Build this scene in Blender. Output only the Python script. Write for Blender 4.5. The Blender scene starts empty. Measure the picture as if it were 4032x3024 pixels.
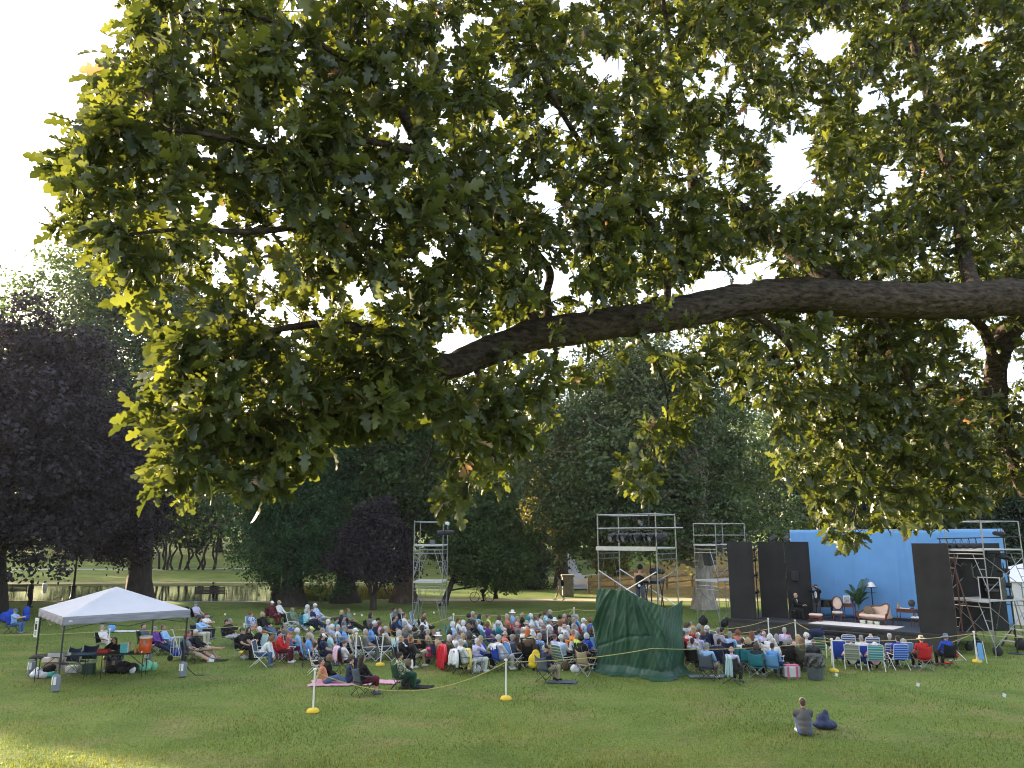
import bpy, bmesh, math, random
import numpy as np
from math import sin, cos, pi, radians, atan2, sqrt, tan, hypot
from mathutils import Vector, Matrix
S = bpy.context.scene
COL = S.collection
rng = np.random.default_rng(7)
random.seed(7)
# ------------------------------------------------------------------ camera
CAM_H, PITCH, FPX = 4.45, radians(11.46), 760.0
cam_d = bpy.data.cameras.new('camera'); cam = bpy.data.objects.new('camera', cam_d); COL.objects.link(cam)
cam.location = (0, 0, CAM_H); cam.rotation_euler = (pi / 2 + PITCH, 0, 0)
cam_d.sensor_width = 36.0; cam_d.lens = 36.0 * FPX / 1024.0
cam_d.clip_start = 0.1; cam_d.clip_end = 2000
S.camera = cam
S.render.resolution_x = 1024; S.render.resolution_y = 768
# ------------------------------------------------------------------ light
SUN_EL, SUN_AZ = radians(13), radians(-58)     # azimuth from the view direction (+Y), negative = left
w = bpy.data.worlds.new('World'); S.world = w; w.use_nodes = True
nt = w.node_tree; bg = nt.nodes['Background']
sky = nt.nodes.new('ShaderNodeTexSky'); sky.sky_type = 'NISHITA'; sky.sun_disc = False
sky.sun_elevation = SUN_EL; sky.sun_rotation = SUN_AZ
sky.air_density = 1.0; sky.dust_density = 4.0; sky.ozone_density = 1.0; sky.altitude = 20
veil = nt.nodes.new('ShaderNodeMix'); veil.data_type = 'RGBA'; veil.inputs[0].default_value = .5     # even white mixed into the sky, paling it and lifting the shade
nt.links.new(sky.outputs[0], veil.inputs['A']); veil.inputs['B'].default_value = (1.55, 1.55, 1.66, 1)
nt.links.new(veil.outputs['Result'], bg.inputs[0]); bg.inputs[1].default_value = 0.15
sl = bpy.data.lights.new('sun', 'SUN'); sun = bpy.data.objects.new('sun', sl); COL.objects.link(sun)
sl.energy = 4.2; sl.angle = radians(0.6); sl.color = (1.0, 0.80, 0.55)
sd = Vector((sin(SUN_AZ) * cos(SUN_EL), cos(SUN_AZ) * cos(SUN_EL), sin(SUN_EL)))
sun.rotation_euler = (-sd).to_track_quat('-Z', 'Y').to_euler()
S.view_settings.view_transform = 'Standard'; S.view_settings.look = 'None'
S.view_settings.exposure = 2.7; S.view_settings.gamma = 1.0; S.view_settings.use_curve_mapping = False
S.render.engine = 'CYCLES'; S.cycles.filter_width = 1.05
S.cycles.max_bounces = 8; S.cycles.transparent_max_bounces = 8

# ------------------------------------------------------------------ measuring helpers (full-size photo pixels)
def ray(u, v):
    x = (u - 2016) / 3.9375 / FPX; y = (1512 - v) / 3.9375 / FPX
    return Vector((x, cos(PITCH) - y * sin(PITCH), sin(PITCH) + y * cos(PITCH)))
def g(u, v, z=0.0):            # point at height z
    r = ray(u, v); t = (z - CAM_H) / r.z
    return Vector((r.x * t, r.y * t, z))
def at(u, v, Y):               # point at forward distance Y
    r = ray(u, v); t = Y / r.y
    return Vector((r.x * t, Y, CAM_H + r.z * t))

def psc(y): return float(np.interp(y, [18, 30, 38, 55], [.86, .88, .90, .97]))     # people and chairs measured at each distance
# ------------------------------------------------------------------ tagging
def tag(o, label=None, cat=None, group=None, kind=None):
    if label: o['label'] = label
    if cat: o['category'] = cat
    if group: o['group'] = group
    if kind: o['kind'] = kind
    return o
def empty(name, loc=(0, 0, 0), rz=0.0, label=None, cat=None, group=None):
    o = bpy.data.objects.new(name, None); COL.objects.link(o); o.empty_display_size = 0.2
    o.location = loc; o.rotation_euler = (0, 0, rz)
    return tag(o, label, cat, group)
def kids(o): return [c for c in bpy.data.objects if c.parent is o]
def copy_tree(o, loc=None, rz=None, label=None, group=None):
    r = o.copy(); COL.objects.link(r)
    for k in o.children:
        c = k.copy(); COL.objects.link(c); c.parent = r
        for q in k.children:
            d = q.copy(); COL.objects.link(d); d.parent = c
    if loc is not None: r.location = loc
    if rz is not None: r.rotation_euler = (0, 0, rz)
    if label: r['label'] = label
    if group: r['group'] = group
    return r

# ------------------------------------------------------------------ materials
_M = {}
def mat(name, col, rough=0.7, vary=0.12, scale=8.0, bump=0.0, metal=0.0, spec=0.4, col2=None, bscale=None, stretch=None):
    if name in _M: return _M[name]
    m = bpy.data.materials.new(name); m.use_nodes = True; n = m.node_tree; b = n.nodes['Principled BSDF']
    b.inputs['Roughness'].default_value = rough; b.inputs['Metallic'].default_value = metal
    b.inputs['Specular IOR Level'].default_value = spec
    tc = n.nodes.new('ShaderNodeTexCoord'); mp = n.nodes.new('ShaderNodeMapping'); n.links.new(tc.outputs['Object'], mp.inputs[0])
    if stretch: mp.inputs['Scale'].default_value = stretch
    no = n.nodes.new('ShaderNodeTexNoise'); no.inputs['Scale'].default_value = scale; no.inputs['Detail'].default_value = 5
    n.links.new(mp.outputs[0], no.inputs['Vector'])
    cr = n.nodes.new('ShaderNodeValToRGB'); e = cr.color_ramp.elements
    c1 = [max(0, c * (1 - vary)) for c in col]; c2 = col2 if col2 else [min(1, c * (1 + vary)) for c in col]
    e[0].position = 0.3; e[0].color = (*c1, 1); e[1].position = 0.7; e[1].color = (*c2, 1)
    n.links.new(no.outputs[0], cr.inputs[0]); n.links.new(cr.outputs[0], b.inputs['Base Color'])
    if bump:
        bn = n.nodes.new('ShaderNodeTexNoise'); bn.inputs['Scale'].default_value = bscale or scale * 3; bn.inputs['Detail'].default_value = 6
        n.links.new(mp.outputs[0], bn.inputs['Vector'])
        bp = n.nodes.new('ShaderNodeBump'); bp.inputs['Strength'].default_value = bump; bp.inputs['Distance'].default_value = 0.03
        n.links.new(bn.outputs[0], bp.inputs['Height']); n.links.new(bp.outputs[0], b.inputs['Normal'])
    _M[name] = m; return m
def stripes(name, cols, width, axis='Z', rough=0.8):
    """fabric woven in bands along one object axis; cols = list of (weight, colour)"""
    if name in _M: return _M[name]
    m = bpy.data.materials.new(name); m.use_nodes = True; n = m.node_tree; b = n.nodes['Principled BSDF']
    b.inputs['Roughness'].default_value = rough
    tc = n.nodes.new('ShaderNodeTexCoord'); sp = n.nodes.new('ShaderNodeSeparateXYZ'); n.links.new(tc.outputs['Object'], sp.inputs[0])
    dv = n.nodes.new('ShaderNodeMath'); dv.operation = 'DIVIDE'; dv.inputs[1].default_value = width; n.links.new(sp.outputs[axis], dv.inputs[0])
    fr = n.nodes.new('ShaderNodeMath'); fr.operation = 'FRACT'; n.links.new(dv.outputs[0], fr.inputs[0])
    cr = n.nodes.new('ShaderNodeValToRGB'); cr.color_ramp.interpolation = 'CONSTANT'
    tot = sum(c[0] for c in cols); p = 0
    for i, (wt, c) in enumerate(cols):
        if i < 2: el = cr.color_ramp.elements[i]; el.position = p / tot
        else: el = cr.color_ramp.elements.new(p / tot)
        el.color = (*c, 1); p += wt
    n.links.new(fr.outputs[0], cr.inputs[0]); n.links.new(cr.outputs[0], b.inputs['Base Color'])
    _M[name] = m; return m
def leaf_mat(name, dark, light, trans=0.45, gloss=0.25, rough=0.45, tcol=None):
    m = bpy.data.materials.new(name); m.use_nodes = True; n = m.node_tree; n.nodes.clear()
    out = n.nodes.new('ShaderNodeOutputMaterial')
    at_ = n.nodes.new('ShaderNodeAttribute'); at_.attribute_name = 'shade'
    cr = n.nodes.new('ShaderNodeValToRGB'); cr.color_ramp.elements[0].color = (*dark, 1); cr.color_ramp.elements[1].color = (*light, 1)
    n.links.new(at_.outputs['Fac'], cr.inputs[0])
    pb = n.nodes.new('ShaderNodeBsdfPrincipled'); pb.inputs['Roughness'].default_value = rough; pb.inputs['Specular IOR Level'].default_value = gloss
    n.links.new(cr.outputs[0], pb.inputs['Base Color'])
    tl = n.nodes.new('ShaderNodeBsdfTranslucent')
    hs = n.nodes.new('ShaderNodeMix'); hs.data_type = 'RGBA'; hs.blend_type = 'MULTIPLY'; hs.inputs[0].default_value = 1.0
    n.links.new(cr.outputs[0], hs.inputs['A']); hs.inputs['B'].default_value = (*(tcol or (2.2, 2.0, 0.9)), 1)
    n.links.new(hs.outputs['Result'], tl.inputs[0])
    mx = n.nodes.new('ShaderNodeMixShader'); mx.inputs[0].default_value = trans
    n.links.new(pb.outputs[0], mx.inputs[1]); n.links.new(tl.outputs[0], mx.inputs[2]); n.links.new(mx.outputs[0], out.inputs[0])
    return m

# ------------------------------------------------------------------ mesh builder
def frame_of(d):
    d = Vector(d).normalized(); a = Vector((0, 0, 1)) if abs(d.z) < 0.9 else Vector((1, 0, 0))
    x = a.cross(d).normalized(); return x, d.cross(x).normalized(), d
class MB:
    def __init__(s): s.v = []; s.f = []
    def add(s, vs, fs):
        o = len(s.v); s.v += [tuple(p) for p in vs]; s.f += [tuple(i + o for i in f) for f in fs]; return s
    def box(s, c, size, rz=0.0, M=None, bev=0.0):
        hx, hy, hz = size[0] / 2, size[1] / 2, size[2] / 2
        R = M if M is not None else Matrix.Rotation(rz, 3, 'Z'); c = Vector(c)
        if bev <= 0:
            vs = [c + R @ Vector((x * hx, y * hy, z * hz)) for z in (-1, 1) for x, y in ((-1, -1), (1, -1), (1, 1), (-1, 1))]
            return s.add(vs, [(3, 2, 1, 0), (4, 5, 6, 7), (0, 1, 5, 4), (1, 2, 6, 5), (2, 3, 7, 6), (3, 0, 4, 7)])
        b = min(bev, hx * .9, hy * .9, hz * .9)
        rings = []
        for z, k in ((-hz, b), (-hz + b, 0), (hz - b, 0), (hz, b)):
            ax, ay = hx - k, hy - k; q = b if k == 0 else b * 0.5
            rings.append([(-ax + q, -ay, z), (ax - q, -ay, z), (ax, -ay + q, z), (ax, ay - q, z), (ax - q, ay, z), (-ax + q, ay, z), (-ax, ay - q, z), (-ax, -ay + q, z)])
        vs = [c + R @ Vector(p) for r in rings for p in r]; fs = [tuple(range(7, -1, -1)), tuple(range(24, 32))]
        for k in range(3):
            for i in range(8):
                j = (i + 1) % 8; fs.append((k * 8 + i, k * 8 + j, k * 8 + 8 + j, k * 8 + 8 + i))
        return s.add(vs, fs)
    def tube(s, pts, r, n=8, cap=True):
        pts = [Vector(p) for p in pts]; rs = r if isinstance(r, (list, tuple)) else [r] * len(pts)
        vs = []; fs = []; px = None
        for i, p in enumerate(pts):
            d = (pts[min(i + 1, len(pts) - 1)] - pts[max(i - 1, 0)])
            if d.length < 1e-9: d = Vector((0, 0, 1))
            d.normalize()
            if px is None: px = frame_of(d)[0]
            px = (px - d * px.dot(d)); px = px.normalized() if px.length > 1e-6 else frame_of(d)[0]
            py = d.cross(px)
            for k in range(n):
                a = 2 * pi * k / n; vs.append(p + (px * cos(a) + py * sin(a)) * rs[i])
        for i in range(len(pts) - 1):
            for k in range(n):
                j = (k + 1) % n; fs.append((i * n + k, i * n + j, i * n + n + j, i * n + n + k))
        if cap: fs.append(tuple(range(n - 1, -1, -1))); fs.append(tuple((len(pts) - 1) * n + k for k in range(n)))
        return s.add(vs, fs)
    def lathe(s, prof, c=(0, 0, 0), n=20, M=None):
        c = Vector(c); vs = []; fs = []; R = M if M is not None else Matrix.Identity(3)
        for r, z in prof:
            for k in range(n):
                a = 2 * pi * k / n; vs.append(c + R @ Vector((r * cos(a), r * sin(a), z)))
        for i in range(len(prof) - 1):
            for k in range(n):
                j = (k + 1) % n; fs.append((i * n + k, i * n + j, i * n + n + j, i * n + n + k))
        fs.append(tuple(range(n - 1, -1, -1))); fs.append(tuple((len(prof) - 1) * n + k for k in range(n)))
        return s.add(vs, fs)
    def ball(s, c, r, nu=14, nv=9, M=None, cut=None):
        c = Vector(c); R = M if M is not None else Matrix.Identity(3); rr = r if isinstance(r, (tuple, list)) else (r, r, r)
        vs = []; fs = []
        for i in range(nv + 1):
            t = pi * i / nv
            for k in range(nu):
                a = 2 * pi * k / nu; p = Vector((sin(t) * cos(a) * rr[0], sin(t) * sin(a) * rr[1], cos(t) * rr[2])); vs.append(c + R @ p)
        for i in range(nv):
            for k in range(nu):
                j = (k + 1) % nu; fs.append((i * nu + k, i * nu + nu + k, i * nu + nu + j, i * nu + j))
        return s.add(vs, fs)
    def capsule(s, a, b, ra, rb, n=12):
        a = Vector(a); b = Vector(b); d = b - a
        if d.length < 1e-6: return s.ball(a, max(ra, rb), n, n // 2)
        x, y, z = frame_of(d); L = d.length; vs = []; fs = []; rings = []
        for t in (1.0, .92, .7, .38, 0): rings.append((-ra * t, ra * sqrt(max(0, 1 - t * t)) + 1e-4))
        for t in (0, .38, .7, .92, 1.0): rings.append((L + rb * t, rb * sqrt(max(0, 1 - t * t)) + 1e-4))
        for h, r in rings:
            for k in range(n):
                q = 2 * pi * k / n; vs.append(a + z * h + (x * cos(q) + y * sin(q)) * r)
        for i in range(len(rings) - 1):
            for k in range(n):
                j = (k + 1) % n; fs.append((i * n + k, i * n + j, i * n + n + j, i * n + n + k))
        fs.append(tuple(range(n - 1, -1, -1))); fs.append(tuple((len(rings) - 1) * n + k for k in range(n)))
        return s.add(vs, fs)
    def sheet(s, rows, thick=0.0):
        """rows: grid of points; thickness along the vertex normals by offsetting a copy"""
        nr, nc = len(rows), len(rows[0]); P = [[Vector(p) for p in r] for r in rows]
        if thick <= 0:
            return s.add([p for r in P for p in r], [(i * nc + j, i * nc + j + 1, i * nc + nc + j + 1, i * nc + nc + j) for i in range(nr - 1) for j in range(nc - 1)])
        N = [[None] * nc for _ in range(nr)]
        for i in range(nr):
            for j in range(nc):
                a = P[min(i + 1, nr - 1)][j] - P[max(i - 1, 0)][j]; b = P[i][min(j + 1, nc - 1)] - P[i][max(j - 1, 0)]
                q = a.cross(b); N[i][j] = q.normalized() if q.length > 1e-9 else Vector((0, 0, 1))
        vs = [P[i][j] + N[i][j] * thick / 2 for i in range(nr) for j in range(nc)] + [P[i][j] - N[i][j] * thick / 2 for i in range(nr) for j in range(nc)]
        o = nr * nc; fs = []
        for i in range(nr - 1):
            for j in range(nc - 1):
                q = (i * nc + j, i * nc + j + 1, i * nc + nc + j + 1, i * nc + nc + j); fs.append(q[::-1]); fs.append(tuple(k + o for k in q))
        ed = [(0, j, 0, j + 1) for j in range(nc - 1)] + [(i, nc - 1, i + 1, nc - 1) for i in range(nr - 1)] + [(nr - 1, j, nr - 1, j - 1) for j in range(nc - 1, 0, -1)] + [(i, 0, i - 1, 0) for i in range(nr - 1, 0, -1)]
        for a, b, c, d in ed: fs.append((a * nc + b, c * nc + d, c * nc + d + o, a * nc + b + o))
        return s.add(vs, fs)
    def prism(s, poly, z0, z1, M=None):
        n = len(poly); R = M if M is not None else Matrix.Identity(4)
        vs = [R @ Vector((x, y, z0)) for x, y in poly] + [R @ Vector((x, y, z1)) for x, y in poly]
        return s.add(vs, [tuple(range(n - 1, -1, -1)), tuple(range(n, 2 * n))] + [(i, (i + 1) % n, n + (i + 1) % n, n + i) for i in range(n)])
    def mesh(s, name, smooth=True, ang=40):
        me = bpy.data.meshes.new(name); me.from_pydata(s.v, [], s.f); me.update()
        if smooth:
            me.polygons.foreach_set('use_smooth', [True] * len(me.polygons))
            try: me.set_sharp_from_angle(angle=radians(ang))
            except Exception: pass
        return me
    def build(s, name, m, parent=None, smooth=True, loc=None, label=None, cat=None, group=None, kind=None, ang=40):
        me = s.mesh(name, smooth, ang)
        if m: me.materials.append(m)
        o = bpy.data.objects.new(name, me); COL.objects.link(o)
        if parent: o.parent = parent
        if loc is not None: o.location = loc
        return tag(o, label, cat, group, kind)
def raw_mesh(name, verts, nper, m, parent=None, attr=None, quads=None, tris=None):
    """fast mesh from numpy: verts (N,3); faces given as an (F,k) index array"""
    F = quads if quads is not None else tris
    me = bpy.data.meshes.new(name); nv = len(verts); nf, k = F.shape
    me.vertices.add(nv); me.vertices.foreach_set('co', np.ascontiguousarray(verts, np.float32).ravel())
    me.loops.add(nf * k); me.loops.foreach_set('vertex_index', np.ascontiguousarray(F, np.int32).ravel())
    me.polygons.add(nf); me.polygons.foreach_set('loop_start', np.arange(0, nf * k, k, dtype=np.int32))
    me.update(calc_edges=True)
    if attr is not None:
        a = me.attributes.new('shade', 'FLOAT', 'POINT'); a.data.foreach_set('value', np.ascontiguousarray(attr, np.float32))
    me.materials.append(m)
    o = bpy.data.objects.new(name, me); COL.objects.link(o)
    if parent: o.parent = parent
    return o
def catenary(a, b, sag, n=14):
    a, b = Vector(a), Vector(b)
    return [a.lerp(b, t / n) - Vector((0, 0, sag * 4 * (t / n) * (1 - t / n))) for t in range(n + 1)]
# ================================================================== SETTING
def sst(t): t = max(0.0, min(1.0, t)); return t * t * (3 - 2 * t)
def hz(x, y):
    z = 2.85 * sst((14 - y) / 14)
    z += 3.3 * math.exp(-(((x - 22) / 10.5) ** 2 + ((y - 76) / 8.5) ** 2))
    z += 3.2 * math.exp(-(((x - 12) / 22) ** 2 + ((y - 108) / 16) ** 2))
    z += 0.045 * max(0, y - 84) * sst((-x + 10) / 30)
    z += 0.05 * max(0, y - 110)
    q = max(abs(x + 45) - 30, 0) / 5; qy = max(abs(y - 67.5) - 9.3, 0) / 1.6
    z -= 0.55 * sst(1 - hypot(q, qy))
    return z
def lawn_material():
    m = bpy.data.materials.new('lawn'); m.use_nodes = True; n = m.node_tree; b = n.nodes['Principled BSDF']
    b.inputs['Roughness'].default_value = 0.9; b.inputs['Specular IOR Level'].default_value = 0.15
    tc = n.nodes.new('ShaderNodeTexCoord')
    def noise(scale, det, st=None):
        mp = n.nodes.new('ShaderNodeMapping'); n.links.new(tc.outputs['Object'], mp.inputs[0])
        if st: mp.inputs['Scale'].default_value = st
        o = n.nodes.new('ShaderNodeTexNoise'); o.inputs['Scale'].default_value = scale; o.inputs['Detail'].default_value = det; o.inputs['Roughness'].default_value = .65
        n.links.new(mp.outputs[0], o.inputs[0]); return o.outputs[0]
    def ramp(f, stops):
        c = n.nodes.new('ShaderNodeValToRGB'); e = c.color_ramp.elements
        for i, (p, col) in enumerate(stops):
            el = e[i] if i < 2 else e.new(p)
            el.position = p; el.color = (*col, 1)
        n.links.new(f, c.inputs[0]); return c.outputs[0]
    def mix(f, a, b_, mode='MIX'):
        x = n.nodes.new('ShaderNodeMix'); x.data_type = 'RGBA'; x.blend_type = mode
        if isinstance(f, float): x.inputs[0].default_value = f
        else: n.links.new(f, x.inputs[0])
        n.links.new(a, x.inputs['A']); n.links.new(b_, x.inputs['B']); return x.outputs['Result']
    base = ramp(noise(0.5, 8), [(0.3, (.080, .132, .028)), (0.5, (.122, .180, .040)), (0.72, (.175, .220, .058))])
    dry = ramp(noise(3.0, 6), [(0.35, (.18, .165, .065)), (0.65, (.26, .215, .11))])
    pm = ramp(noise(0.45, 9, (1, 1.5, 1)), [(0.50, (0, 0, 0)), (0.70, (.85, .85, .85))])
    fine = ramp(noise(14, 5), [(0.25, (.5, .52, .45)), (0.75, (1.45, 1.42, 1.35))])
    c = mix(pm, base, dry); c = mix(1.0, c, fine, 'MULTIPLY')
    # slope round the fence: low sun's gold put into the grass colour
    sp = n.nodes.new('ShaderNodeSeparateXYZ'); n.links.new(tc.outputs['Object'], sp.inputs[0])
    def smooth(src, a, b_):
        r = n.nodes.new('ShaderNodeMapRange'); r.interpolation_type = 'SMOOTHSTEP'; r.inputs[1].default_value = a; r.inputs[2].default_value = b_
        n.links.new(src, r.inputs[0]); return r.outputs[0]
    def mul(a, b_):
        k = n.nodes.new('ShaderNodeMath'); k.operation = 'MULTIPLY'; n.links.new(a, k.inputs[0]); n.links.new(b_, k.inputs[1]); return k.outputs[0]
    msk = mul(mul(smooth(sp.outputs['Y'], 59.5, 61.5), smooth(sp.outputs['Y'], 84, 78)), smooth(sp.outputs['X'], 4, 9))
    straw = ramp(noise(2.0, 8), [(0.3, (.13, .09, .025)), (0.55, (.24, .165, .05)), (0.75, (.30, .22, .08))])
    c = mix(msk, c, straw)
    n.links.new(c, b.inputs['Base Color'])
    bp = n.nodes.new('ShaderNodeBump'); bp.inputs['Strength'].default_value = 0.6; bp.inputs['Distance'].default_value = 0.05
    n.links.new(noise(22, 4), bp.inputs['Height']); n.links.new(bp.outputs[0], b.inputs['Normal'])
    return m
def build_ground():
    xs = list(np.arange(-220, -80, 5.0)) + list(np.arange(-80, 60, 1.0)) + list(np.arange(60, 221, 5.0))
    ys = list(np.arange(-14, 122, 1.0)) + list(np.arange(122, 420, 6.0))
    V = np.array([[x, y, hz(x, y)] for y in ys for x in xs]); nx = len(xs)
    Fq = np.array([[j * nx + i, j * nx + i + 1, (j + 1) * nx + i + 1, (j + 1) * nx + i] for j in range(len(ys) - 1) for i in range(nx - 1)])
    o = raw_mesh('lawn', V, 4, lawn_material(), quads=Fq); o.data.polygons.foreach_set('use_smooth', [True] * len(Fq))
    o['kind'] = 'structure'
build_ground()
wm = mat('pond_water', (.022, .035, .022), rough=.06, vary=.2, scale=.5, bump=.05, bscale=1.1, spec=.5, stretch=(1, 3, 1))
mb = MB(); mb.add([(-86, 55, -.13), (-6, 55, -.13), (-6, 81, -.13), (-86, 81, -.13)], [(0, 1, 2, 3)])
mb.build('pond_water', wm, kind='structure')
PATHM = mat('path_gravel', (.40, .32, .24), rough=.95, vary=.12, scale=3, bump=.2)
PATHG = mat('path_paving', (.36, .36, .35), rough=.9, vary=.08, scale=3)
def path(name, pts, wd, m, up=0.0):
    rows = []
    for i, p in enumerate(pts):
        a = Vector(pts[max(i - 1, 0)]); b = Vector(pts[min(i + 1, len(pts) - 1)]); d = (b - a).normalized(); nn = Vector((-d.y, d.x))
        rows.append([(p[0] + nn.x * wd * k, p[1] + nn.y * wd * k, hz(p[0] + nn.x * wd * k, p[1] + nn.y * wd * k) + .012 + up + .006 * (1 - abs(2 * k))) for k in (-.5, -.25, 0, .25, .5)])
    MB().sheet(rows).build(name, m, kind='structure')
def seg(pts, step=1.0):
    out = []
    for a, b in zip(pts[:-1], pts[1:]):
        k = max(1, int(hypot(b[0] - a[0], b[1] - a[1]) / step))
        out += [(a[0] + (b[0] - a[0]) * t / k, a[1] + (b[1] - a[1]) * t / k) for t in range(k)]
    return out + [pts[-1]]
path('gravel_path', seg([(-11.5, 62), (-10, 58.8), (-6, 57.8), (0, 57.6), (12, 57.6), (30, 58.5), (60, 60)]), 2.3, PATHM)
path('bank_path', seg([(-95, 78.6), (-40, 79.0), (-20, 79.4), (-4, 80.5), (10, 84)]), 1.5, PATHM)
path('far_path', seg([(-110, 97), (-40, 98), (-24, 99)]), 1.3, PATHG)
path('bench_path', seg([(-80, 57.4), (-40, 57.0), (-16, 56.6), (-11, 57.6)]), .9, PATHG)
path('hill_path', seg([(5.9, 67), (6.5, 78), (6.9, 100)]), 1.7, PATHG, .09)

# ------------------------------------------------------------------ trees
BARK = {}
def bark(name, c, sc=6): return mat(name, c, rough=.95, vary=.35, scale=sc, bump=.9, bscale=14, stretch=(1, 1, .25), spec=.15)
BK_DARK = bark('bark_dark', (.045, .038, .034)); BK_BROWN = bark('bark_brown', (.10, .075, .055)); BK_GREY = bark('bark_grey', (.30, .26, .22))
BK_PALE = bark('bark_pale', (.42, .33, .24))
LF_BEECH = leaf_mat('leaf_copper', (.018, .015, .020), (.052, .043, .056), trans=.15, gloss=.15, rough=.6, tcol=(1.2, .95, 1.05))
LF_PLUM = leaf_mat('leaf_plum', (.020, .016, .021), (.060, .046, .058), trans=.15, gloss=.15, rough=.6, tcol=(1.2, .95, 1.05))
LF_GREEN = leaf_mat('leaf_green', (.024, .052, .016), (.075, .125, .034), trans=.38, gloss=.3)
LF_FAR = leaf_mat('leaf_blue_green', (.030, .060, .030), (.080, .130, .058), trans=.33, gloss=.3)
LF_CYP = leaf_mat('leaf_cypress', (.016, .052, .022), (.046, .120, .046), trans=.3, gloss=.2)
LF_LIND = leaf_mat('leaf_linden', (.030, .054, .022), (.095, .135, .052), trans=.3, gloss=.3)
LF_OLIVE = leaf_mat('leaf_olive', (.055, .060, .014), (.150, .130, .030), trans=.4, gloss=.2)
LF_YEW = leaf_mat('leaf_yew', (.012, .030, .014), (.036, .070, .030), trans=.15, gloss=.3)
def foliage(blobs, n, size, per=26, spread=.55, seed=1, flat=.6, shell=.5, droop=0.0, aspect=.62):
    """leaf faces scattered in clumps through ellipsoid blobs [(centre, radii, weight)]"""
    R = np.random.default_rng(seed); W = np.array([b[2] if len(b) > 2 else b[1][0] * b[1][1] * b[1][2] for b in blobs], float) ** .75; W /= W.sum()
    nc = max(1, n // per); bi = R.choice(len(blobs), nc, p=W)
    C = np.array([b[0] for b in blobs], float)[bi]; RD = np.array([b[1] for b in blobs], float)[bi]
    d = R.normal(size=(nc, 3)); d /= np.linalg.norm(d, axis=1)[:, None]
    rad = (shell + (1 - shell) * R.random(nc)) ** .8; rad *= 1 + .10 * R.normal(size=nc)
    cc = C + d * RD * rad[:, None]
    tone = R.normal(.45, .2, nc)
    csz = spread * (0.6 + .8 * R.random(nc))
    k = np.repeat(np.arange(nc), per); N = len(k)
    off = R.normal(size=(N, 3)) * .55 * csz[k][:, None]; off[:, 2] *= flat
    P = cc[k] + off; P[:, 2] -= droop * np.abs(R.normal(size=N)) * csz[k]
    nrm = R.normal(size=(N, 3)) * .8 + d[k] * .5 + np.array([0, 0, .7]); nrm /= np.linalg.norm(nrm, axis=1)[:, None]
    t = np.cross(nrm, R.normal(size=(N, 3))); t /= np.linalg.norm(t, axis=1)[:, None]; bt = np.cross(nrm, t)
    sz = size * (.6 + .8 * R.random(N))[:, None]
    fold = nrm * sz * .12
    V = np.stack([P - t * sz * .5, P - bt * sz * aspect * .5 + fold, P + t * sz * .5, P + bt * sz * aspect * .5 + fold], 1).reshape(-1, 3)
    F = np.arange(N * 4).reshape(-1, 4)
    sh = np.clip(np.repeat(tone[k] + R.normal(0, .16, N), 4), 0, 1)
    return V, F, sh
def limb_pts(a, b, wob, n=7, R=random):
    a, b = Vector(a), Vector(b); L = (b - a).length; out = []
    for i in range(n + 1):
        t = i / n; p = a.lerp(b, t)
        if 0 < i < n: p += Vector((R.uniform(-1, 1), R.uniform(-1, 1), R.uniform(-.5, .5))) * wob * L
        out.append(p)
    return out
def trunk_mesh(h, r, top_r, lean=(0, 0), flare=1.6, limbs=(), n=14, seed=0):
    R = random.Random(seed); mb = MB()
    pts = []; rs = []
    for i in range(13):
        t = i / 12; z = -0.25 + (h + .25) * t
        pts.append((lean[0] * t + R.uniform(-.03, .03) * r * 3, lean[1] * t + R.uniform(-.03, .03) * r * 3, z))
        rs.append((r + (top_r - r) * t) * (1 + (flare - 1) * math.exp(-max(z, 0) / (r * 1.3))))
    o = len(mb.v); mb.tube(pts, rs, n)
    for i in range(o, len(mb.v)):           # buttress ribs
        x, y, z = mb.v[i]; a = atan2(y, x); k = 1 + .10 * sin(5 * a + seed) * math.exp(-max(z, 0) / (r * 2)) + .03 * sin(9 * a + z)
        mb.v[i] = (x * k, y * k, z)
    for (z0, tip, r0) in limbs:
        t = z0 / h; a = (lean[0] * t, lean[1] * t, z0)
        pp = limb_pts(a, tip, .06, 7, R); mb.tube(pp, [r0 * (1 - .8 * i / 7) for i in range(8)], 7)
    return mb
def tree(name, label, pos, h, r, blobs, leaf, n, size, bk, seed, top_r=None, lean=(0, 0), flare=1.6, group=None, cat='tree', th=None, **kw):
    z0 = hz(pos[0], pos[1]); root = empty(name, (pos[0], pos[1], z0), 0, label, cat, group)
    th = th or h * .7
    limbs = []
    R = random.Random(seed + 5)
    for b in blobs:
        c, rd = b[0], b[1]
        for q in range(2):
            e = Vector(c) + Vector((R.uniform(-.6, .6) * rd[0], R.uniform(-.6, .6) * rd[1], R.uniform(-.3, .5) * rd[2]))
            zz = max(.25 * th, min(th * .95, c[2] - rd[2] * R.uniform(.3, .9)))
            limbs.append((zz, e, (top_r or r * .4) * .42 + .02))
    trunk_mesh(th, r, top_r or r * .45, lean, flare, limbs, seed=seed).build('trunk', bk, root)
    V, F, sh = foliage(blobs, n, size, seed=seed, **kw)
    raw_mesh('crown', V, 4, leaf, root, sh, quads=F)
    return root
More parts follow.
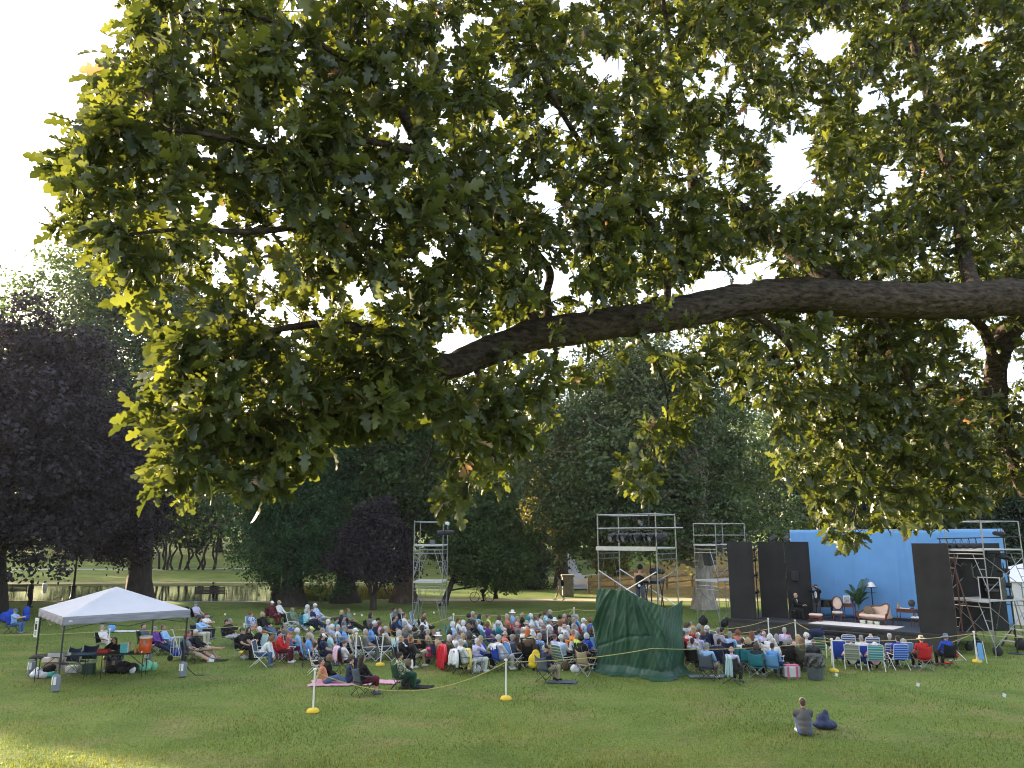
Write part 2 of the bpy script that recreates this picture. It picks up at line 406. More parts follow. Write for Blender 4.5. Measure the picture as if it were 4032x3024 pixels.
def blobs_dome(h0, h1, rx, ry, k, seed, cx=0, cy=0, sq=.55, cone=0.0):
    """a ragged crown: k ellipsoids between heights h0..h1"""
    R = random.Random(seed); out = []
    for i in range(k):
        t = (i + .5) / k; z = h0 + (h1 - h0) * t
        prof = (sin(pi * min(1, (.22 + .78 * t))) ** .6) * (1 - cone) + cone * (1 - t * .93)
        a = i * 2.4 + R.uniform(-.5, .5); q = R.uniform(.35, .75)
        br = R.uniform(.32, .5)
        out.append(((cx + cos(a) * rx * prof * q, cy + sin(a) * ry * prof * q, z), (rx * prof * br + .3, ry * prof * br + .3, (h1 - h0) * R.uniform(.10, .17) + .3)))
    return out
T = tree
# copper beeches on the left
p = g(-75, 2425); T('copper_beech', 'huge copper beech at the left edge with dark purple leaves and thick black trunk', (p.x, p.y), 24, 1.0,
  blobs_dome(4.2, 18.3, 8.5, 9, 34, 3, cx=.4), LF_BEECH, 60000, .30, BK_DARK, 11, top_r=.45, flare=1.35, th=15, spread=.8)
p = g(545, 2352); BEECH2 = (p.x, p.y); T('copper_beech', 'copper beech with dark purple crown whose wide trunk stands behind the white canopy', (p.x, p.y), 21, .88,
  blobs_dome(4.4, 15.5, 4.8, 6, 28, 8, cx=-3.2) + blobs_dome(3.9, 8.5, 5, 4.5, 12, 9, cx=-4.0), LF_BEECH, 62000, .28, BK_DARK, 12, top_r=.4, th=13, spread=.75)
T('ash_tree', 'tall green tree rising behind the copper beeches at upper left', (-35.2, 73), 34, .55,
  blobs_dome(9, 33, 13.5, 8.5, 46, 5, cx=-2) + [((-12, 0, 27), (5.5, 5, 6)), ((-6, 0, 31), (6, 5, 4.5)), ((-14.5, 0, 20), (5.5, 5, 6)), ((-1, 0, 31), (6, 5, 4)), ((-16, 0, 14), (5, 5, 5))], LF_FAR, 86000, .42, BK_DARK, 13, th=27, spread=1.3, shell=.4)
T('ash_tree', 'broad green tree between the copper beeches and the oak branch', (-17.5, 101), 30, .8,
  blobs_dome(9, 33, 11.5, 9, 34, 6), LF_FAR, 42000, .42, BK_DARK, 14, th=22, spread=1.2, shell=.4)
# many-stemmed conifers over the pond
p = g(715, 2262); root = empty('conifer_clump', (p.x, p.y, hz(p.x, p.y)), 0, 'clump of slim multi-stemmed dark conifers beyond the pond', 'trees')
mb = MB()
for i in range(15):
    x = -4.4 + i * .62 + random.uniform(-.2, .2); mb.tube(limb_pts((x, random.uniform(-1, 1), -.2), (x * 1.1 + random.uniform(-.8, .8), 0, 6.5), .05), [.15 - .012 * k for k in range(8)], 6)
mb.build('trunk', BK_DARK, root)
V, F, sh = foliage(blobs_dome(3.6, 13.5, 5.4, 3.5, 20, 31), 20000, .34, seed=31, spread=.8); raw_mesh('crown', V, 4, LF_YEW, root, sh, quads=F)
# bald cypress with its ivy-clad neighbour
p = g(1150, 2385); T('bald_cypress', 'feathery blue-green bald cypress with drooping sprays right of the pond bench', (p.x, p.y), 16, .62,
  blobs_dome(2.6, 16.5, 5.4, 4.6, 40, 21, cone=.55), LF_CYP, 64000, .24, BK_DARK, 22, th=14, flare=2.0, spread=.6, flat=.45, droop=.5, aspect=.4)
p = g(1085, 2368); T('ivy_clad_tree', 'forked trunk wrapped in black ivy beside the bald cypress', (p.x, p.y), 9, .3,
  [((.0, 0, 1.0), (.35, .35, 1.0)), ((-.5, 0, 2.6), (.5, .5, 1.2)), ((.6, 0, 2.8), (.55, .5, 1.2)), ((-.8, 0, 5), (1.4, 1.2, 1.5)), ((.8, .2, 5.5), (1.5, 1.2, 1.4))], LF_YEW, 15000, .17, BK_DARK, 23, th=6, spread=.3)
# plum
p = g(1468, 2402); root = empty('plum_tree', (p.x, p.y, 0), 0, 'small purple-leaved plum tree with a forked trunk behind the crowd', 'tree')
mb = MB(); mb.tube([(0, 0, -.2), (.02, 0, .5), (.0, 0, .9)], [.24, .2, .18], 10)
for e, r0 in (((-1.0, .2, 3.6), .14), ((.55, -.1, 3.8), .13), ((-.2, .5, 4.6), .09), ((1.6, .1, 3.4), .07), ((-1.9, 0, 3.6), .07)): mb.tube(limb_pts((0, 0, .75), e, .05), [r0 * (1 - .1 * k) for k in range(8)], 7)
mb.build('trunk', BK_DARK, root)
V, F, sh = foliage(blobs_dome(2.0, 6.3, 2.3, 2.0, 18, 41) + [((-2.2, 0, 2.9), (1.0, .9, .7)), ((2.0, .2, 2.7), (1.1, .9, .7)), ((-1.6, 0, 4.4), (1.0, .9, .8)), ((1.5, 0, 4.6), (1.0, .9, .8)), ((.4, 0, 6.5), (.8, .8, .7))], 30000, .16, seed=41, spread=.45); raw_mesh('crown', V, 4, LF_PLUM, root, sh, quads=F)
# big trunks behind the plum
p = g(1355, 2372); T('park_tree', 'dark tree with flared trunk between the bald cypress and the plum', (p.x, p.y), 15, .62,
  blobs_dome(5.0, 15, 4.8, 4.5, 22, 51), LF_GREEN, 34000, .27, BK_DARK, 52, th=9, flare=2.0, spread=.6)
p = g(1592, 2372); T('park_tree', 'tall green tree with wide brown trunk right behind the plum', (p.x, p.y), 17, .62,
  blobs_dome(5.2, 17.5, 4.6, 4.5, 26, 53), LF_GREEN, 40000, .27, BK_BROWN, 54, th=11, flare=2.0, spread=.6)
p = g(1740, 2385); T('maple_tree', 'bushy green tree with leaning trunk behind the slim scaffold tower', (p.x, p.y), 7.5, .22,
  blobs_dome(1.7, 7.4, 3.7, 2.6, 26, 61, cx=3.0), LF_GREEN, 40000, .19, BK_DARK, 62, lean=(1.3, 0), th=3.4, spread=.45)
p = g(1952, 2358); T('young_tree', 'slim trunk of a young tree standing beside the bicycle', (p.x, p.y), 5, .14,
  blobs_dome(2.2, 5.6, 1.5, 1.3, 9, 63), LF_GREEN, 9000, .19, BK_DARK, 64, th=3.6, spread=.4)
p = g(2065, 2322); T('dark_shrub', 'dark rounded shrub reaching the ground right of the bicycle', (p.x, p.y), 4, .12,
  blobs_dome(.3, 4.4, 2.7, 2.0, 16, 65), LF_YEW, 18000, .2, BK_DARK, 66, cat='shrub', th=2, spread=.45)
p = g(2212, 2318); T('ivy_trunk_tree', 'tree with thick brown ivy-covered trunk left of the rail fence', (p.x, p.y), 12, .6,
  [((-.2, -.2, 4.5), (.9, .8, 1.4)), ((-.7, -.6, 3.4), (.7, .6, .8))] + blobs_dome(4.2, 13, 5.5, 4.5, 22, 71, cx=1.2), LF_OLIVE, 34000, .27, BK_BROWN, 72, th=8, spread=.55)
p = g(2395, 2238, 1.6); T('gold_shrub', 'yellow-green shrub growing behind the rail fence', (p.x, p.y), 3, .1,
  blobs_dome(.6, 4.0, 2.0, 1.4, 10, 73), LF_OLIVE, 9000, .2, BK_BROWN, 74, cat='shrub', th=2, spread=.4)
p = g(2440, 2215, 2.0); T('birch_tree', 'pale-barked leaning tree seen through the covered scaffold tower', (p.x, p.y), 9, .28,
  blobs_dome(3.8, 9, 3.5, 3, 14, 75), LF_LIND, 15000, .27, BK_PALE, 76, lean=(-.9, 0), th=5, spread=.5)
# the great linden and what stands round it
p = g(2778, 2398); T('linden_tree', 'great grey-green linden with pale fluted trunk behind the left stage scaffold', (p.x, p.y), 20, .62,
  blobs_dome(4.2, 18.6, 8.8, 6.5, 60, 81, cx=-3.4, cy=3) + [((4.5, 3, 7), (4.8, 3, 3.0)), ((-7.5, 3, 6.2), (4, 3, 2.6)), ((4, 4, 12), (4.5, 3, 3.2)), ((0, -1.5, 6.2), (4, 2, 2.6)), ((-4.5, 0, 5.6), (3.6, 2, 2)), ((3, -1, 4.6), (3, 2, 1.5))], LF_LIND, 120000, .27, BK_GREY, 82, top_r=.40, th=9, flare=1.5, spread=.75)
p = g(2270, 2200, 2.0); T('maple_tree', 'rounded green maple on the rise behind the rail fence', (3.5, 92), 19, .5,
  blobs_dome(5, 19, 8, 6, 26, 83), LF_GREEN, 30000, .36, BK_DARK, 84, spread=.9)
# yews and trees behind the stage
for i, (x, y, h_, rx, lf, sd_, lb) in enumerate([
    (23.5, 58, 11.0, 4.6, LF_YEW, 91, 'dark yew behind the left wing of the stage'),
    (30.0, 57, 11.5, 5.0, LF_YEW, 92, 'dark yew rising behind the middle of the blue backdrop'),
    (36.5, 55, 12.0, 5.2, LF_YEW, 93, 'dark yew at the right edge behind the blue backdrop'),
    (43.5, 54, 12.5, 5.0, LF_YEW, 94, 'dark yew just beyond the right edge behind the white marquee')]):
    T('yew_tree', lb, (x, y), h_, .4, blobs_dome(.8, h_, rx, 3.6, 26, sd_, cone=.25), lf, 30000, .25, BK_DARK, sd_ + 100, th=6, spread=.6)
for i, (x, y, h0, h_, rx, lf, sd_, lb) in enumerate([
    (44.0, 78, 5, 21, 9, LF_LIND, 95, 'light green tree showing through the oak at far right'),
    (33.0, 84, 5, 20, 9, LF_GREEN, 96, 'tall green tree behind the yews and the blue backdrop'),
    (20.0, 98, 6, 21, 9, LF_FAR, 97, 'blue-green tree on the hill behind the linden'),
    (-6.0, 88, 5, 21, 8, LF_FAR, 98, 'blue-green tree across the pond above the plum'),
    (-7., 113, 1.5, 23, 9, LF_GREEN, 99, 'green tree across the pond behind the bald cypress'),
    (-26., 118, 1.2, 17, 9, LF_GREEN, 101, 'distant green tree on the far slope behind the conifer clump'),
    (-46., 122, 1.5, 22, 10, LF_FAR, 102, 'distant green tree on the far slope behind the second copper beech'),
    (-66., 118, 1.5, 24, 11, LF_FAR, 103, 'distant green tree on the far slope at the left edge'),
    (-52., 108, 3.4, 9, 4, LF_FAR, 104, 'small grey-green tree on the far slope left of the lamp post'),
    (-86., 122, 1.5, 22, 11, LF_GREEN, 109, 'distant green tree at the far left end of the pond slope'),
    (-36., 130, 1.5, 20, 10, LF_GREEN, 111, 'distant dark green tree on top of the far slope'),
    (-104., 120, 1.5, 27, 11, LF_GREEN, 112, 'broad green tree added far left to shade the pond slope'),  # this and the next two are added to shade the far slope
    (-100., 143, 1.5, 30, 12, LF_GREEN, 113, 'high green tree added far left to shade the far slope'),
    (-78., 148, 1.5, 30, 12, LF_FAR, 114, 'high blue-green tree added behind the first copper beech to shade the far slope'),
    (10., 128, 5, 24, 11, LF_GREEN, 105, 'far tree on the skyline behind the maple on the rise'),
    (36., 122, 5, 26, 12, LF_FAR, 106, 'far tree on the skyline behind the linden'),
    (62., 110, 5, 26, 13, LF_FAR, 107, 'far tree on the skyline at the right edge'),
    (57., 66, 2, 16, 8, LF_GREEN, 108, 'green tree at the right edge behind the yews')]):
    T('background_tree', lb, (x, y), h_, .45, blobs_dome(h0, h_, rx, rx * .8, 24, sd_), lf, 20000 if rx > 6 else 9000, .46 if rx > 6 else .3, BK_DARK, sd_ + 100, group='trees in the background', th=h_ * .6, spread=1.1 if rx > 6 else .6)
# unseen trees left of the frame, added and sized to shade the lawn
for i, (x, y, h_, rx, sd_) in enumerate([(-50, 33, 17, 6.8, 121), (-49, 62, 29, 8, 122), (-47, 17, 15.5, 7.5, 123), (-66, 68, 26, 8, 124), (-49, 48.5, 19, 6.5, 125)]):
    T('shade_tree', ['broad unseen shade tree left of the lawn level with the canopy', 'tall unseen shade tree by the pond shore left of the copper beech', 'round unseen shade tree left of the lawn nearest the slope', 'tall unseen shade tree farther along the pond shore at far left', 'unseen shade tree left of the lawn beside the copper beech'][i],
      (x, y), h_, .6, blobs_dome(1.5, h_, rx, rx, 24, sd_), LF_GREEN, 16000, .7, BK_DARK, sd_ + 100, th=h_ * .6, spread=1.3, shell=.2)
# reeds along the pond's near right shore
def reeds():
    R = np.random.default_rng(5); N = 5200
    x = R.uniform(-17, -7.5, N); y = 59.5 + R.normal(0, .8, N) + (x + 12) * .02; h_ = R.uniform(.5, 1.15, N); a = R.uniform(0, 2 * pi, N)
    lx = R.normal(0, .14, N); ly = R.normal(0, .14, N); b = np.stack([x, y, np.full(N, -.1)], 1); wv = np.stack([np.cos(a), np.sin(a), a * 0], 1) * .022
    mid = b + np.stack([lx * .3, ly * .3, h_ * .55], 1); tip = b + np.stack([lx, ly, h_], 1)
    V = np.stack([b - wv, b + wv, mid + wv * .8, mid - wv * .8, tip], 1).reshape(-1, 3); i = np.arange(N)[:, None] * 5
    F = np.concatenate([i + np.array([[0, 1, 2]]), i + np.array([[0, 2, 3]]), i + np.array([[3, 2, 4]])])
    o = raw_mesh('reeds', V, 3, leaf_mat('reed_leaf', (.11, .12, .03), (.26, .24, .07), trans=.4, tcol=(1.6, 1.5, .8)), None, np.repeat(R.random(N), 5), tris=F)
    tag(o, 'yellow-green reeds along the pond shore behind the big trunks', 'reeds', kind='stuff')
reeds()
# ================================================================== STAGE
BLACK = mat('black_paint', (.022, .022, .024), rough=.6, vary=.3, scale=1.4, bump=.1)
FLATB = mat('flat_paint', (.022, .022, .024), rough=.75, vary=.28, scale=1.6, spec=.25)
DARKM = mat('black_metal', (.018, .018, .02), rough=.45, vary=.2)
RUBBER = mat('black_rubber', (.02, .02, .02), rough=.8)
STEEL = mat('galvanised_steel', (.30, .31, .32), rough=.38, vary=.18, scale=9, metal=.75)
ALU = mat('aluminium', (.62, .63, .65), rough=.35, vary=.1, scale=12, metal=.7)
WHITEP = mat('white_plastic', (.78, .78, .76), rough=.5, vary=.05)
WOODF = mat('mahogany', (.11, .035, .022), rough=.35, vary=.3, scale=5, stretch=(1, 1, .2))
CREAM = mat('cream_upholstery', (.68, .52, .42), rough=.85, vary=.07, scale=10, bump=.15)
PLANK = mat('scaffold_plank', (.46, .46, .45), rough=.55, vary=.15, scale=4, stretch=(.3, 3, 3))
ZS = .70
_A = g(2868, 2434, ZS); _B = g(3616, 2492, ZS)
SD = Vector((_B.x - _A.x, _B.y - _A.y, 0)).normalized(); SN = Vector((-SD.y, SD.x, 0))       # along the front, towards the back
SYAW = atan2(SD.y, SD.x); SL = (_B - _A).length + 1.35
SM = Matrix.Translation((_A.x, _A.y, 0)) @ Matrix.Rotation(SYAW, 4, 'Z')
def stg(u, v, z=ZS):
    """stage coordinates (along, back) of the floor point seen at a photo pixel"""
    p = SM.inverted() @ g(u, v, z); return p.x, p.y
def sw(a, b, z=0): return SM @ Vector((a, b, z))
DEP = stg(3135, 2420)[1] + .5
st = empty('stage', (_A.x, _A.y, 0), SYAW, 'low black outdoor stage with ribbed skirt and steps facing the audience', 'stage')
MB().box((SL / 2, DEP / 2 + .25, ZS - .06), (SL, DEP + .5, .12)).build('floor', mat('stage_floor', (.035, .037, .043), rough=.55, vary=.25, scale=2), st)
mb = MB(); n = int(SL / .09)
for i in range(n): mb.box((.045 + i * .09, -.012 - (i % 2) * .012, (ZS - .14) / 2), (.088, .03, ZS - .14))
for i in range(int(DEP / .09)): mb.box((-.012 - (i % 2) * .012, .05 + i * .09, (ZS - .14) / 2), (.03, .088, ZS - .14))
mb.build('skirt', mat('skirt_slats', (.045, .044, .043), rough=.7, vary=.2), st, smooth=False)
MB().box((SL / 2, -.03, ZS - .07), (SL + .1, .05, .13), bev=.01).build('edge_board', BLACK, st)
s0 = stg(3060, 2490)[0]; s0 = stg(3145, 2470, ZS)[0]
mb = MB()
for k in range(3): mb.box((s0 + 1.35, -.30 - .3 * k, ZS - .2 * (k + 1) + .02), (2.6, .31, .05), bev=.008)
mb.build('step', BLACK, st)
mb = MB()
for q in (.06, 1.35, 2.64): mb.prism([(-.02, 0), (-.95, 0), (-.95, .06), (-.02, ZS - .15)], s0 + q - .02, s0 + q + .02, Matrix(((0, 0, 1, 0), (1, 0, 0, 0), (0, 1, 0, 0), (0, 0, 0, 1))))
mb.build('stringer', BLACK, st)
# flats
def flat(label, a0, b0, a1, b1, z1, brace=False, g_='black scenery flats'):
    d = Vector((a1 - a0, b1 - b0)); L = d.length; yaw = atan2(d.y, d.x)
    p = sw(a0, b0, ZS); r = empty('scenery_flat', p, SYAW + yaw, label, 'scenery flat', g_)
    MB().box((L / 2, 0, (z1 - ZS) / 2), (L, .03, z1 - ZS), bev=.004).build('panel', FLATB, r)
    mb = MB()
    for x in (.04, L - .04): mb.box((x, .045, (z1 - ZS) / 2), (.07, .055, z1 - ZS - .01))
    for z in (.05, (z1 - ZS) / 2, z1 - ZS - .06): mb.box((L / 2, .045, z), (L - .16, .05, .07))
    mb.build('frame', WOODF, r)
    return r
ZT = at(2900, 2133, _A.y).z
a0, b0 = stg(2873, 2434); a1, b1 = stg(2945, 2436)
flat('first black flat from the left, standing apart at the front corner of the stage', .08, .12, 1.28, .30, ZT)
a0, b0 = stg(2962, 2432); flat('middle black flat of the left wing, right of the narrow gap', .92, 1.6, 2.12, 1.9, ZT)
flat('black flat nearest the pianist on the left wing', 2.16, 1.92, 3.1, 2.5, ZT)
aR, bR = stg(3616, 2492)
flat('wide black flat at the right front of the stage beside the desk', aR + .05, .10, aR + 1.42, -.02, at(3650, 2139, 32.3).z)
q0 = stg(3718, 2492); q1 = stg(3893, 2490)
flat('black flat behind the right scaffold tower next to the blue sliver', q0[0] + .25, q0[1] + 1.0, q1[0] + .5, q1[1] + 1.2, at(3650, 2139, 32.3).z)
# wooden brace behind the gap in the right flats
p = sw(aR + 1.52, .35, ZS); r = empty('stage_brace', p, SYAW, 'brown triangular wooden brace standing in the gap between the right flats', 'brace')
mb = MB(); mb.tube([(0, 0, 0), (0, 0, 3.1)], .03, 4); mb.tube([(.45, .1, 0), (0, 0, 2.4)], .03, 4); mb.tube([(0, 0, .03), (.45, .1, .03)], .03, 4); mb.tube([(0, 0, 1.2), (.2, .05, 1.2)], .03, 4)
mb.build('frame', WOODF, r, smooth=False)
# blue cloth
zb = at(3135, 2089, g(3135, 2420, ZS).y).z
bl, bb = stg(3133, 2420); br_, bb2 = stg(3994, 2467)
rows = []
R = random.Random(3); folds = [(R.uniform(0, 1), R.uniform(.003, .010), R.uniform(-.02, .02)) for _ in range(30)]
nu, nv = 240, 26
for j in range(nv + 1):
    t = j / nv; row = []
    for i in range(nu + 1):
        u = i / nu; a = bl + (br_ - bl) * u; b = bb + (bb2 - bb) * u
        y = sum(.020 * math.exp(-((u - f[0] - f[2] * (1 - t)) / f[1]) ** 2) * (.4 + .6 * sin(t * 2 + k)) for k, f in enumerate(folds)) + .004 * sin(u * 60 + 2 * sin(t * 3))
        row.append(sw(a, b - y, ZS + .02 + (zb - ZS - .02) * (1 - t) + .02 * sin(u * 8) * (1 - t)))
    rows.append(row)
bd = empty('backdrop', (0, 0, 0), 0, 'large sky-blue cloth backdrop hanging at the back of the stage', 'backdrop')
MB().sheet(rows[::-1], .01).build('cloth', mat('blue_cloth', (.150, .345, .66), rough=.9, vary=.06, scale=1.2, spec=.2, bump=.1, bscale=3), bd, ang=180)
mb = MB()
for i in range(7):
    u = i / 6; a = bl + (br_ - bl) * u; b = bb + (bb2 - bb) * u + .12; mb.tube([sw(a, b, .0), sw(a, b, zb - .03)], .03, 8)
    mb.tube([sw(a, b, 2.6), sw(a, b + 1.5, 0)], .025, 6)
mb.tube([sw(bl, bb + .06, zb), sw(br_, bb2 + .06, zb)], .03, 8); mb.tube([sw(bl, bb + .12, 2.4), sw(br_, bb2 + .12, 2.4)], .025, 8)
mb.build('frame', STEEL, bd)
mb = MB(); mb.box(((bl + br_) / 2, (bb + bb2) / 2 + .02 - .25, ZS + .06), (br_ - bl, .05, .12)); o = mb.build('batten', BLACK, None); o.parent = bd; o.location = (_A.x, _A.y, 0); o.rotation_euler = (0, 0, SYAW)
# white rug
pts = [stg(3175, 2449), stg(3560, 2469), stg(3575, 2458), stg(3300, 2443)]
ca = sum(p[0] for p in pts) / 4; cb = sum(p[1] for p in pts) / 4
MB().box((0, 0, .008), (pts[1][0] - pts[0][0] - .3, 1.5, .016), bev=.004).build('rug', mat('white_rug', (.72, .64, .58), rough=.95, vary=.06), None, loc=sw((pts[0][0] + pts[1][0]) / 2 + .15, 1.15, ZS + .001), label='pale rug spread under the settee on the stage floor', cat='rug').rotation_euler = (0, 0, SYAW)

def leg_turned(h, r): return [(r * .55, 0), (r * .7, h * .1), (r * .5, h * .3), (r, h * .6), (r * .7, h * .75), (r * 1.1, h * .9), (r * 1.1, h)]
def bb_at(a): return bb + (bb2 - bb) * (a - bl) / (br_ - bl)
def sobj(name, u, v, yaw, label, cat, group=None, z=ZS, bmax=None):
    a, b = stg(u, v, z); b = min(b, b if bmax is None else bmax + bb_at(a)); r = empty(name, sw(a, b, z), yaw, label, cat, group); r.scale = (.9,) * 3; return r
# grand piano: keyboard side to the left
PN = sobj('grand_piano', 3235, 2428, SYAW + .12, 'black grand piano with its lid down behind the standing performer', 'piano', bmax=-1.0)
body = [(-.95, -.72), (-.95, .72), (-.55, .72)] + [(-.55 + 1.6 * sst(t) , .72 - .55 * sst(t) - .25 * sst(t * t)) for t in [i / 10 for i in range(1, 11)]] + [(1.22, -.05), (1.25, -.3), (1.15, -.55), (.9, -.70), (.5, -.72)]
PIB = mat('piano_lacquer', (.010, .010, .011), rough=.18, vary=.1, spec=.6)
MB().prism(body, .62, .95).build('case', PIB, PN, ang=50)
MB().prism([(x * 1.015, y * 1.015) for x, y in body], .953, .985).build('lid', PIB, PN, ang=50)
mb = MB(); mb.box((-1.06, 0, .70), (.20, 1.36, .05)); mb.build('keyboard', mat('piano_keys', (.7, .68, .62), rough=.4), PN)
MB().box((-.78, 0, 1.1), (.03, .7, .22)).build('music_desk', PIB, PN)
for x, y in ((-.8, -.55), (-.8, .55), (.95, -.35)): MB().lathe(leg_turned(.62, .06), (x, y, 0), 12).build('leg', PIB, PN)
mb = MB(); mb.tube([(-.7, -.06, .62), (-.75, -.06, .1)], .02, 6); mb.tube([(-.7, .06, .62), (-.75, .06, .1)], .02, 6); mb.box((-.8, 0, .09), (.2, .2, .04)); mb.build('pedal', PIB, PN)
PB = sobj('piano_bench', 3132, 2438, SYAW + .12, 'black piano bench under the seated pianist', 'bench')
MB().box((0, 0, .45), (.38, .75, .1), bev=.03).build('seat', PIB, PB)
for x in (-.15, .15):
    for y in (-.32, .32): MB().box((x, y, .2), (.045, .045, .4)).build('leg', PIB, PB)
# footstool
FS = sobj('footstool', 3214, 2447, SYAW, 'low wooden footstool with pink padded top in front of the performer', 'footstool')
mb = MB(); mb.box((0, 0, .33), (.62, .42, .12), bev=.05); mb.build('cushion', CREAM, FS)
mb = MB(); mb.box((0, 0, .22), (.58, .38, .1), bev=.01); mb.box((0, 0, .09), (.5, .3, .03)); mb.build('frame', WOODF, FS)
for x in (-.25, .25):
    for y in (-.15, .15): MB().lathe([(.03, 0), (.045, .04), (.025, .1), (.04, .17)], (x, y, 0), 10).build('leg', WOODF, FS)
# oval-backed chair, seen from its front turned slightly left
OC = sobj('oval_back_chair', 3300, 2447, SYAW + .25, 'dark wooden chair with pink padded oval back and round seat', 'chair')
mb = MB(); mb.lathe([(.0, .40), (.25, .40), (.27, .44), (.25, .49), (.0, .51)], (0, 0, 0), 20); mb.build('seat', CREAM, OC)
Rb = Matrix.Rotation(radians(82), 3, 'X')
mb = MB(); mb.ball((0, .27, .88), (.22, .30, .05), 20, 10, Rb); mb.build('backrest', CREAM, OC)
mb = MB(); ring = [(.245 * cos(a), .27 - .045 * sin(a) * 1.0 + .0, .88 + .33 * sin(a)) for a in [2 * pi * i / 28 for i in range(29)]]; mb.tube(ring, .028, 8)
mb.build('back_frame', WOODF, OC)
for s in (-1, 1): MB().tube([(s * .12, .3, .58), (s * .15, .22, .42)], .025, 8).build('back_post', WOODF, OC)
MB().lathe([(.27, .36), (.275, .40)], (0, 0, 0), 20).build('seat_frame', WOODF, OC)
for x, y, q in ((-.18, -.17, -.03), (.18, -.17, .03), (-.16, .18, -.05), (.16, .18, .05)): MB().tube([(x, y, .38), (x * 1.05, y * 1.05, .2), (x + q, y * 1.25, .0)], [.03, .022, .018], 8).build('leg', WOODF, OC)
# side table with a box and a bust-like vase
def small_table(u, v, yaw, w_, d_, h_, label, cat='side table', drawer=True):
    r = sobj('side_table', u, v, yaw, label, cat)
    MB().box((0, 0, h_), (w_, d_, .03), bev=.008).build('tabletop', WOODF, r)
    MB().box((0, 0, h_ - .09), (w_ - .08, d_ - .08, .14)).build('drawer', WOODF, r)
    for x in (-1, 1):
        for y in (-1, 1): MB().tube([(x * (w_ / 2 - .05), y * (d_ / 2 - .05), h_ - .1), (x * (w_ / 2 - .05), y * (d_ / 2 - .05), 0)], [.022, .014], 8).build('leg', WOODF, r)
    return r
t1 = small_table(3347, 2445, SYAW + .1, .62, .45, .86, 'slim mahogany side table right of the oval-backed chair')
def on(r, x, y, z): return r.matrix_basis @ Vector((x, y, z))
r = empty('picture_frame', on(t1, -.08, .02, .876), SYAW + .3, 'white framed picture standing on the slim side table', 'picture frame'); MB().box((0, 0, .17), (.30, .03, .34), bev=.006).build('frame', mat('white_frame', (.72, .70, .66), rough=.5), r); MB().box((0, -.018, .17), (.22, .008, .26)).build('picture', mat('picture_grey', (.35, .36, .35), vary=.5, scale=12), r)
r = MB().lathe([(.05, 0), (.05, .02), (.02, .05), (.075, .16), (.085, .22), (.05, .29), (.03, .31)], (0, 0, 0), 16).build('vase', DARKM, None, loc=on(t1, .2, .02, .876), label='dark rounded vase on the right end of the slim side table', cat='vase')
t2 = small_table(3578, 2466, SYAW - .05, .92, .5, .80, 'mahogany writing desk with slender legs left of the wide black flat', 'desk')
MB().lathe([(.06, 0), (.06, .02), (.05, .16), (.02, .2), (.045, .26)], (0, 0, 0), 14).build('figurine', mat('tan_ceramic', (.42, .26, .17), rough=.4), None, loc=on(t2, -.38, 0, .816), label='small tan figurine on the left end of the writing desk', cat='figurine')
r = empty('round_mirror', on(t2, .22, .05, .816), SYAW, 'dark round table mirror on the writing desk', 'mirror')
MB().lathe([(.13, -.015), (.15, 0), (.13, .015)], (0, 0, .24), 20, Matrix.Rotation(pi / 2 - .2, 3, 'X')).build('frame', DARKM, r); MB().lathe([(.09, 0), (.085, .02), (.015, .04), (.012, .12)], (0, 0, 0), 14).build('stand', DARKM, r)
r = empty('open_book', on(t2, -.08, -.04, .816), SYAW + .2, 'open book lying on the writing desk', 'book'); MB().box((-.1, 0, .012), (.19, .26, .022), M=Matrix.Rotation(.08, 3, 'Y')).box((.1, 0, .012), (.19, .26, .022), M=Matrix.Rotation(-.08, 3, 'Y')).build('page', mat('paper', (.75, .72, .64), rough=.8), r)
# settee
SE = sobj('settee', 3450, 2458, SYAW - .28, 'cream settee with curved mahogany frame on the pale rug', 'settee')
W2 = .78
mb = MB(); mb.box((0, 0, .38), (1.5, .62, .17), bev=.06); mb.build('seat', CREAM, SE)
def bkz(t): return .78 + .20 * math.exp(-((t - .62) / .30) ** 2) + .05 * cos(t * pi) - (.0 if t < .97 else .06)
rows = []
for i in range(25):
    t = -1 + 2 * i / 24; e = max(0, abs(t) - .72) / .28; y = .33 - .52 * e ** 1.6; top = bkz(t) - .30 * e ** 1.3
    if t > 0: top += .12 * e
    rows.append([(t * W2 * (1 + .05 * e), y - .05 * k, .42 + (top - .42) * k) for k in (0, .35, .7, 1.0)])
MB().sheet(rows, .11).build('backrest', CREAM, SE, ang=80)
mb = MB(); mb.tube([(r_[-1][0], r_[-1][1] - .0, r_[-1][2] + .03) for r_ in rows], .045, 8); mb.tube([rows[0][-1], (-.80, -.30, .50), (-.76, -.33, .30)], [.045, .05, .04], 8); mb.tube([rows[-1][-1], (.80, -.30, .55), (.76, -.33, .30)], [.045, .05, .04], 8)
mb.tube([(-.74, -.33, .29), (0, -.35, .27), (.74, -.33, .29)], .035, 8); mb.build('frame', WOODF, SE)
for x in (-.70, .70):
    for y in (-.29, .27): MB().tube([(x, y, .3), (x * 1.04, y * 1.1, .16), (x * .99, y * 1.0, .06), (x * 1.05, y * 1.1, 0)], [.045, .035, .02, .028], 8).build('leg', WOODF, SE)
BRN = mat('brown_cushion', (.17, .12, .08), rough=.85, vary=.15, bump=.2)
r = MB().ball((0, 0, 0), (.24, .09, .19), 16, 10).ball((.16, .02, -.08), (.15, .08, .12)).build('cushion', BRN, None, loc=on(SE, -.36, .02, .64), label='brown scatter cushion leaning on the left arm of the settee', cat='cushion'); r.rotation_euler = (-.3, .15, SYAW - .2)
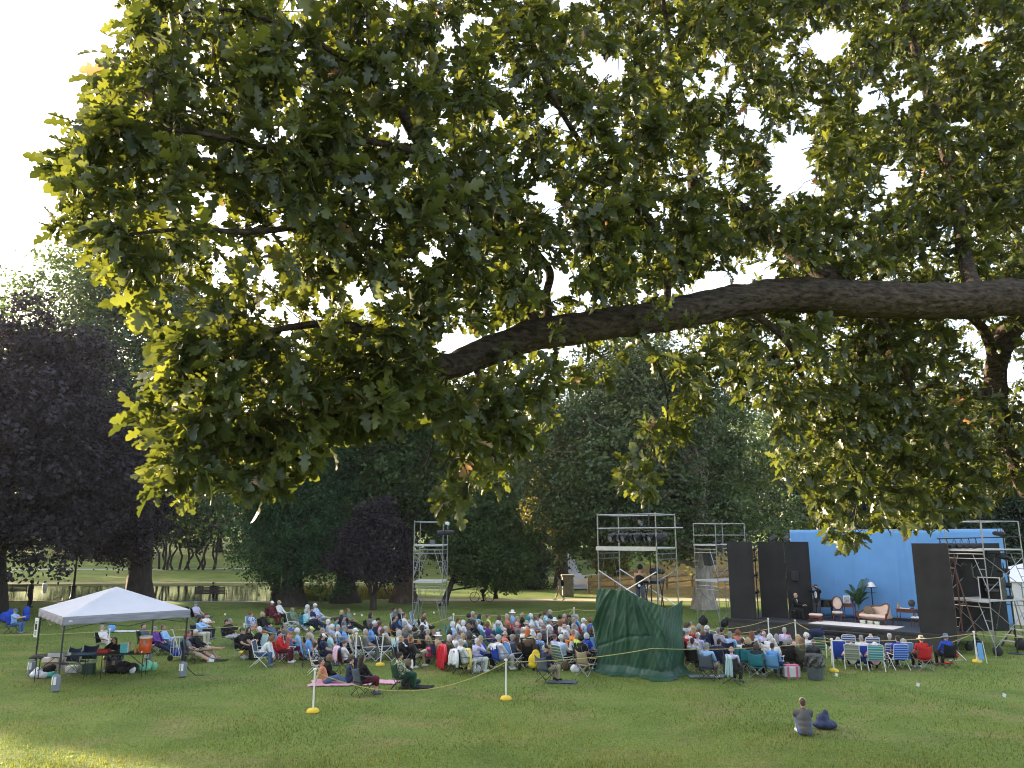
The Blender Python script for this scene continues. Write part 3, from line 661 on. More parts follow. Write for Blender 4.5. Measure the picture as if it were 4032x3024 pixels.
for i, (x, y, c, lb) in enumerate([(-.52, -.28, (.7, .66, .58), 'pale stack of books under the left end of the settee'), (-.12, -.26, (.66, .62, .52), 'pale stack of books under the middle of the settee'), (.28, -.30, (.75, .73, .68), 'white stack of books under the right end of the settee'), (.52, -.24, (.03, .03, .03), 'dark stack of books under the settee beside its right leg')]):
    r = empty('book_stack', on(SE, x, y, .016), SYAW + .1 * i, lb, 'books', 'books under the settee'); R_ = random.Random(i)
    for k in range(4): MB().box((R_.uniform(-.02, .02), R_.uniform(-.02, .02), .02 + .035 * k), (.22, .16, .032), R_.uniform(-.2, .2)).build('book', mat('book_cover_%d' % (i * 4 + k), [q * R_.uniform(.7, 1.1) for q in c], rough=.6), r)
# floor lamp and potted palm
FL = sobj('floor_lamp', 3466, 2436, SYAW, 'floor lamp with white domed shade standing behind the settee', 'lamp', bmax=-.55)
MB().lathe([(.17, 0), (.17, .03), (.04, .06), (.028, .1), (.028, 1.60), (.05, 1.62), (.02, 1.66)], (0, 0, 0), 14).build('pole', DARKM, FL)
MB().lathe([(.24, 1.66), (.24, 1.69), (.19, 1.71), (.17, 1.78), (.11, 1.88), (.03, 1.92)], (0, 0, 0), 20).build('lamp_shade', mat('lamp_glass', (.80, .78, .72), rough=.3, spec=.6), FL)
mb = MB(); mb.lathe([(.29, 1.64), (.30, 1.66), (.26, 1.67)], (0, 0, 0), 20); mb.tube([(0, 0, 1.40), (.2, 0, 1.36), (.24, 0, 1.44)], .012, 6); mb.tube([(0, 0, 1.40), (-.2, 0, 1.36), (-.24, 0, 1.44)], .012, 6); mb.build('lamp_bracket', DARKM, FL)
PP = sobj('potted_palm', 3393, 2437, SYAW, 'feathery green potted palm behind the left end of the settee', 'potted plant', bmax=-.6)
MB().lathe([(.17, 0), (.19, .02), (.24, .36), (.26, .40), (.23, .41), (.22, .36), (.05, .35)], (0, 0, 0), 18).build('pot', mat('brown_pot', (.09, .045, .03), rough=.5), PP)
def palm():
    R = random.Random(4); V = []; F = []; stems = MB()
    for i in range(15):
        a = i * 2.4; L = R.uniform(1.0, 1.5); up = R.uniform(1.0, 1.55); pts = []
        for k in range(13):
            t = k / 12; pts.append(Vector((cos(a) * L * .48 * t ** 1.7, sin(a) * L * .30 * t ** 1.7, .36 + L * (1.25 * up * t - .55 * t * t))))
        stems.tube(pts, [.012 * (1 - .06 * k) for k in range(13)], 5)
        side = Vector((-sin(a), cos(a), 0))
        for k in range(4, 13):
            for s in (-1, 1):
                for q in (0, .5):
                    if k == 12 and q: continue
                    p = pts[k].lerp(pts[min(12, k + 1)], q); d = (pts[k] - pts[k - 1]).normalized(); l = .34 * (1 - abs(k - 8) / 9)
                    tip = p + side * s * l * .75 + d * l * .5 - Vector((0, 0, l * .35)); wv = d.cross(side).normalized() * 0 + d * .016
                    b0 = len(V); V += [p - wv, p + wv, (p + tip) / 2 + wv * 1.2 + Vector((0, 0, .02)), tip, (p + tip) / 2 - wv * 1.2 + Vector((0, 0, .02))]; F.append((b0, b0 + 4, b0 + 3)); F.append((b0, b0 + 1, b0 + 4)); F.append((b0 + 1, b0 + 2, b0 + 4)); F.append((b0 + 4, b0 + 2, b0 + 3))
    stems.build('stem', mat('palm_stem', (.10, .15, .04)), PP)
    V = np.array([tuple(v) for v in V]); raw_mesh('fronds', V, 3, leaf_mat('palm_leaf', (.03, .075, .03), (.07, .13, .05), trans=.3), PP, np.random.default_rng(1).random(len(V)), tris=np.array(F))
palm(); PP.scale = (.78, .78, .85)
SC = sobj('small_chair', 3612, 2470, SYAW, 'small white-seated chair half hidden by the wide black flat', 'chair')
MB().box((0, 0, .45), (.4, .4, .08), bev=.03).build('seat', mat('white_seat', (.75, .70, .65), rough=.8), SC)
MB().tube([(-.17, .18, .4), (-.16, .24, .95), (.16, .24, .95), (.17, .18, .4)], .02, 8).build('back_frame', WOODF, SC)
for x in (-.17, .17):
    for y in (-.17, .17): MB().tube([(x, y, .42), (x * 1.1, y * 1.1, 0)], [.022, .015], 8).build('leg', WOODF, SC)
# white cloth and speaker hanging in the left gap
r = MB().sheet([[(x + .03 * sin(z * 5 + x * 20), .03 * sin(x * 30 + z), z) for x in (0, .07, .14, .21, .28)] for z in (0.02, .4, .8, 1.2, 1.6, 1.9)], .01).build('white_cloth', mat('white_cloth', (.70, .70, .72), rough=.9), None, loc=sw(.66, 2.3, ZS), label='white cloth hanging in the narrow gap between the left flats', cat='cloth'); r.rotation_euler = (0, 0, SYAW)
r = empty('light_boom', sw(1.05, 1.0, ZS), SYAW, 'black vertical lighting pole with small lamps in the gap of the left flats', 'lighting pole'); mb = MB(); mb.tube([(0, 0, 0), (0, 0, 3.5)], .03, 8); mb.lathe([(.25, 0), (.25, .02), (.03, .04)], (0, 0, 0), 16); mb.build('pole', DARKM, r)
for z in (1.2, 2.0, 2.7, 3.2):
    MB().lathe([(.05, -.14), (.07, -.1), (.07, .06), (.10, .14)], (.0, -.12, z), 12, Matrix.Rotation(1.2, 3, 'Y')).build('lamp_can', DARKM, r)
r = empty('loudspeaker', sw(2.55, 2.0, ZS + 1.75), SYAW - .4, 'small black loudspeaker box fixed to the left wing flats', 'loudspeaker'); MB().box((0, 0, .22), (.28, .26, .44), bev=.02).build('cabinet', DARKM, r); MB().box((0, -.132, .22), (.24, .01, .40)).build('grille', BLACK, r)

# ------------------------------------------------------------------ lamps used on the towers
def par_can(name, loc, yaw, pitch, label, group='black stage lights on the towers', L=.42, r_=.13):
    r = empty(name, loc, yaw, label, 'stage light', group)
    M = Matrix.Rotation(pi / 2 + pitch, 3, 'X')
    MB().lathe([(r_ * .45, -L * .55), (r_ * .8, -L * .4), (r_ * .85, 0), (r_, L * .1), (r_, L * .45), (r_ * .9, L * .45), (r_ * .85, L * .2)], (0, 0, -.28), 16, M).build('lamp_can', DARKM, r)
    MB().lathe([(r_ * .84, -.004), (r_ * .84, .004)], Vector((0, 0, -.28)) + M @ Vector((0, 0, L * .3)), 16, M).build('lens', mat('lamp_lens', (.35, .37, .40), rough=.1, metal=.6), r)
    MB().tube([(-r_ - .02, 0, -.28), (-r_ - .02, 0, -.08), (0, 0, -.05), (r_ + .02, 0, -.08), (r_ + .02, 0, -.28)], .012, 6).tube([(0, 0, -.05), (0, 0, .03)], .02, 6).build('yoke', DARKM, r)
    return r
# ------------------------------------------------------------------ scaffold towers
def scaffold(label, A, yaw, W, D, frames, top, planks, braces, rails=(), r_=.022, side=False, skip_top_back=False, name='scaffold_tower'):
    """A = front-left foot; W along the front, D to the back; ladder frames on the left and right sides... frames = heights of joints"""
    root = empty(name, (A[0], A[1], 0), yaw, label, 'scaffold')
    for x in (0, W):
        for y in (0, D):
            mb = MB(); mb.tube([(x, y, .02), (x, y, top)], r_, 8)
            for z in frames[1:]: mb.tube([(x, y, z - .06), (x, y, z + .06)], r_ * 1.35, 8)
            mb.lathe([(.08, .0), (.08, .012), (.03, .02)], (x, y, 0), 10); mb.build('post', STEEL, root)
    fr = list(zip(frames[:-1], frames[1:]))
    for y in (0, D):
        for z0, z1 in fr:
            mb = MB(); h = z1 - z0; W0 = W; W = D if side else W0
            mb.tube([(0, y, z1 - .12), (W, y, z1 - .12)], r_ * .9, 8); mb.tube([(0, y, z1 - .30), (W, y, z1 - .30)], r_ * .7, 8)
            for sx in (0, 1):
                xa = W * .30 if sx == 0 else W * .70; xe = 0.02 if sx == 0 else W - .02
                mb.tube([(xa, y, z1 - .12), (xe, y, z0 + h * .22)], r_ * .7, 6)
                for q in (.62, .45): mb.tube([(xe, y, z0 + h * q), (xe + (xa - xe) * (q - .22) / .66, y, z0 + h * q)], r_ * .6, 6)
            W = W0
            if side: mb.v = [(0 if y == 0 else W, p[0], p[2]) for p in mb.v]
            mb.build('ladder_frame', STEEL, root)
    for z0, z1 in braces:
        for x in (0, W):
            MB().tube([(x, 0, z0), (x, D, z1)], r_ * .65, 6).build('cross_brace', STEEL, root); MB().tube([(x + .02, 0, z1), (x + .02, D, z0)], r_ * .65, 6).build('cross_brace', STEEL, root)
    for z in planks:
        mb = MB(); k = max(2, int(round(W / .24)))
        for i in range(k): mb.box(((i + .5) * W / k, D / 2, z), (W / k - .012, D + .12, .05), bev=.006)
        for y in (-.04, D + .04): mb.tube([(0, y, z - .045), (W, y, z - .045)], .025, 6)
        mb.build('platform', PLANK, root)
    for z in rails:
        mb = MB()
        for a, b in (((0, 0), (W, 0)), ((W, 0), (W, D)), ((0, D), (W, D)), ((0, 0), (0, D))): mb.tube([(*a, z), (*b, z)], r_ * .9, 8)
        mb.build('guard_rail', STEEL, root)
    return root
def lw(root, x, y, z): return Matrix.Translation(root.location) @ Matrix.Rotation(root.rotation_euler.z, 4, 'Z') @ Vector((x, y, z))
# slim tower left of the crowd's middle
A = g(1622, 2492); yaw = -.06
T1 = scaffold('slim steel scaffold tower with white planks rising among the audience', A, yaw, 1.42, 1.6, [0, 2.25, 4.0], at(1625, 2048, A.y).z, [2.38, 4.12], [(.5, 1.7), (2.7, 3.6)], [at(1625, 2052, A.y).z - .03])
par_can('spotlight', lw(T1, 1.46, .1, 4.98), -1.3, .1, 'long black spotlight pointing right from the slim scaffold tower', L=.85, r_=.14)
r = empty('dimmer_box', lw(T1, .86, .25, 4.145), yaw, 'grey equipment box on the upper planks of the slim tower', 'equipment box'); MB().box((0, 0, .10), (.24, .2, .2), bev=.015).build('case', mat('grey_box', (.12, .12, .13)), r); MB().tube([(.08, 0, .2), (.2, 0, .28), (.3, .0, .1), (.38, 0, .22)], .015, 6).build('cable', RUBBER, r)
r = empty('small_floodlight', lw(T1, 1.5, 0, 5.15), yaw, 'small silver floodlight on the top right corner of the slim tower', 'floodlight'); MB().box((.12, 0, 0), (.22, .12, .15), M=Matrix.Rotation(.3, 3, 'Y'), bev=.02).build('lamp_head', ALU, r); MB().tube([(-.08, 0, -.12), (.06, 0, -.03)], .015, 6).build('bracket', STEEL, r)
# covered tower
A2 = g(2604, 2673); th2 = radians(37)
W_, D_ = 2.25, 1.5
dx = Vector((cos(th2), -sin(th2), 0)); T2A = A2 - dx * W_
T2 = scaffold('tall scaffold tower of two lifts whose foot is wrapped in green tarpaulin', T2A, -th2, W_, D_, [0, 2.0, 4.05], at(2588, 2018, A2.y).z, [1.95, 4.12], [], [at(2588, 2020, A2.y).z - .03, 4.78], side=True)
for y in (0, D_):
    for a, b in (((.02, 3.35), (W_ - .02, 2.15)), ((.02, 2.15), (W_ - .02, 3.35))):
        MB().tube([(a[0], y - .03, a[1]), (b[0], y - .03, b[1])], .02, 8).build('cross_brace', ALU, T2)
MB().tube([(0, -.05, 4.78), (W_ + 1.0, -.05, 4.78)], .024, 8).build('lighting_bar', STEEL, T2)
MB().box((W_ / 2, -.09, 4.10), (W_ + .05, .03, .14)).build('toe_board', mat('toe_board_paint', (.50, .50, .49), rough=.6), T2)
POS8 = ['first', 'second', 'third', 'fourth', 'fifth', 'sixth', 'seventh', 'eighth']
for i in range(8):
    par_can('stage_light', lw(T2, .52 + i * .255, .1 + (i % 2) * .12, 4.76), -th2 - .45 + random.uniform(-.3, .3), .3, '%s black stage light from the left in the row on the covered tower' % POS8[i], group='stage lights in a row on the covered tower', L=.40, r_=.15)
par_can('stage_light', lw(T2, .9, D_, at(2588, 2020, A2.y).z - .02), .4, .4, 'small black light hung from the top rail of the covered tower', L=.3, r_=.1)
r = empty('lighting_desk', lw(T2, 1.45, 1.1, 1.98), -th2, 'dark control desk on a stand in front of the technician', 'control desk'); MB().box((0, .2, 1.0), (.7, .45, .1), M=Matrix.Rotation(.2, 3, 'X'), bev=.02).build('console', DARKM, r)
for x in (-.3, .3): MB().tube([(x, .05, 0), (x, .35, .98)], .02, 6).tube([(x, .35, 0), (x, .05, .98)], .02, 6).build('leg', DARKM, r)
r = par_can('follow_spot', lw(T2, 1.78, .9, 3.6), -th2 - .8, .0, 'black follow spot on a stand beside the technician', L=.5, r_=.12); MB().tube([(0, 0, -.28), (0, 0, -1.62)], .02, 6).build('stand', DARKM, r)
r = MB().tube([(0, 0, 1.98), (0, 0, 5.75)], .022, 8).build('aerial_pole', DARKM, None, loc=lw(T2, 1.3, D_ - .12, 0), label='tall thin black pole standing up through the covered tower', cat='pole')
# tarpaulin
def tarpaulin():
    per = [(-.16, .95), (-.13, .30), (-.07, -.08), (.3, -.1), (W_ * .5, -.11), (W_ * .8, -.1), (W_ + .08, -.1), (W_ + .13, .4), (W_ + .12, D_ * .6), (W_ + .10, D_ + .08)]
    tops = [2.25, 2.55, 2.72, 2.73, 2.74, 2.45, 2.28, 2.10, 2.20, 2.34]
    # resample
    pp = [Vector((*p, t)) for p, t in zip(per, tops)]; cum = [0]
    for a, b in zip(pp[:-1], pp[1:]): cum.append(cum[-1] + (b.xy - a.xy).length)
    nu, nv = 190, 84; rows = []; R = random.Random(9)
    fold = [(R.uniform(.05, .95) * cum[-1], R.uniform(.025, .06), R.uniform(.03, .07), R.uniform(-.5, .5)) for _ in range(26)]
    apex = cum[4]
    for i in range(nu + 1):
        s = cum[-1] * i / nu; k = max(j for j in range(len(cum)) if cum[j] <= s + 1e-9); k = min(k, len(cum) - 2); t = (s - cum[k]) / (cum[k + 1] - cum[k])
        p = pp[k].lerp(pp[k + 1], t); tg = (pp[k + 1] - pp[k]).xy.normalized(); nn = Vector((tg.y, -tg.x))
        row = []
        for j in range(nv + 1):
            q = j / nv; z = p.z * (1 - q)
            d = 0
            for f in fold:
                sc = apex + (f[0] - apex) * (.30 + .70 * q ** .8)      # folds fan out from the top
                d += f[2] * math.exp(-((s - sc) / f[1]) ** 2) * (.25 + .75 * sin(min(1, q * 1.15) * pi) ** .7)
            d += .03 * sin(s * 9 + 4 * q) * q + .035 * sin(7 * q + s * 2.5) * sin(s * 5 - 3 * q) + .018 * sin(s * 31 + 17 * q) * sin(q * 23 + s * 4)
            d -= .07 * math.exp(-((q - .56 + .12 * (s - 2.2)) / .015) ** 2) * (1 if 1.0 < s < 3.2 else 0) * .5   # fold-line crease
            sp = sst((q - .90) / .10) * (.32 + .14 * sin(s * 4.2) + .07 * sin(s * 13 + 2))                              # spills out over the grass
            zz = z if q < .93 else max(.012 + .035 * abs(sin(s * 17)) * (1 - q) / .07, z * .55)
            row.append((p.x + nn.x * (d + sp), p.y + nn.y * (d + sp), zz + .01))
        rows.append(row)
    o = MB().sheet(rows, .004).build('tarpaulin', mat('green_tarp', (.020, .074, .044), rough=.42, vary=.18, scale=2.2, spec=.4, bump=.15, bscale=16), None, loc=(T2A[0], T2A[1], 0), label='crumpled dark green tarpaulin wrapped round the foot of the scaffold tower', cat='tarpaulin', ang=180)
    o.rotation_euler = (0, 0, -th2)
tarpaulin()
r = MB().sheet([[(x + .02 * sin(z * 9), .05 * sin(x * 9 + z * 4), z) for x in (0, .1, .2, .3)] for z in (.3, .6, .9, 1.2, 1.5, 1.75)], .008).build('white_tarpaulin', mat('white_tarp', (.62, .64, .63), rough=.5), None, loc=lw(T2, -.52, .82, 0), label='pale underside of a sheet hanging at the left edge of the green tarpaulin', cat='tarpaulin'); r.rotation_euler = (0, 0, -th2 - .8)
r = MB().box((0, 0, .035), (1.1, .35, .05), bev=.02).box((.55, .1, .05), (.5, .3, .05), .4, bev=.02).build('folded_sheet', mat('grey_sheet', (.16, .18, .20), rough=.6, vary=.3, bump=.4), None, loc=g(2780, 2668), label='crumpled grey ground sheet lying right of the green tarpaulin', cat='ground sheet')
MB().box((0, 0, 1.05), (.05, .05, 2.1)).build('wooden_post', DARKM, None, loc=g(2672, 2640), label='dark upright post at the right edge of the green tarpaulin', cat='post')
# left-stage tower
A3 = g(2748, 2462); yaw3 = radians(-60)
T3 = scaffold('steel scaffold tower standing left of the stage with a hanging loudspeaker', A3, yaw3, 1.6, 2.1, [0, 2.15, 4.0], at(2748, 2061, A3.y).z, [2.3, 4.12], [(.3, 1.9), (2.5, 3.8)], [at(2748, 2061, A3.y).z - .02, 4.6])
def speaker(loc, yaw, s, label, tilt=.15):
    r = empty('loudspeaker', loc, yaw, label, 'loudspeaker'); M = Matrix.Rotation(tilt, 3, 'X')
    MB().box((0, 0, 0), (s[0], s[1], s[2]), M=M, bev=.03).build('cabinet', DARKM, r); MB().box(M @ Vector((0, -s[1] / 2 - .004, 0)), (s[0] * .88, .012, s[2] * .92), M=M).build('grille', BLACK, r); return r
speaker(lw(T3, .75, .3, 3.42), yaw3, (.48, .42, .72), 'black loudspeaker hanging inside the left stage scaffold')
par_can('stage_light', lw(T3, 1.5, .2, 4.5), yaw3 - .8, .3, 'black light on the right side of the left stage scaffold')
par_can('stage_light', lw(T3, 1.45, 2.1, 4.95), yaw3 - .5, .2, 'black light on the far corner of the left stage scaffold', L=.3, r_=.1)
for i, (a, b) in enumerate(((1.9, 1.2), (2.5, 1.4))):
    par_can('stage_light', sw(a, b, ZT + .42), SYAW - .6 + i * .5, .5, ['left one of the two dark lights clamped on top of the left flats', 'right one of the two dark lights clamped on top of the left flats'][i], group='lights on the left flats')
def sandbag(loc, label, s=1.0):
    mb = MB(); mb.ball((0, 0, .17 * s), (.20 * s, .13 * s, .19 * s), 12, 8); mb.box((0, 0, .36 * s), (.16 * s, .05 * s, .08 * s), bev=.02); mb.build('sandbag', RUBBER, None, loc=loc, label=label, cat='sandbag', group='black sandbags on the scaffold feet')
sandbag(g(2770, 2462), 'black sandbag at the foot of the left stage scaffold, leftmost', 1.25); sandbag(g(2848, 2470), 'black sandbag at the right foot of the left stage scaffold'); sandbag(g(2864, 2462), 'black sandbag against the left end of the stage skirt')
# right tower
A4 = g(3773, 2563); B4 = g(3893, 2578); d4 = (B4 - A4); yaw4 = atan2(d4.y, d4.x); W4 = d4.length
yaw4 = radians(-70); W4 = 1.65
T4 = scaffold('steel scaffold tower right of the stage carrying lights and a flight case', A4, yaw4, W4, 2.1, [0, 2.1, 3.95], at(3773, 2053, A4.y).z, [2.05, 4.0], [(.3, 1.8), (2.4, 3.7)], [at(3773, 2053, A4.y).z - .02])
FC = empty('flight_case', lw(T4, 1.25, .75, 2.08), yaw4 + .35, 'open black flight case with silver edges on the right tower', 'flight case')
mb = MB()
for c_, s_ in (((0, .3, .42), (.75, .03, .84)), ((-.36, 0, .42), (.03, .6, .84)), ((.36, 0, .42), (.03, .6, .84)), ((0, 0, .015), (.7, .6, .03)), ((0, 0, .825), (.7, .6, .03))): mb.box(c_, s_)
mb.build('case', DARKM, FC)
mb = MB()
for x in (-.375, .375): mb.box((x, -.305, .42), (.035, .035, .88))
for z in (.0, .84): mb.box((0, -.305, z), (.715, .035, .035))
mb.build('edge_trim', ALU, FC); MB().box((0, .05, .35), (.5, .3, .1)).box((0, .05, .55), (.55, .3, .06)).build('rack_unit', mat('rack_grey', (.09, .09, .10)), FC)
speaker(lw(T4, .55, .35, 3.15), yaw4 + .5, (.36, .34, .62), 'black loudspeaker hanging in the left half of the right tower', .25)
BAR = MB().tube([(-.35, 0, 0), (2.6, 0, .08)], .024, 8).build('lighting_bar', DARKM, None, loc=lw(T4, .1, -.08, 4.42), label='long black lighting bar across the right tower', cat='lighting bar'); BAR.rotation_euler = (0, 0, radians(-22))
for i in range(6): par_can('stage_light', BAR.location + Vector((cos(radians(-22)), sin(radians(-22)), 0)) * (-.25 + i * .26), -1.9 + random.uniform(-.2, .2), .2, '%s black stage light from the left on the long bar of the right tower' % POS8[i], group='stage lights on the long bar of the right tower', L=.42, r_=.11)
PO = MB().tube([(0, 0, .02), (0, 0, 4.6)], .03, 8).lathe([(.35, 0), (.35, .02), (.04, .05)], (0, 0, 0), 16).build('lighting_pole', DARKM, None, loc=lw(T4, 1.35, 1.55, 0), label='black vertical lighting pole on a round base right of the flight case', cat='lighting pole')
for i, z in enumerate((4.9, 4.0, 3.45, 2.9, 2.4)): par_can('stage_light', lw(T4, 1.35, 1.35, z), 1.1 + (.3 if i < 2 else 0), .15, ['topmost', 'second', 'third', 'fourth', 'lowest'][i] + ' black light counted down the lighting pole beside the right tower', group='lights down the lighting pole', L=.44, r_=.11)
sandbag(lw(T4, 1.5, .3, 0), 'black sandbag at the right front foot of the right tower'); sandbag(lw(T4, .1, .5, 0), 'black sandbag at the left foot of the right tower', .9); sandbag(g(3850, 2545), 'black sandbag lying behind the right tower near the lighting pole', .9); sandbag(g(4022, 2560), 'black sandbag at the right edge of the photo', 1.2)
r = empty('stage_steps', g(3985, 2548), yaw4, 'pale wooden steps leading up to the back of the stage at right', 'steps')
for k in range(3): MB().box((.3, .28 * k, .22 * (k + 1)), (1.5, .28, .045), bev=.008).build('tread', mat('pale_wood', (.42, .38, .30), vary=.2), r)
for x in (-.4, 1.0): MB().tube([(x, -.1, 0), (x, .75, .75)], .03, 6).tube([(x, .75, 0), (x, .75, .7)], .03, 6).build('stringer', DARKM, r)
MQ = empty('marquee', (30.0, 40.5, 0), .25, 'white marquee with sloping roof at the right edge behind the stage', 'marquee')
MT = mat('marquee_cloth', (.72, .72, .74), rough=.7, vary=.05)
p = at(4000, 2290, 41); MQ.location = (p.x + .25, 41, 0)
MB().box((4, 0, 1.1), (8, .04, 2.2)).box((0, 2, 1.1), (.04, 4, 2.2)).build('wall', MT, MQ); MB().add([(-.15, -.15, 2.2), (8.15, -.15, 2.2), (8.15, 4.15, 2.2), (-.15, 4.15, 2.2), (4, 2, 3.3)], [(0, 1, 4), (1, 2, 4), (2, 3, 4), (3, 0, 4), (3, 2, 1, 0)]).build('roof', MT, MQ, smooth=False)
for x, y in ((0, -.03), (8, -.03)): MB().tube([(x, y, 0), (x, y, 2.2)], .03, 8).build('pole', STEEL, MQ)
# ================================================================== PEOPLE
def ik(a, c, l1, l2, pole):
    a, c, pole = Vector(a), Vector(c), Vector(pole); d = c - a; L = min(d.length, (l1 + l2) * .998); d.normalize(); c = a + d * L
    x = (l1 * l1 - l2 * l2 + L * L) / (2 * L); h = sqrt(max(1e-6, l1 * l1 - x * x)); p = pole - d * pole.dot(d); p.normalize()
    return a + d * x + p * h, c
# pose: pelvis, lean (deg, + forward), hands (L, R), hand poles, ankles (L, R), knee pole, head pitch/yaw (deg), toe directions
D_ = dict
POSES = {
 'sit':    D_(pel=(0, 0, .49), lean=-10, hands=((-.13, .30, .60), (.12, .27, .60)), ank=((-.11, .47, .09), (.12, .44, .09)), yaw=0, pit=-4),
 'sitl':   D_(pel=(0, 0, .49), lean=-8, hands=((-.05, .26, .58), (.06, .28, .57)), ank=((-.14, .40, .09), (.10, .50, .09)), yaw=32, pit=-2),
 'sitr':   D_(pel=(0, 0, .49), lean=-9, hands=((-.16, .24, .61), (.05, .30, .58)), ank=((-.10, .52, .09), (.15, .42, .09)), yaw=-34, pit=-5),
 'recl':   D_(pel=(0, .06, .46), lean=-24, hands=((-.10, .26, .58), (.14, .24, .56)), ank=((-.10, .88, .09), (.12, .84, .09)), yaw=-5, pit=10),
 'cross':  D_(pel=(0, .03, .48), lean=-18, hands=((-.14, .30, .62), (.18, .24, .60)), ank=((-.10, .50, .09), (-.10, .58, .60)), kp=((-.1, .6, 1), (.8, .6, .6)), toe=((0, 1, 0), (-.6, .6, -.3)), yaw=-6, pit=4),
 'legup':  D_(pel=(0, .03, .48), lean=-22, hands=((-.12, .26, .62), (.16, .24, .60)), ank=((-.08, .72, .12), (-.02, .90, .48)), kp=((0, .3, 1), (.1, .3, 1)), toe=((0, .8, .3), (0, .9, .5)), yaw=-4, pit=5),
 'chin':   D_(pel=(0, .02, .49), lean=6, hands=((-.10, .34, .60), (.06, .26, 1.02)), hp=((-.6, -.2, -.8), (.7, .2, -.9)), ank=((-.12, .44, .09), (.12, .42, .09)), yaw=-8, pit=-6),
 'fold':   D_(pel=(0, 0, .49), lean=-4, hands=((.12, .20, .76), (-.12, .22, .74)), ank=((-.11, .48, .09), (.10, .54, .09)), yaw=4, pit=0),
 'bend':   D_(pel=(0, 0, .49), lean=38, hands=((-.02, .50, .38), (.10, .52, .34)), ank=((-.14, .36, .09), (.14, .38, .09)), yaw=10, pit=-32),
 'low':    D_(pel=(0, .04, .30), lean=-24, hands=((-.24, .20, .46), (.24, .20, .46)), hp=((-.8, -.4, -.3), (.8, -.4, -.3)), ank=((-.12, .66, .08), (.12, .62, .08)), yaw=-3, pit=8),
 'hug':    D_(pel=(0, 0, .13), lean=10, hands=((.02, .40, .42), (-.04, .40, .40)), hp=((-1, -.25, -.1), (1, -.25, -.1)), ank=((-.13, .46, .07), (.11, .48, .07)), yaw=2, pit=2),
 'lean':   D_(pel=(0, 0, .13), lean=-20, hands=((-.34, -.38, .04), (.30, -.40, .04)), hp=((-.4, -.6, .2), (.4, -.6, .2)), ank=((-.10, .82, .07), (.14, .78, .07)), yaw=-6, pit=10, flat=True),
 'crossed': D_(pel=(0, 0, .13), lean=8, hands=((-.10, .34, .26), (.10, .32, .26)), ank=((.16, .34, .07), (-.16, .26, .07)), kp=((-1, .5, .25), (1, .5, .25)), toe=((.8, .5, 0), (-.8, .5, 0)), yaw=-4, pit=-2),
 'turned': D_(pel=(0, 0, .13), lean=6, hands=((-.06, .40, .30), (.10, .36, .26)), ank=((-.14, .50, .07), (.14, .46, .07)), yaw=-78, pit=0),
 'stand':  D_(pel=(0, 0, .93), lean=2, hands=((-.24, .04, .78), (.24, .04, .78)), ank=((-.10, .0, .08), (.10, .02, .08)), yaw=0, pit=0),
 'walk':   D_(pel=(0, 0, .91), lean=4, hands=((-.24, .22, .86), (.24, -.16, .80)), ank=((-.08, -.32, .16), (.08, .34, .09)), toe=((0, .8, -.5), (0, 1, .15)), yaw=0, pit=-2),
 'aim':    D_(pel=(0, 0, .93), lean=-2, hands=((-.04, .22, 1.60), (.12, .24, 1.56)), hp=((-.9, .3, -.4), (.9, .3, -.6)), ank=((-.14, .06, .08), (.12, -.04, .08)), yaw=10, pit=4),
 'piano':  D_(pel=(0, 0, .60), lean=8, hands=((-.20, .48, .80), (.20, .48, .80)), hp=((-.6, -.2, -.9), (.6, -.2, -.9)), ank=((-.12, .42, .09), (.12, .52, .09)), yaw=0, pit=-14),
 'desk':   D_(pel=(0, 0, .93), lean=8, hands=((-.20, .40, 1.06), (.26, .38, 1.06)), hp=((-.8, -.6, -.6), (.8, -.6, -.6)), ank=((-.12, .0, .08), (.12, .06, .08)), yaw=-4, pit=-10),
 'table':  D_(pel=(0, 0, .44), lean=10, hands=((-.14, .42, .76), (.03, .26, 1.04)), hp=((-.8, -.2, -.7), (.9, .1, -.9)), ank=((-.10, .30, .09), (.10, .34, .09)), yaw=12, pit=-6),
 'phone':  D_(pel=(0, 0, .49), lean=-2, hands=((-.04, .46, .86), (.08, .46, .84)), hp=((-.6, -.2, -.9), (.6, -.2, -.9)), ank=((-.12, .42, .09), (.12, .44, .09)), yaw=-6, pit=-18),
 'ride':   D_(pel=(0, -.05, 1.0), lean=28, hands=((-.24, .50, 1.05), (.24, .50, 1.05)), hp=((-.7, -.3, -.6), (.7, -.3, -.6)), ank=((-.11, .10, .22), (.11, .05, .52)), yaw=0, pit=10),
}
_pose = {}
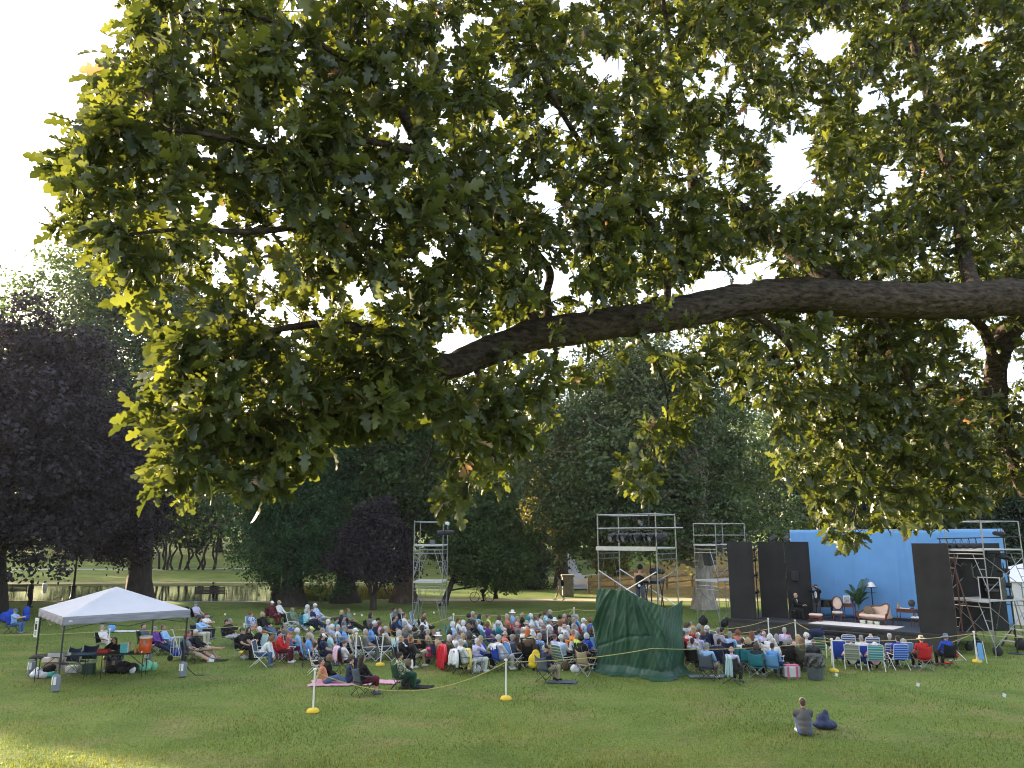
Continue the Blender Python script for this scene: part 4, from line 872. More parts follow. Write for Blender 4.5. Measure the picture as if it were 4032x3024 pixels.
def solve(name):
    if name in _pose: return _pose[name]
    P = POSES[name]; pel = Vector(P['pel']); l = radians(P['lean']); u = Vector((0, sin(l), cos(l))); r = Vector((1, 0, 0)); f = Vector((0, cos(l), -sin(l)))
    J = D_(pel=pel, u=u, r=r, f=f); hp = P.get('hp', ((-.7, -.5, -.6), (.7, -.5, -.6)))
    kp = P.get('kp', ((-.12, .3, 1), (.12, .3, 1)) if name not in ('stand', 'walk', 'aim', 'desk') else ((0, 1, .1), (0, 1, .1)))
    toe = P.get('toe', ((-.15, 1, .0), (.15, 1, .0)))
    for i, s in enumerate((-1, 1)):
        sh = pel + u * .455 + r * s * .185; el, ha = ik(sh, P['hands'][i], .285, .255, hp[i])
        hip = pel + r * s * .095 - Vector((0, 0, .01)); kn, an = ik(hip, P['ank'][i], .435, .42, kp[i])
        J[s] = D_(sh=sh, el=el, ha=ha, hip=hip, kn=kn, an=an, toe=Vector(toe[i]).normalized())
    nb = pel + u * .51; hc = pel + u * .60 + Vector((0, .035, .075)); J['neck'] = nb; J['head'] = hc
    J['R'] = (Matrix.Rotation(radians(P['yaw']), 3, 'Z') @ Matrix.Rotation(radians(P['pit']), 3, 'X'))
    J['flat'] = P.get('flat', False)
    _pose[name] = J; return J
def basis(u, r, f): return Matrix((r, f, u)).transposed()
def torso(mb, J, k=0.0, low=True):
    B = basis(J['u'], J['r'], J['f']); p = J['pel']; u = J['u']
    if low: mb.ball(p + u * .03, (.168 + k, .122 + k, .135 + k), 16, 10, B)
    mb.ball(p + u * .17, (.155 + k, .118 + k, .16 + k), 16, 10, B); mb.ball(p + u * .33, (.168 + k, .120 + k, .185 + k), 16, 10, B)
    mb.capsule(p + u * .435 - J['r'] * .15, p + u * .435 + J['r'] * .15, .066 + k, .066 + k)
    mb.capsule(p + u * .45, J['neck'] + u * .02, .085 + k, .052 + k * .6)
def arm(mb, a, k=0.0, upper=True, lower=True, cut=1.0):
    if upper: mb.capsule(a['sh'], a['sh'].lerp(a['el'], cut), .056 + k, .056 - .012 * cut + k)
    if lower: mb.capsule(a['el'], a['ha'], .043 + k, .030 + k)
def hand(mb, a, s):
    d = (a['ha'] - a['el']).normalized(); side = Vector((0, 0, 1)).cross(d); side = side.normalized() if side.length > .1 else Vector((1, 0, 0)); up = d.cross(side)
    c = a['ha'] + d * .045; mb.capsule(a['ha'], c + d * .02, .029, .032)
    for i in range(4):
        b = c + d * .04 + side * (i - 1.5) * .02; l = (.034, .042, .039, .029)[i]; m = b + d * l - up * .008; mb.capsule(b, m, .0105, .0100, 8); mb.capsule(m, m + d * l * .6 - up * l * .75, .0100, .0088, 8)
    b = c - side * s * .03 * (-1) - d * .01; mb.capsule(b, b - side * s * (-1) * .028 + d * .032 - up * .01, .0125, .010, 8)
def leg(mb, a, k=0.0, cut=1.0, thigh=True):
    if thigh: mb.capsule(a['hip'], a['hip'].lerp(a['kn'], min(1, cut)), .088 + k, .088 - .026 * min(1, cut) + k)
    if cut > 1: mb.capsule(a['kn'], a['kn'].lerp(a['an'], cut - 1), .062 + k, .062 - .022 * (cut - 1) + k * 1.3); mb.ball(a['kn'].lerp(a['an'], .28) - Vector((0, .018, 0)), (.052 + k, .055 + k, .09), 12, 8) if cut >= 1.9 else None
def foot(mb, a, k=0.0):
    t = a['toe']; h = a['an'] - t * .05; mb.capsule(h - Vector((0, 0, .035)), a['an'] + t * .15 - Vector((0, 0, .045)), .040 + k, .033 + k); mb.capsule(a['an'], a['an'] - Vector((0, 0, .035)), .040 + k, .042 + k)
def head(mb, J):
    R = J['R']; c = J['head']; q = lambda x, y, z: c + R @ Vector((x, y, z))
    mb.ball(q(0, -.012, .02), (.076, .096, .104), 20, 14, R); mb.ball(q(0, .022, -.035), (.060, .068, .082), 16, 12, R); mb.ball(q(0, .055, -.088), (.032, .030, .026), 12, 8, R)
    mb.capsule(q(0, .086, .012), q(0, .106, -.024), .010, .016, 10); mb.ball(q(0, .083, -.056), (.026, .012, .009), 10, 6, R)
    for s in (-1, 1): mb.ball(q(s * .078, -.008, -.012), (.012, .022, .034), 10, 8, R); mb.ball(q(s * .03, .080, .022), (.024, .012, .008), 10, 6, R)
def remesh(mb, name, voxel, smooth=3, fac=.5):
    me = mb.mesh(name, False); o = bpy.data.objects.new(name + '_tmp', me); COL.objects.link(o)
    m = o.modifiers.new('r', 'REMESH'); m.mode = 'VOXEL'; m.voxel_size = voxel; m.use_smooth_shade = True
    if smooth: k = o.modifiers.new('s', 'SMOOTH'); k.iterations = smooth; k.factor = fac
    dg = bpy.context.evaluated_depsgraph_get(); out = bpy.data.meshes.new_from_object(o.evaluated_get(dg)); out.name = name
    bpy.data.objects.remove(o); bpy.data.meshes.remove(me)
    out.polygons.foreach_set('use_smooth', [True] * len(out.polygons)); return out
SKINS = [mat('skin_fair', (.52, .31, .22), rough=.55, vary=.08, scale=20, spec=.35), mat('skin_tan', (.40, .23, .15), rough=.55, vary=.08, scale=20, spec=.35), mat('skin_pink', (.56, .32, .25), rough=.55, vary=.08, scale=20, spec=.35), mat('skin_brown', (.17, .09, .06), rough=.5, vary=.08, scale=20, spec=.35)]
EYE = mat('eye_dark', (.03, .025, .02), rough=.2); LIP = mat('lip', (.38, .16, .13), rough=.5)
_pm = {}
def pmesh(pose, part):
    key = (pose, part)
    if key in _pm: return _pm[key]
    J = solve(pose); mb = MB(); vox = .0125
    if part == 'body':
        torso(mb, J); head(mb, J); mb.capsule(J['neck'] - J['u'] * .03, J['head'] - Vector((0, .03, .07)), .056, .050); vox = .0088
        for s in (-1, 1): arm(mb, J[s]); hand(mb, J[s], s); leg(mb, J[s], 0, 2.0); foot(mb, J[s])
    elif part in ('tee', 'long'):
        torso(mb, J, .016)
        for s in (-1, 1): arm(mb, J[s], .014, True, part == 'long', 1.0 if part == 'long' else .62)
    elif part == 'tank':
        B = basis(J['u'], J['r'], J['f']); p = J['pel']; u = J['u']
        mb.ball(p + u * .03, (.182, .136, .148), 16, 10, B); mb.ball(p + u * .17, (.168, .132, .17), 16, 10, B); mb.ball(p + u * .31, (.172, .132, .18), 16, 10, B)
        for s in (-1, 1): mb.capsule(p + u * .36 + J['r'] * s * .09, p + u * .475 + J['r'] * s * .10, .06, .045)
    elif part in ('trousers', 'shorts', 'skirt'):
        B = basis(J['u'], J['r'], J['f']); mb.ball(J['pel'] + J['u'] * .02, (.174, .127, .12), 16, 10, B)
        for s in (-1, 1): leg(mb, J[s], .016, 1.93 if part == 'trousers' else (1.0 if part == 'shorts' else 1.45))
        if part == 'skirt': mb.capsule((J[-1]['kn'] + J[1]['kn']) / 2, J['pel'], .09, .12)
    elif part in ('shoe-1', 'shoe1'): foot(mb, J[int(part[4:])], .012)
    elif part == 'shawl':
        torso(mb, J, .035, False)
        for s in (-1, 1): arm(mb, J[s], .035, True, False, .8)
    me = remesh(mb, part, vox, 3 if part == 'body' else 4)
    if part == 'body':
        c, R = J['head'], J['R']; spots = [(c + R @ Vector((s * .031, .084, .008)), .0125, 1) for s in (-1, 1)] + [(c + R @ Vector((0, .094, -.056)), .017, 2)]
        me.materials.append(SKINS[0]); me.materials.append(EYE); me.materials.append(LIP)
        co = np.zeros(len(me.polygons) * 3, np.float32); me.polygons.foreach_get('center', co); co = co.reshape(-1, 3); mi = np.zeros(len(co), np.int32)
        for q, rr, k in spots:
            d = co - np.array(q); d = d @ np.array(R)       # into head axes
            sc = np.array([1, 1, 1.6]) if k == 1 else np.array([.75, 1, 2.4]); mi[np.linalg.norm(d * sc, axis=1) < rr] = k
        me.polygons.foreach_set('material_index', mi)
    else: me.materials.append(SKINS[0])
    _pm[key] = me; return me
_hm = {}
def hairmesh(kind):
    if kind in _hm: return _hm[kind]
    mb = MB(); R = random.Random(len(kind)); vox = .012
    def skull(k=0.0, yb=-.02): mb.ball((0, yb, .034), (.083 + k, .098 + k, .098 + k), 18, 12)
    if kind == 'short':
        skull(.0, -.026)
        for i in range(26): a = R.uniform(0, 2 * pi); t = R.uniform(.1, 1.25); mb.ball((sin(t) * cos(a) * .08, -.03 + sin(t) * sin(a) * .092, .035 + cos(t) * .095), R.uniform(.018, .028), 8, 6)
        mb.ball((0, -.07, -.03), (.066, .045, .06), 12, 8)
    elif kind == 'fringe':
        for i in range(19):
            a = radians(163 + i * 214 / 18); mb.ball((cos(a) * .078, -.012 + sin(a) * .092, -.005 + R.uniform(-.01, .01)), R.uniform(.022, .028), 8, 6)
    elif kind == 'long':
        skull(.006, -.026)
        for i in range(34):
            a = radians(150 + i * 240 / 33); x, y = cos(a) * .086, -.015 + sin(a) * .094; l = R.uniform(.20, .30); mb.capsule((x, y, .03), (x * 1.12, y * 1.05 - .015, .02 - l), .024, .016, 8)
    elif kind == 'bob':
        skull(.010, -.024)
        for i in range(30):
            a = radians(150 + i * 240 / 29); x, y = cos(a) * .092, -.012 + sin(a) * .098; mb.capsule((x, y, .03), (x * 1.10, y * 1.05, -.075 + R.uniform(-.02, .02)), .030, .022, 8)
    elif kind == 'curly':
        skull(.012, -.024)
        for i in range(70):
            a = R.uniform(0, 2 * pi); t = R.uniform(0, 1.85); y = -.03 + sin(t) * sin(a) * .105
            if y > .055 and t > .9: continue
            mb.ball((sin(t) * cos(a) * .095, y, .03 + cos(t) * .108), R.uniform(.022, .034), 8, 6)
    elif kind == 'updo':
        skull(.004, -.026); mb.ball((0, -.11, .06), (.05, .05, .05), 12, 8); mb.ball((0, -.07, -.02), (.07, .045, .06), 12, 8)
    elif kind == 'cap':
        mb.ball((0, -.01, .05), (.088, .104, .085), 20, 12)
        for i in range(9): x = (i - 4) * .017; mb.capsule((x, .06, .042 - abs(x) * .25), (x * .92, .165 - abs(x) * .5, .030 - abs(x) * .30), .010, .007, 8)
    elif kind == 'capback':
        skull(.0, -.03); mb.ball((0, -.075, -.03), (.066, .04, .05), 12, 8)
    elif kind == 'hat':
        mb.lathe([(.085, .02), (.092, .05), (.088, .11), (.075, .145), (.03, .155)], (0, -.01, 0), 22); mb.lathe([(.06, .028), (.13, .022), (.185, .004), (.187, .012), (.13, .034), (.06, .044)], (0, -.01, .008), 26); vox = .009
    elif kind == 'hood':
        mb.ball((0, -.025, .02), (.108, .115, .128), 18, 12); mb.capsule((0, -.06, -.05), (0, -.06, -.16), .085, .10)
    me = remesh(mb, 'hair', vox, 2)
    if kind in ('cap', 'hood'):        # open underneath / in front so the face shows
        bm = bmesh.new(); bm.from_mesh(me)
        if kind == 'cap': bmesh.ops.bisect_plane(bm, geom=bm.verts[:] + bm.edges[:] + bm.faces[:], plane_co=(0, 0, .014), plane_no=(0, -.12, -1), clear_outer=True)
        else: bmesh.ops.bisect_plane(bm, geom=bm.verts[:] + bm.edges[:] + bm.faces[:], plane_co=(0, .045, 0), plane_no=(0, 1, .25), clear_outer=True)
        bm.to_mesh(me); bm.free()
    me.polygons.foreach_set('use_smooth', [True] * len(me.polygons)); me.materials.append(EYE); _hm[kind] = me; return me
HAIRC = D_(white=(.62, .61, .60), grey=(.27, .26, .25), brown=(.085, .050, .032), lbrown=(.16, .10, .06), dark=(.030, .021, .017), black=(.012, .011, .012), blonde=(.42, .30, .17), auburn=(.18, .065, .03), orange=(.55, .17, .05), silver=(.42, .41, .40))
CLO = D_(white=(.74, .74, .76), cream=(.66, .60, .50), navy=(.022, .030, .070), blue=(.045, .13, .45), royal=(.03, .08, .48), light_blue=(.30, .48, .74), pale_blue=(.46, .60, .78), aqua=(.42, .68, .74), teal=(.03, .22, .28), red=(.52, .025, .03), coral=(.60, .20, .17), pink=(.66, .36, .45), maroon=(.11, .018, .03), purple=(.14, .05, .26), lavender=(.48, .46, .66), black=(.016, .016, .018), charcoal=(.045, .045, .05), mid_grey=(.12, .115, .125), grey=(.19, .19, .20), light_grey=(.42, .42, .43), olive=(.085, .085, .055), khaki=(.36, .30, .20), tan=(.42, .32, .21), brown=(.11, .07, .045), green=(.05, .15, .08), dark_green=(.022, .07, .045), sage=(.17, .23, .16), lime=(.52, .72, .14), yellow=(.72, .55, .10), gold=(.65, .36, .05), orange=(.75, .25, .07), denim=(.085, .14, .27), jade=(.10, .45, .40), rust=(.58, .24, .14), beige=(.52, .45, .36), slate=(.09, .11, .15))
def cmat(c, kind='cloth'):
    if c == 'floral': return pattern('floral', (.66, .70, .80), (.07, .16, .45), 14)
    if c == 'plaid': return pattern('plaid', (.62, .68, .82), (.28, .36, .58), 22)
    if c == 'floral_dark': return pattern('floral_dark', (.02, .02, .03), (.55, .55, .58), 16)
    if c == 'camo': return pattern('camo', (.05, .09, .04), (.52, .52, .40), 18)
    if c == 'tie_dye': return pattern('tie_dye', (.70, .28, .40), (.55, .55, .78), 4)
    if c == 'print': return pattern('print', (.30, .45, .72), (.10, .20, .45), 16)
    if c == 'striped': return stripes('striped_shirt', [(1, (.70, .71, .74)), (.6, (.30, .33, .42))], .05)
    return mat('%s_%s' % (c, kind), CLO[c], rough=.85, vary=.10, scale=7, spec=.2, bump=.35, bscale=9)
def pattern(name, c1, c2, sc):
    if name in _M: return _M[name]
    m = bpy.data.materials.new(name + '_print'); m.use_nodes = True; n = m.node_tree; b = n.nodes['Principled BSDF']; b.inputs['Roughness'].default_value = .85
    tc = n.nodes.new('ShaderNodeTexCoord'); no = n.nodes.new('ShaderNodeTexNoise'); no.inputs['Scale'].default_value = sc; no.inputs['Detail'].default_value = 2; n.links.new(tc.outputs['Object'], no.inputs[0])
    cr = n.nodes.new('ShaderNodeValToRGB'); e = cr.color_ramp.elements; e[0].position = .47; e[0].color = (*c1, 1); e[1].position = .53; e[1].color = (*c2, 1)
    n.links.new(no.outputs[0], cr.inputs[0]); n.links.new(cr.outputs[0], b.inputs['Base Color']); _M[name] = m; return m
def own(me, name, parent, m, slot=0):
    o = bpy.data.objects.new(name, me); COL.objects.link(o); o.parent = parent; o.material_slots[slot].link = 'OBJECT'; o.material_slots[slot].material = m; return o
CAPC = D_(white=(.76, .76, .76), grey=(.24, .24, .25), blue=(.03, .12, .50), navy=(.02, .03, .10), light_blue=(.30, .42, .62), red=(.55, .04, .05), lime=(.55, .75, .25), tan=(.42, .36, .26), black=(.015, .015, .017), green=(.06, .10, .06), teal=(.05, .12, .14), khaki=(.40, .35, .25), straw=(.66, .56, .40), denim=(.10, .15, .25), steel=(.13, .18, .26), turquoise=(.10, .38, .48), charcoal=(.045, .045, .05))
def make_person(pose, hair, top, bottom, loc, rz, label, group=None, shoes='white', skin=0, scale=1.0, sleeves='tee', extra=None):
    """hair: 'short:white', 'cap:blue', 'hat:straw', 'bald', 'hood:green', 'long:dark' ..."""
    J = solve(pose); r = empty('person', loc, rz, label, 'person', group); r.scale = (scale,) * 3
    own(pmesh(pose, 'body'), 'body', r, SKINS[skin])
    own(pmesh(pose, sleeves), {'tee': 'shirt', 'long': 'jumper', 'tank': 'tank_top'}[sleeves], r, cmat(top))
    own(pmesh(pose, bottom[0]), bottom[0], r, cmat(bottom[1]))
    if shoes:
        for q in ('shoe-1', 'shoe1'): own(pmesh(pose, q), 'shoe', r, cmat(shoes))
    HM = Matrix.Translation(J['head']) @ J['R'].to_4x4()
    k, c = (hair.split(':') + [''])[:2]
    def piece(kind, name, m): o = own(hairmesh(kind), name, r, m); o.matrix_local = HM; return o
    if k in ('cap', 'hat'):
        if '/' in c: c, hc = c.split('/')
        else: hc = 'grey'
        cap = piece(k, 'cap' if k == 'cap' else 'hat', mat('%s_hat' % c, CAPC[c], rough=.8, vary=.08, bump=.2))
        piece('long' if extra == 'longhair' else 'capback', 'hair', mat('hair_' + hc, HAIRC[hc], rough=.6, vary=.25, scale=30, bump=.4))
    elif k == 'hood': piece('hood', 'hood', cmat(c))
    elif k == 'bald': piece('fringe', 'hair', mat('hair_silver', HAIRC['silver'], rough=.6, vary=.25, scale=30)) if c != 'none' else None
    else: piece(k, 'hair', mat('hair_' + c, HAIRC[c], rough=.55, vary=.25, scale=30, bump=.4))
    if extra == 'shades' or extra == 'longshades':
        o = MB().box((-.03, .095, .01), (.045, .012, .03), bev=.005).box((.03, .095, .01), (.045, .012, .03), bev=.005).box((0, .098, .016), (.02, .006, .006)).build('sunglasses', EYE, r); o.matrix_local = HM
    return r
# ------------------------------------------------------------------ chairs
def camp_chair_parts():
    P = {}
    w, d = .27, .24
    P['seat'] = MB().sheet([[(x, y, .41 - .035 * (1 - (x / w) ** 2) + .015 * (y / d)) for x in (-w, -w * .6, -w * .25, w * .25, w * .6, w)] for y in (-.20, -.08, .06, .24)], .012).mesh('seat')
    P['backrest'] = MB().sheet([[(x * (1 - .05 * sin(pi * t)), -.20 - .13 * t - (.055 + .03 * sin(pi * t)) * (1 - (x / w) ** 2) - .008 * sin(x * 60 + t * 5) * t, .43 + .51 * t - .075 * (1 - (x / w) ** 2) * t * t) for x in [w * (-1 + q / 6) for q in range(13)]] for t in (0, .15, .3, .45, .6, .75, .88, 1)], .012).mesh('backrest', True, 180)
    k = 0
    for a, b in (((-.29, .25, .0), (.28, .23, .44)), ((.29, .25, .0), (-.28, .23, .44)), ((-.29, -.27, .0), (.28, -.20, .44)), ((.29, -.27, .0), (-.28, -.20, .44))):
        P['leg%d' % k] = MB().tube([a, b], .011, 6).lathe([(.02, 0), (.02, .03), (.012, .04)], a, 8).mesh('leg'); k += 1
    for i, s in enumerate((-1, 1)):
        P['post%d' % i] = MB().tube([(s * .285, -.20, .30), (s * .28, -.34, .95)], .011, 6).mesh('post')
        P['brace%d' % i] = MB().tube([(s * .29, .25, .02), (s * .287, -.22, .42)], .009, 6).mesh('brace')
        P['brace%d' % (i + 2)] = MB().tube([(s * .29, -.27, .02), (s * .287, .23, .62)], .009, 6).mesh('brace')
    for i, s in enumerate((-1, 1)): P['armrest%d' % i] = MB().sheet([[(s * .285 - .035, y, z), (s * .285 + .035, y, z)] for y, z in ((-.29, .70), (-.1, .645), (.1, .625), (.25, .63))], .014).mesh('armrest')
    return P
def beach_chair_parts(sh=.27, bh=.62, lean=.34):
    P = {}; w = .26
    P['seat'] = MB().sheet([[(x, y, sh - .03 * sin(pi * (y + .2) / .5) + .02 * (y > .2)) for x in (-w, 0, w)] for y in (-.2, -.1, 0, .1, .2, .28)], .012).mesh('seat')
    P['backrest'] = MB().sheet([[(x, -.20 - lean * bh * t - .03 * sin(pi * t), sh + .02 + bh * t) for x in (-w, -w / 2, 0, w / 2, w)] for t in (0, .2, .4, .6, .8, 1)], .012).mesh('backrest')
    top = (-.20 - lean * bh, sh + .02 + bh)
    mb = MB()
    for i, s in enumerate((-1, 1)):
        x = s * .285; P['front_leg%d' % i] = MB().tube([(x, .34, 0), (x * .99, -.24, sh + .16)], .013, 8).mesh('front_leg')
        P['rear_leg%d' % i] = MB().tube([(x * 1.03, .32, sh + .19), (x * 1.03, .28, sh + .17), (x * 1.03, -.34, .0)], .013, 8).mesh('rear_leg')
    mb.tube([(-.275, -.18, sh), (-.275, *top), (-.2, top[0] - .005, top[1] + .03), (.2, top[0] - .005, top[1] + .03), (.275, *top), (.275, -.18, sh)], .013, 8)
    P['back_frame'] = mb.mesh('back_frame'); P['seat_frame'] = MB().tube([(-.275, -.2, sh - .01), (-.275, .3, sh), (.275, .3, sh), (.275, -.2, sh - .01)], .012, 8).mesh('seat_frame')
    for i, s in enumerate((-1, 1)): P['armrest%d' % i] = MB().box((s * .29, .03, sh + .20), (.05, .56, .022), bev=.009).mesh('armrest')
    return P
CH = {'camp': camp_chair_parts(), 'beach': beach_chair_parts(), 'lawn': beach_chair_parts(.38, .56, .24)}
for _p in CH.values():
    for _m in _p.values(): _m.materials.append(DARKM)
FABRICS = D_(teal_stripe=stripes('teal_stripe', [(2, (.03, .22, .30)), (1, (.30, .52, .50)), (2, (.05, .30, .36)), (1, (.48, .55, .45))], .19), grey_stripe=stripes('grey_stripe', [(2, (.27, .29, .24)), (1, (.12, .14, .13)), (2, (.40, .42, .36)), (1, (.20, .22, .2))], .17), blue_stripe=stripes('blue_stripe', [(1, (.02, .06, .42)), (.8, (.22, .38, .78))], .09), white_stripe=stripes('white_stripe', [(1, (.70, .70, .74)), (.5, (.36, .34, .52))], .075, 'X'), navy_stripe=stripes('navy_stripe', [(1, (.03, .07, .33)), (.7, (.68, .72, .78))], .10), green_stripe=stripes('green_stripe', [(1, (.05, .22, .17)), (.7, (.62, .52, .10)), (1, (.05, .12, .30))], .11))
def make_chair(kind, fabric, frame, loc, rz, label, group='folding chairs of the audience', scale=1.0):
    r = empty({'camp': 'camp_chair', 'beach': 'beach_chair', 'lawn': 'lawn_chair'}[kind], loc, rz, label, 'chair', group)
    fm = FABRICS[fabric] if fabric in FABRICS else cmat(fabric)
    for k, me in CH[kind].items():
        nm = k.rstrip('0123456789-'); own(me, nm, r, fm if nm in ('seat', 'backrest') or (nm == 'armrest' and kind == 'camp') else frame)
    r.scale = (scale,) * 3; return r
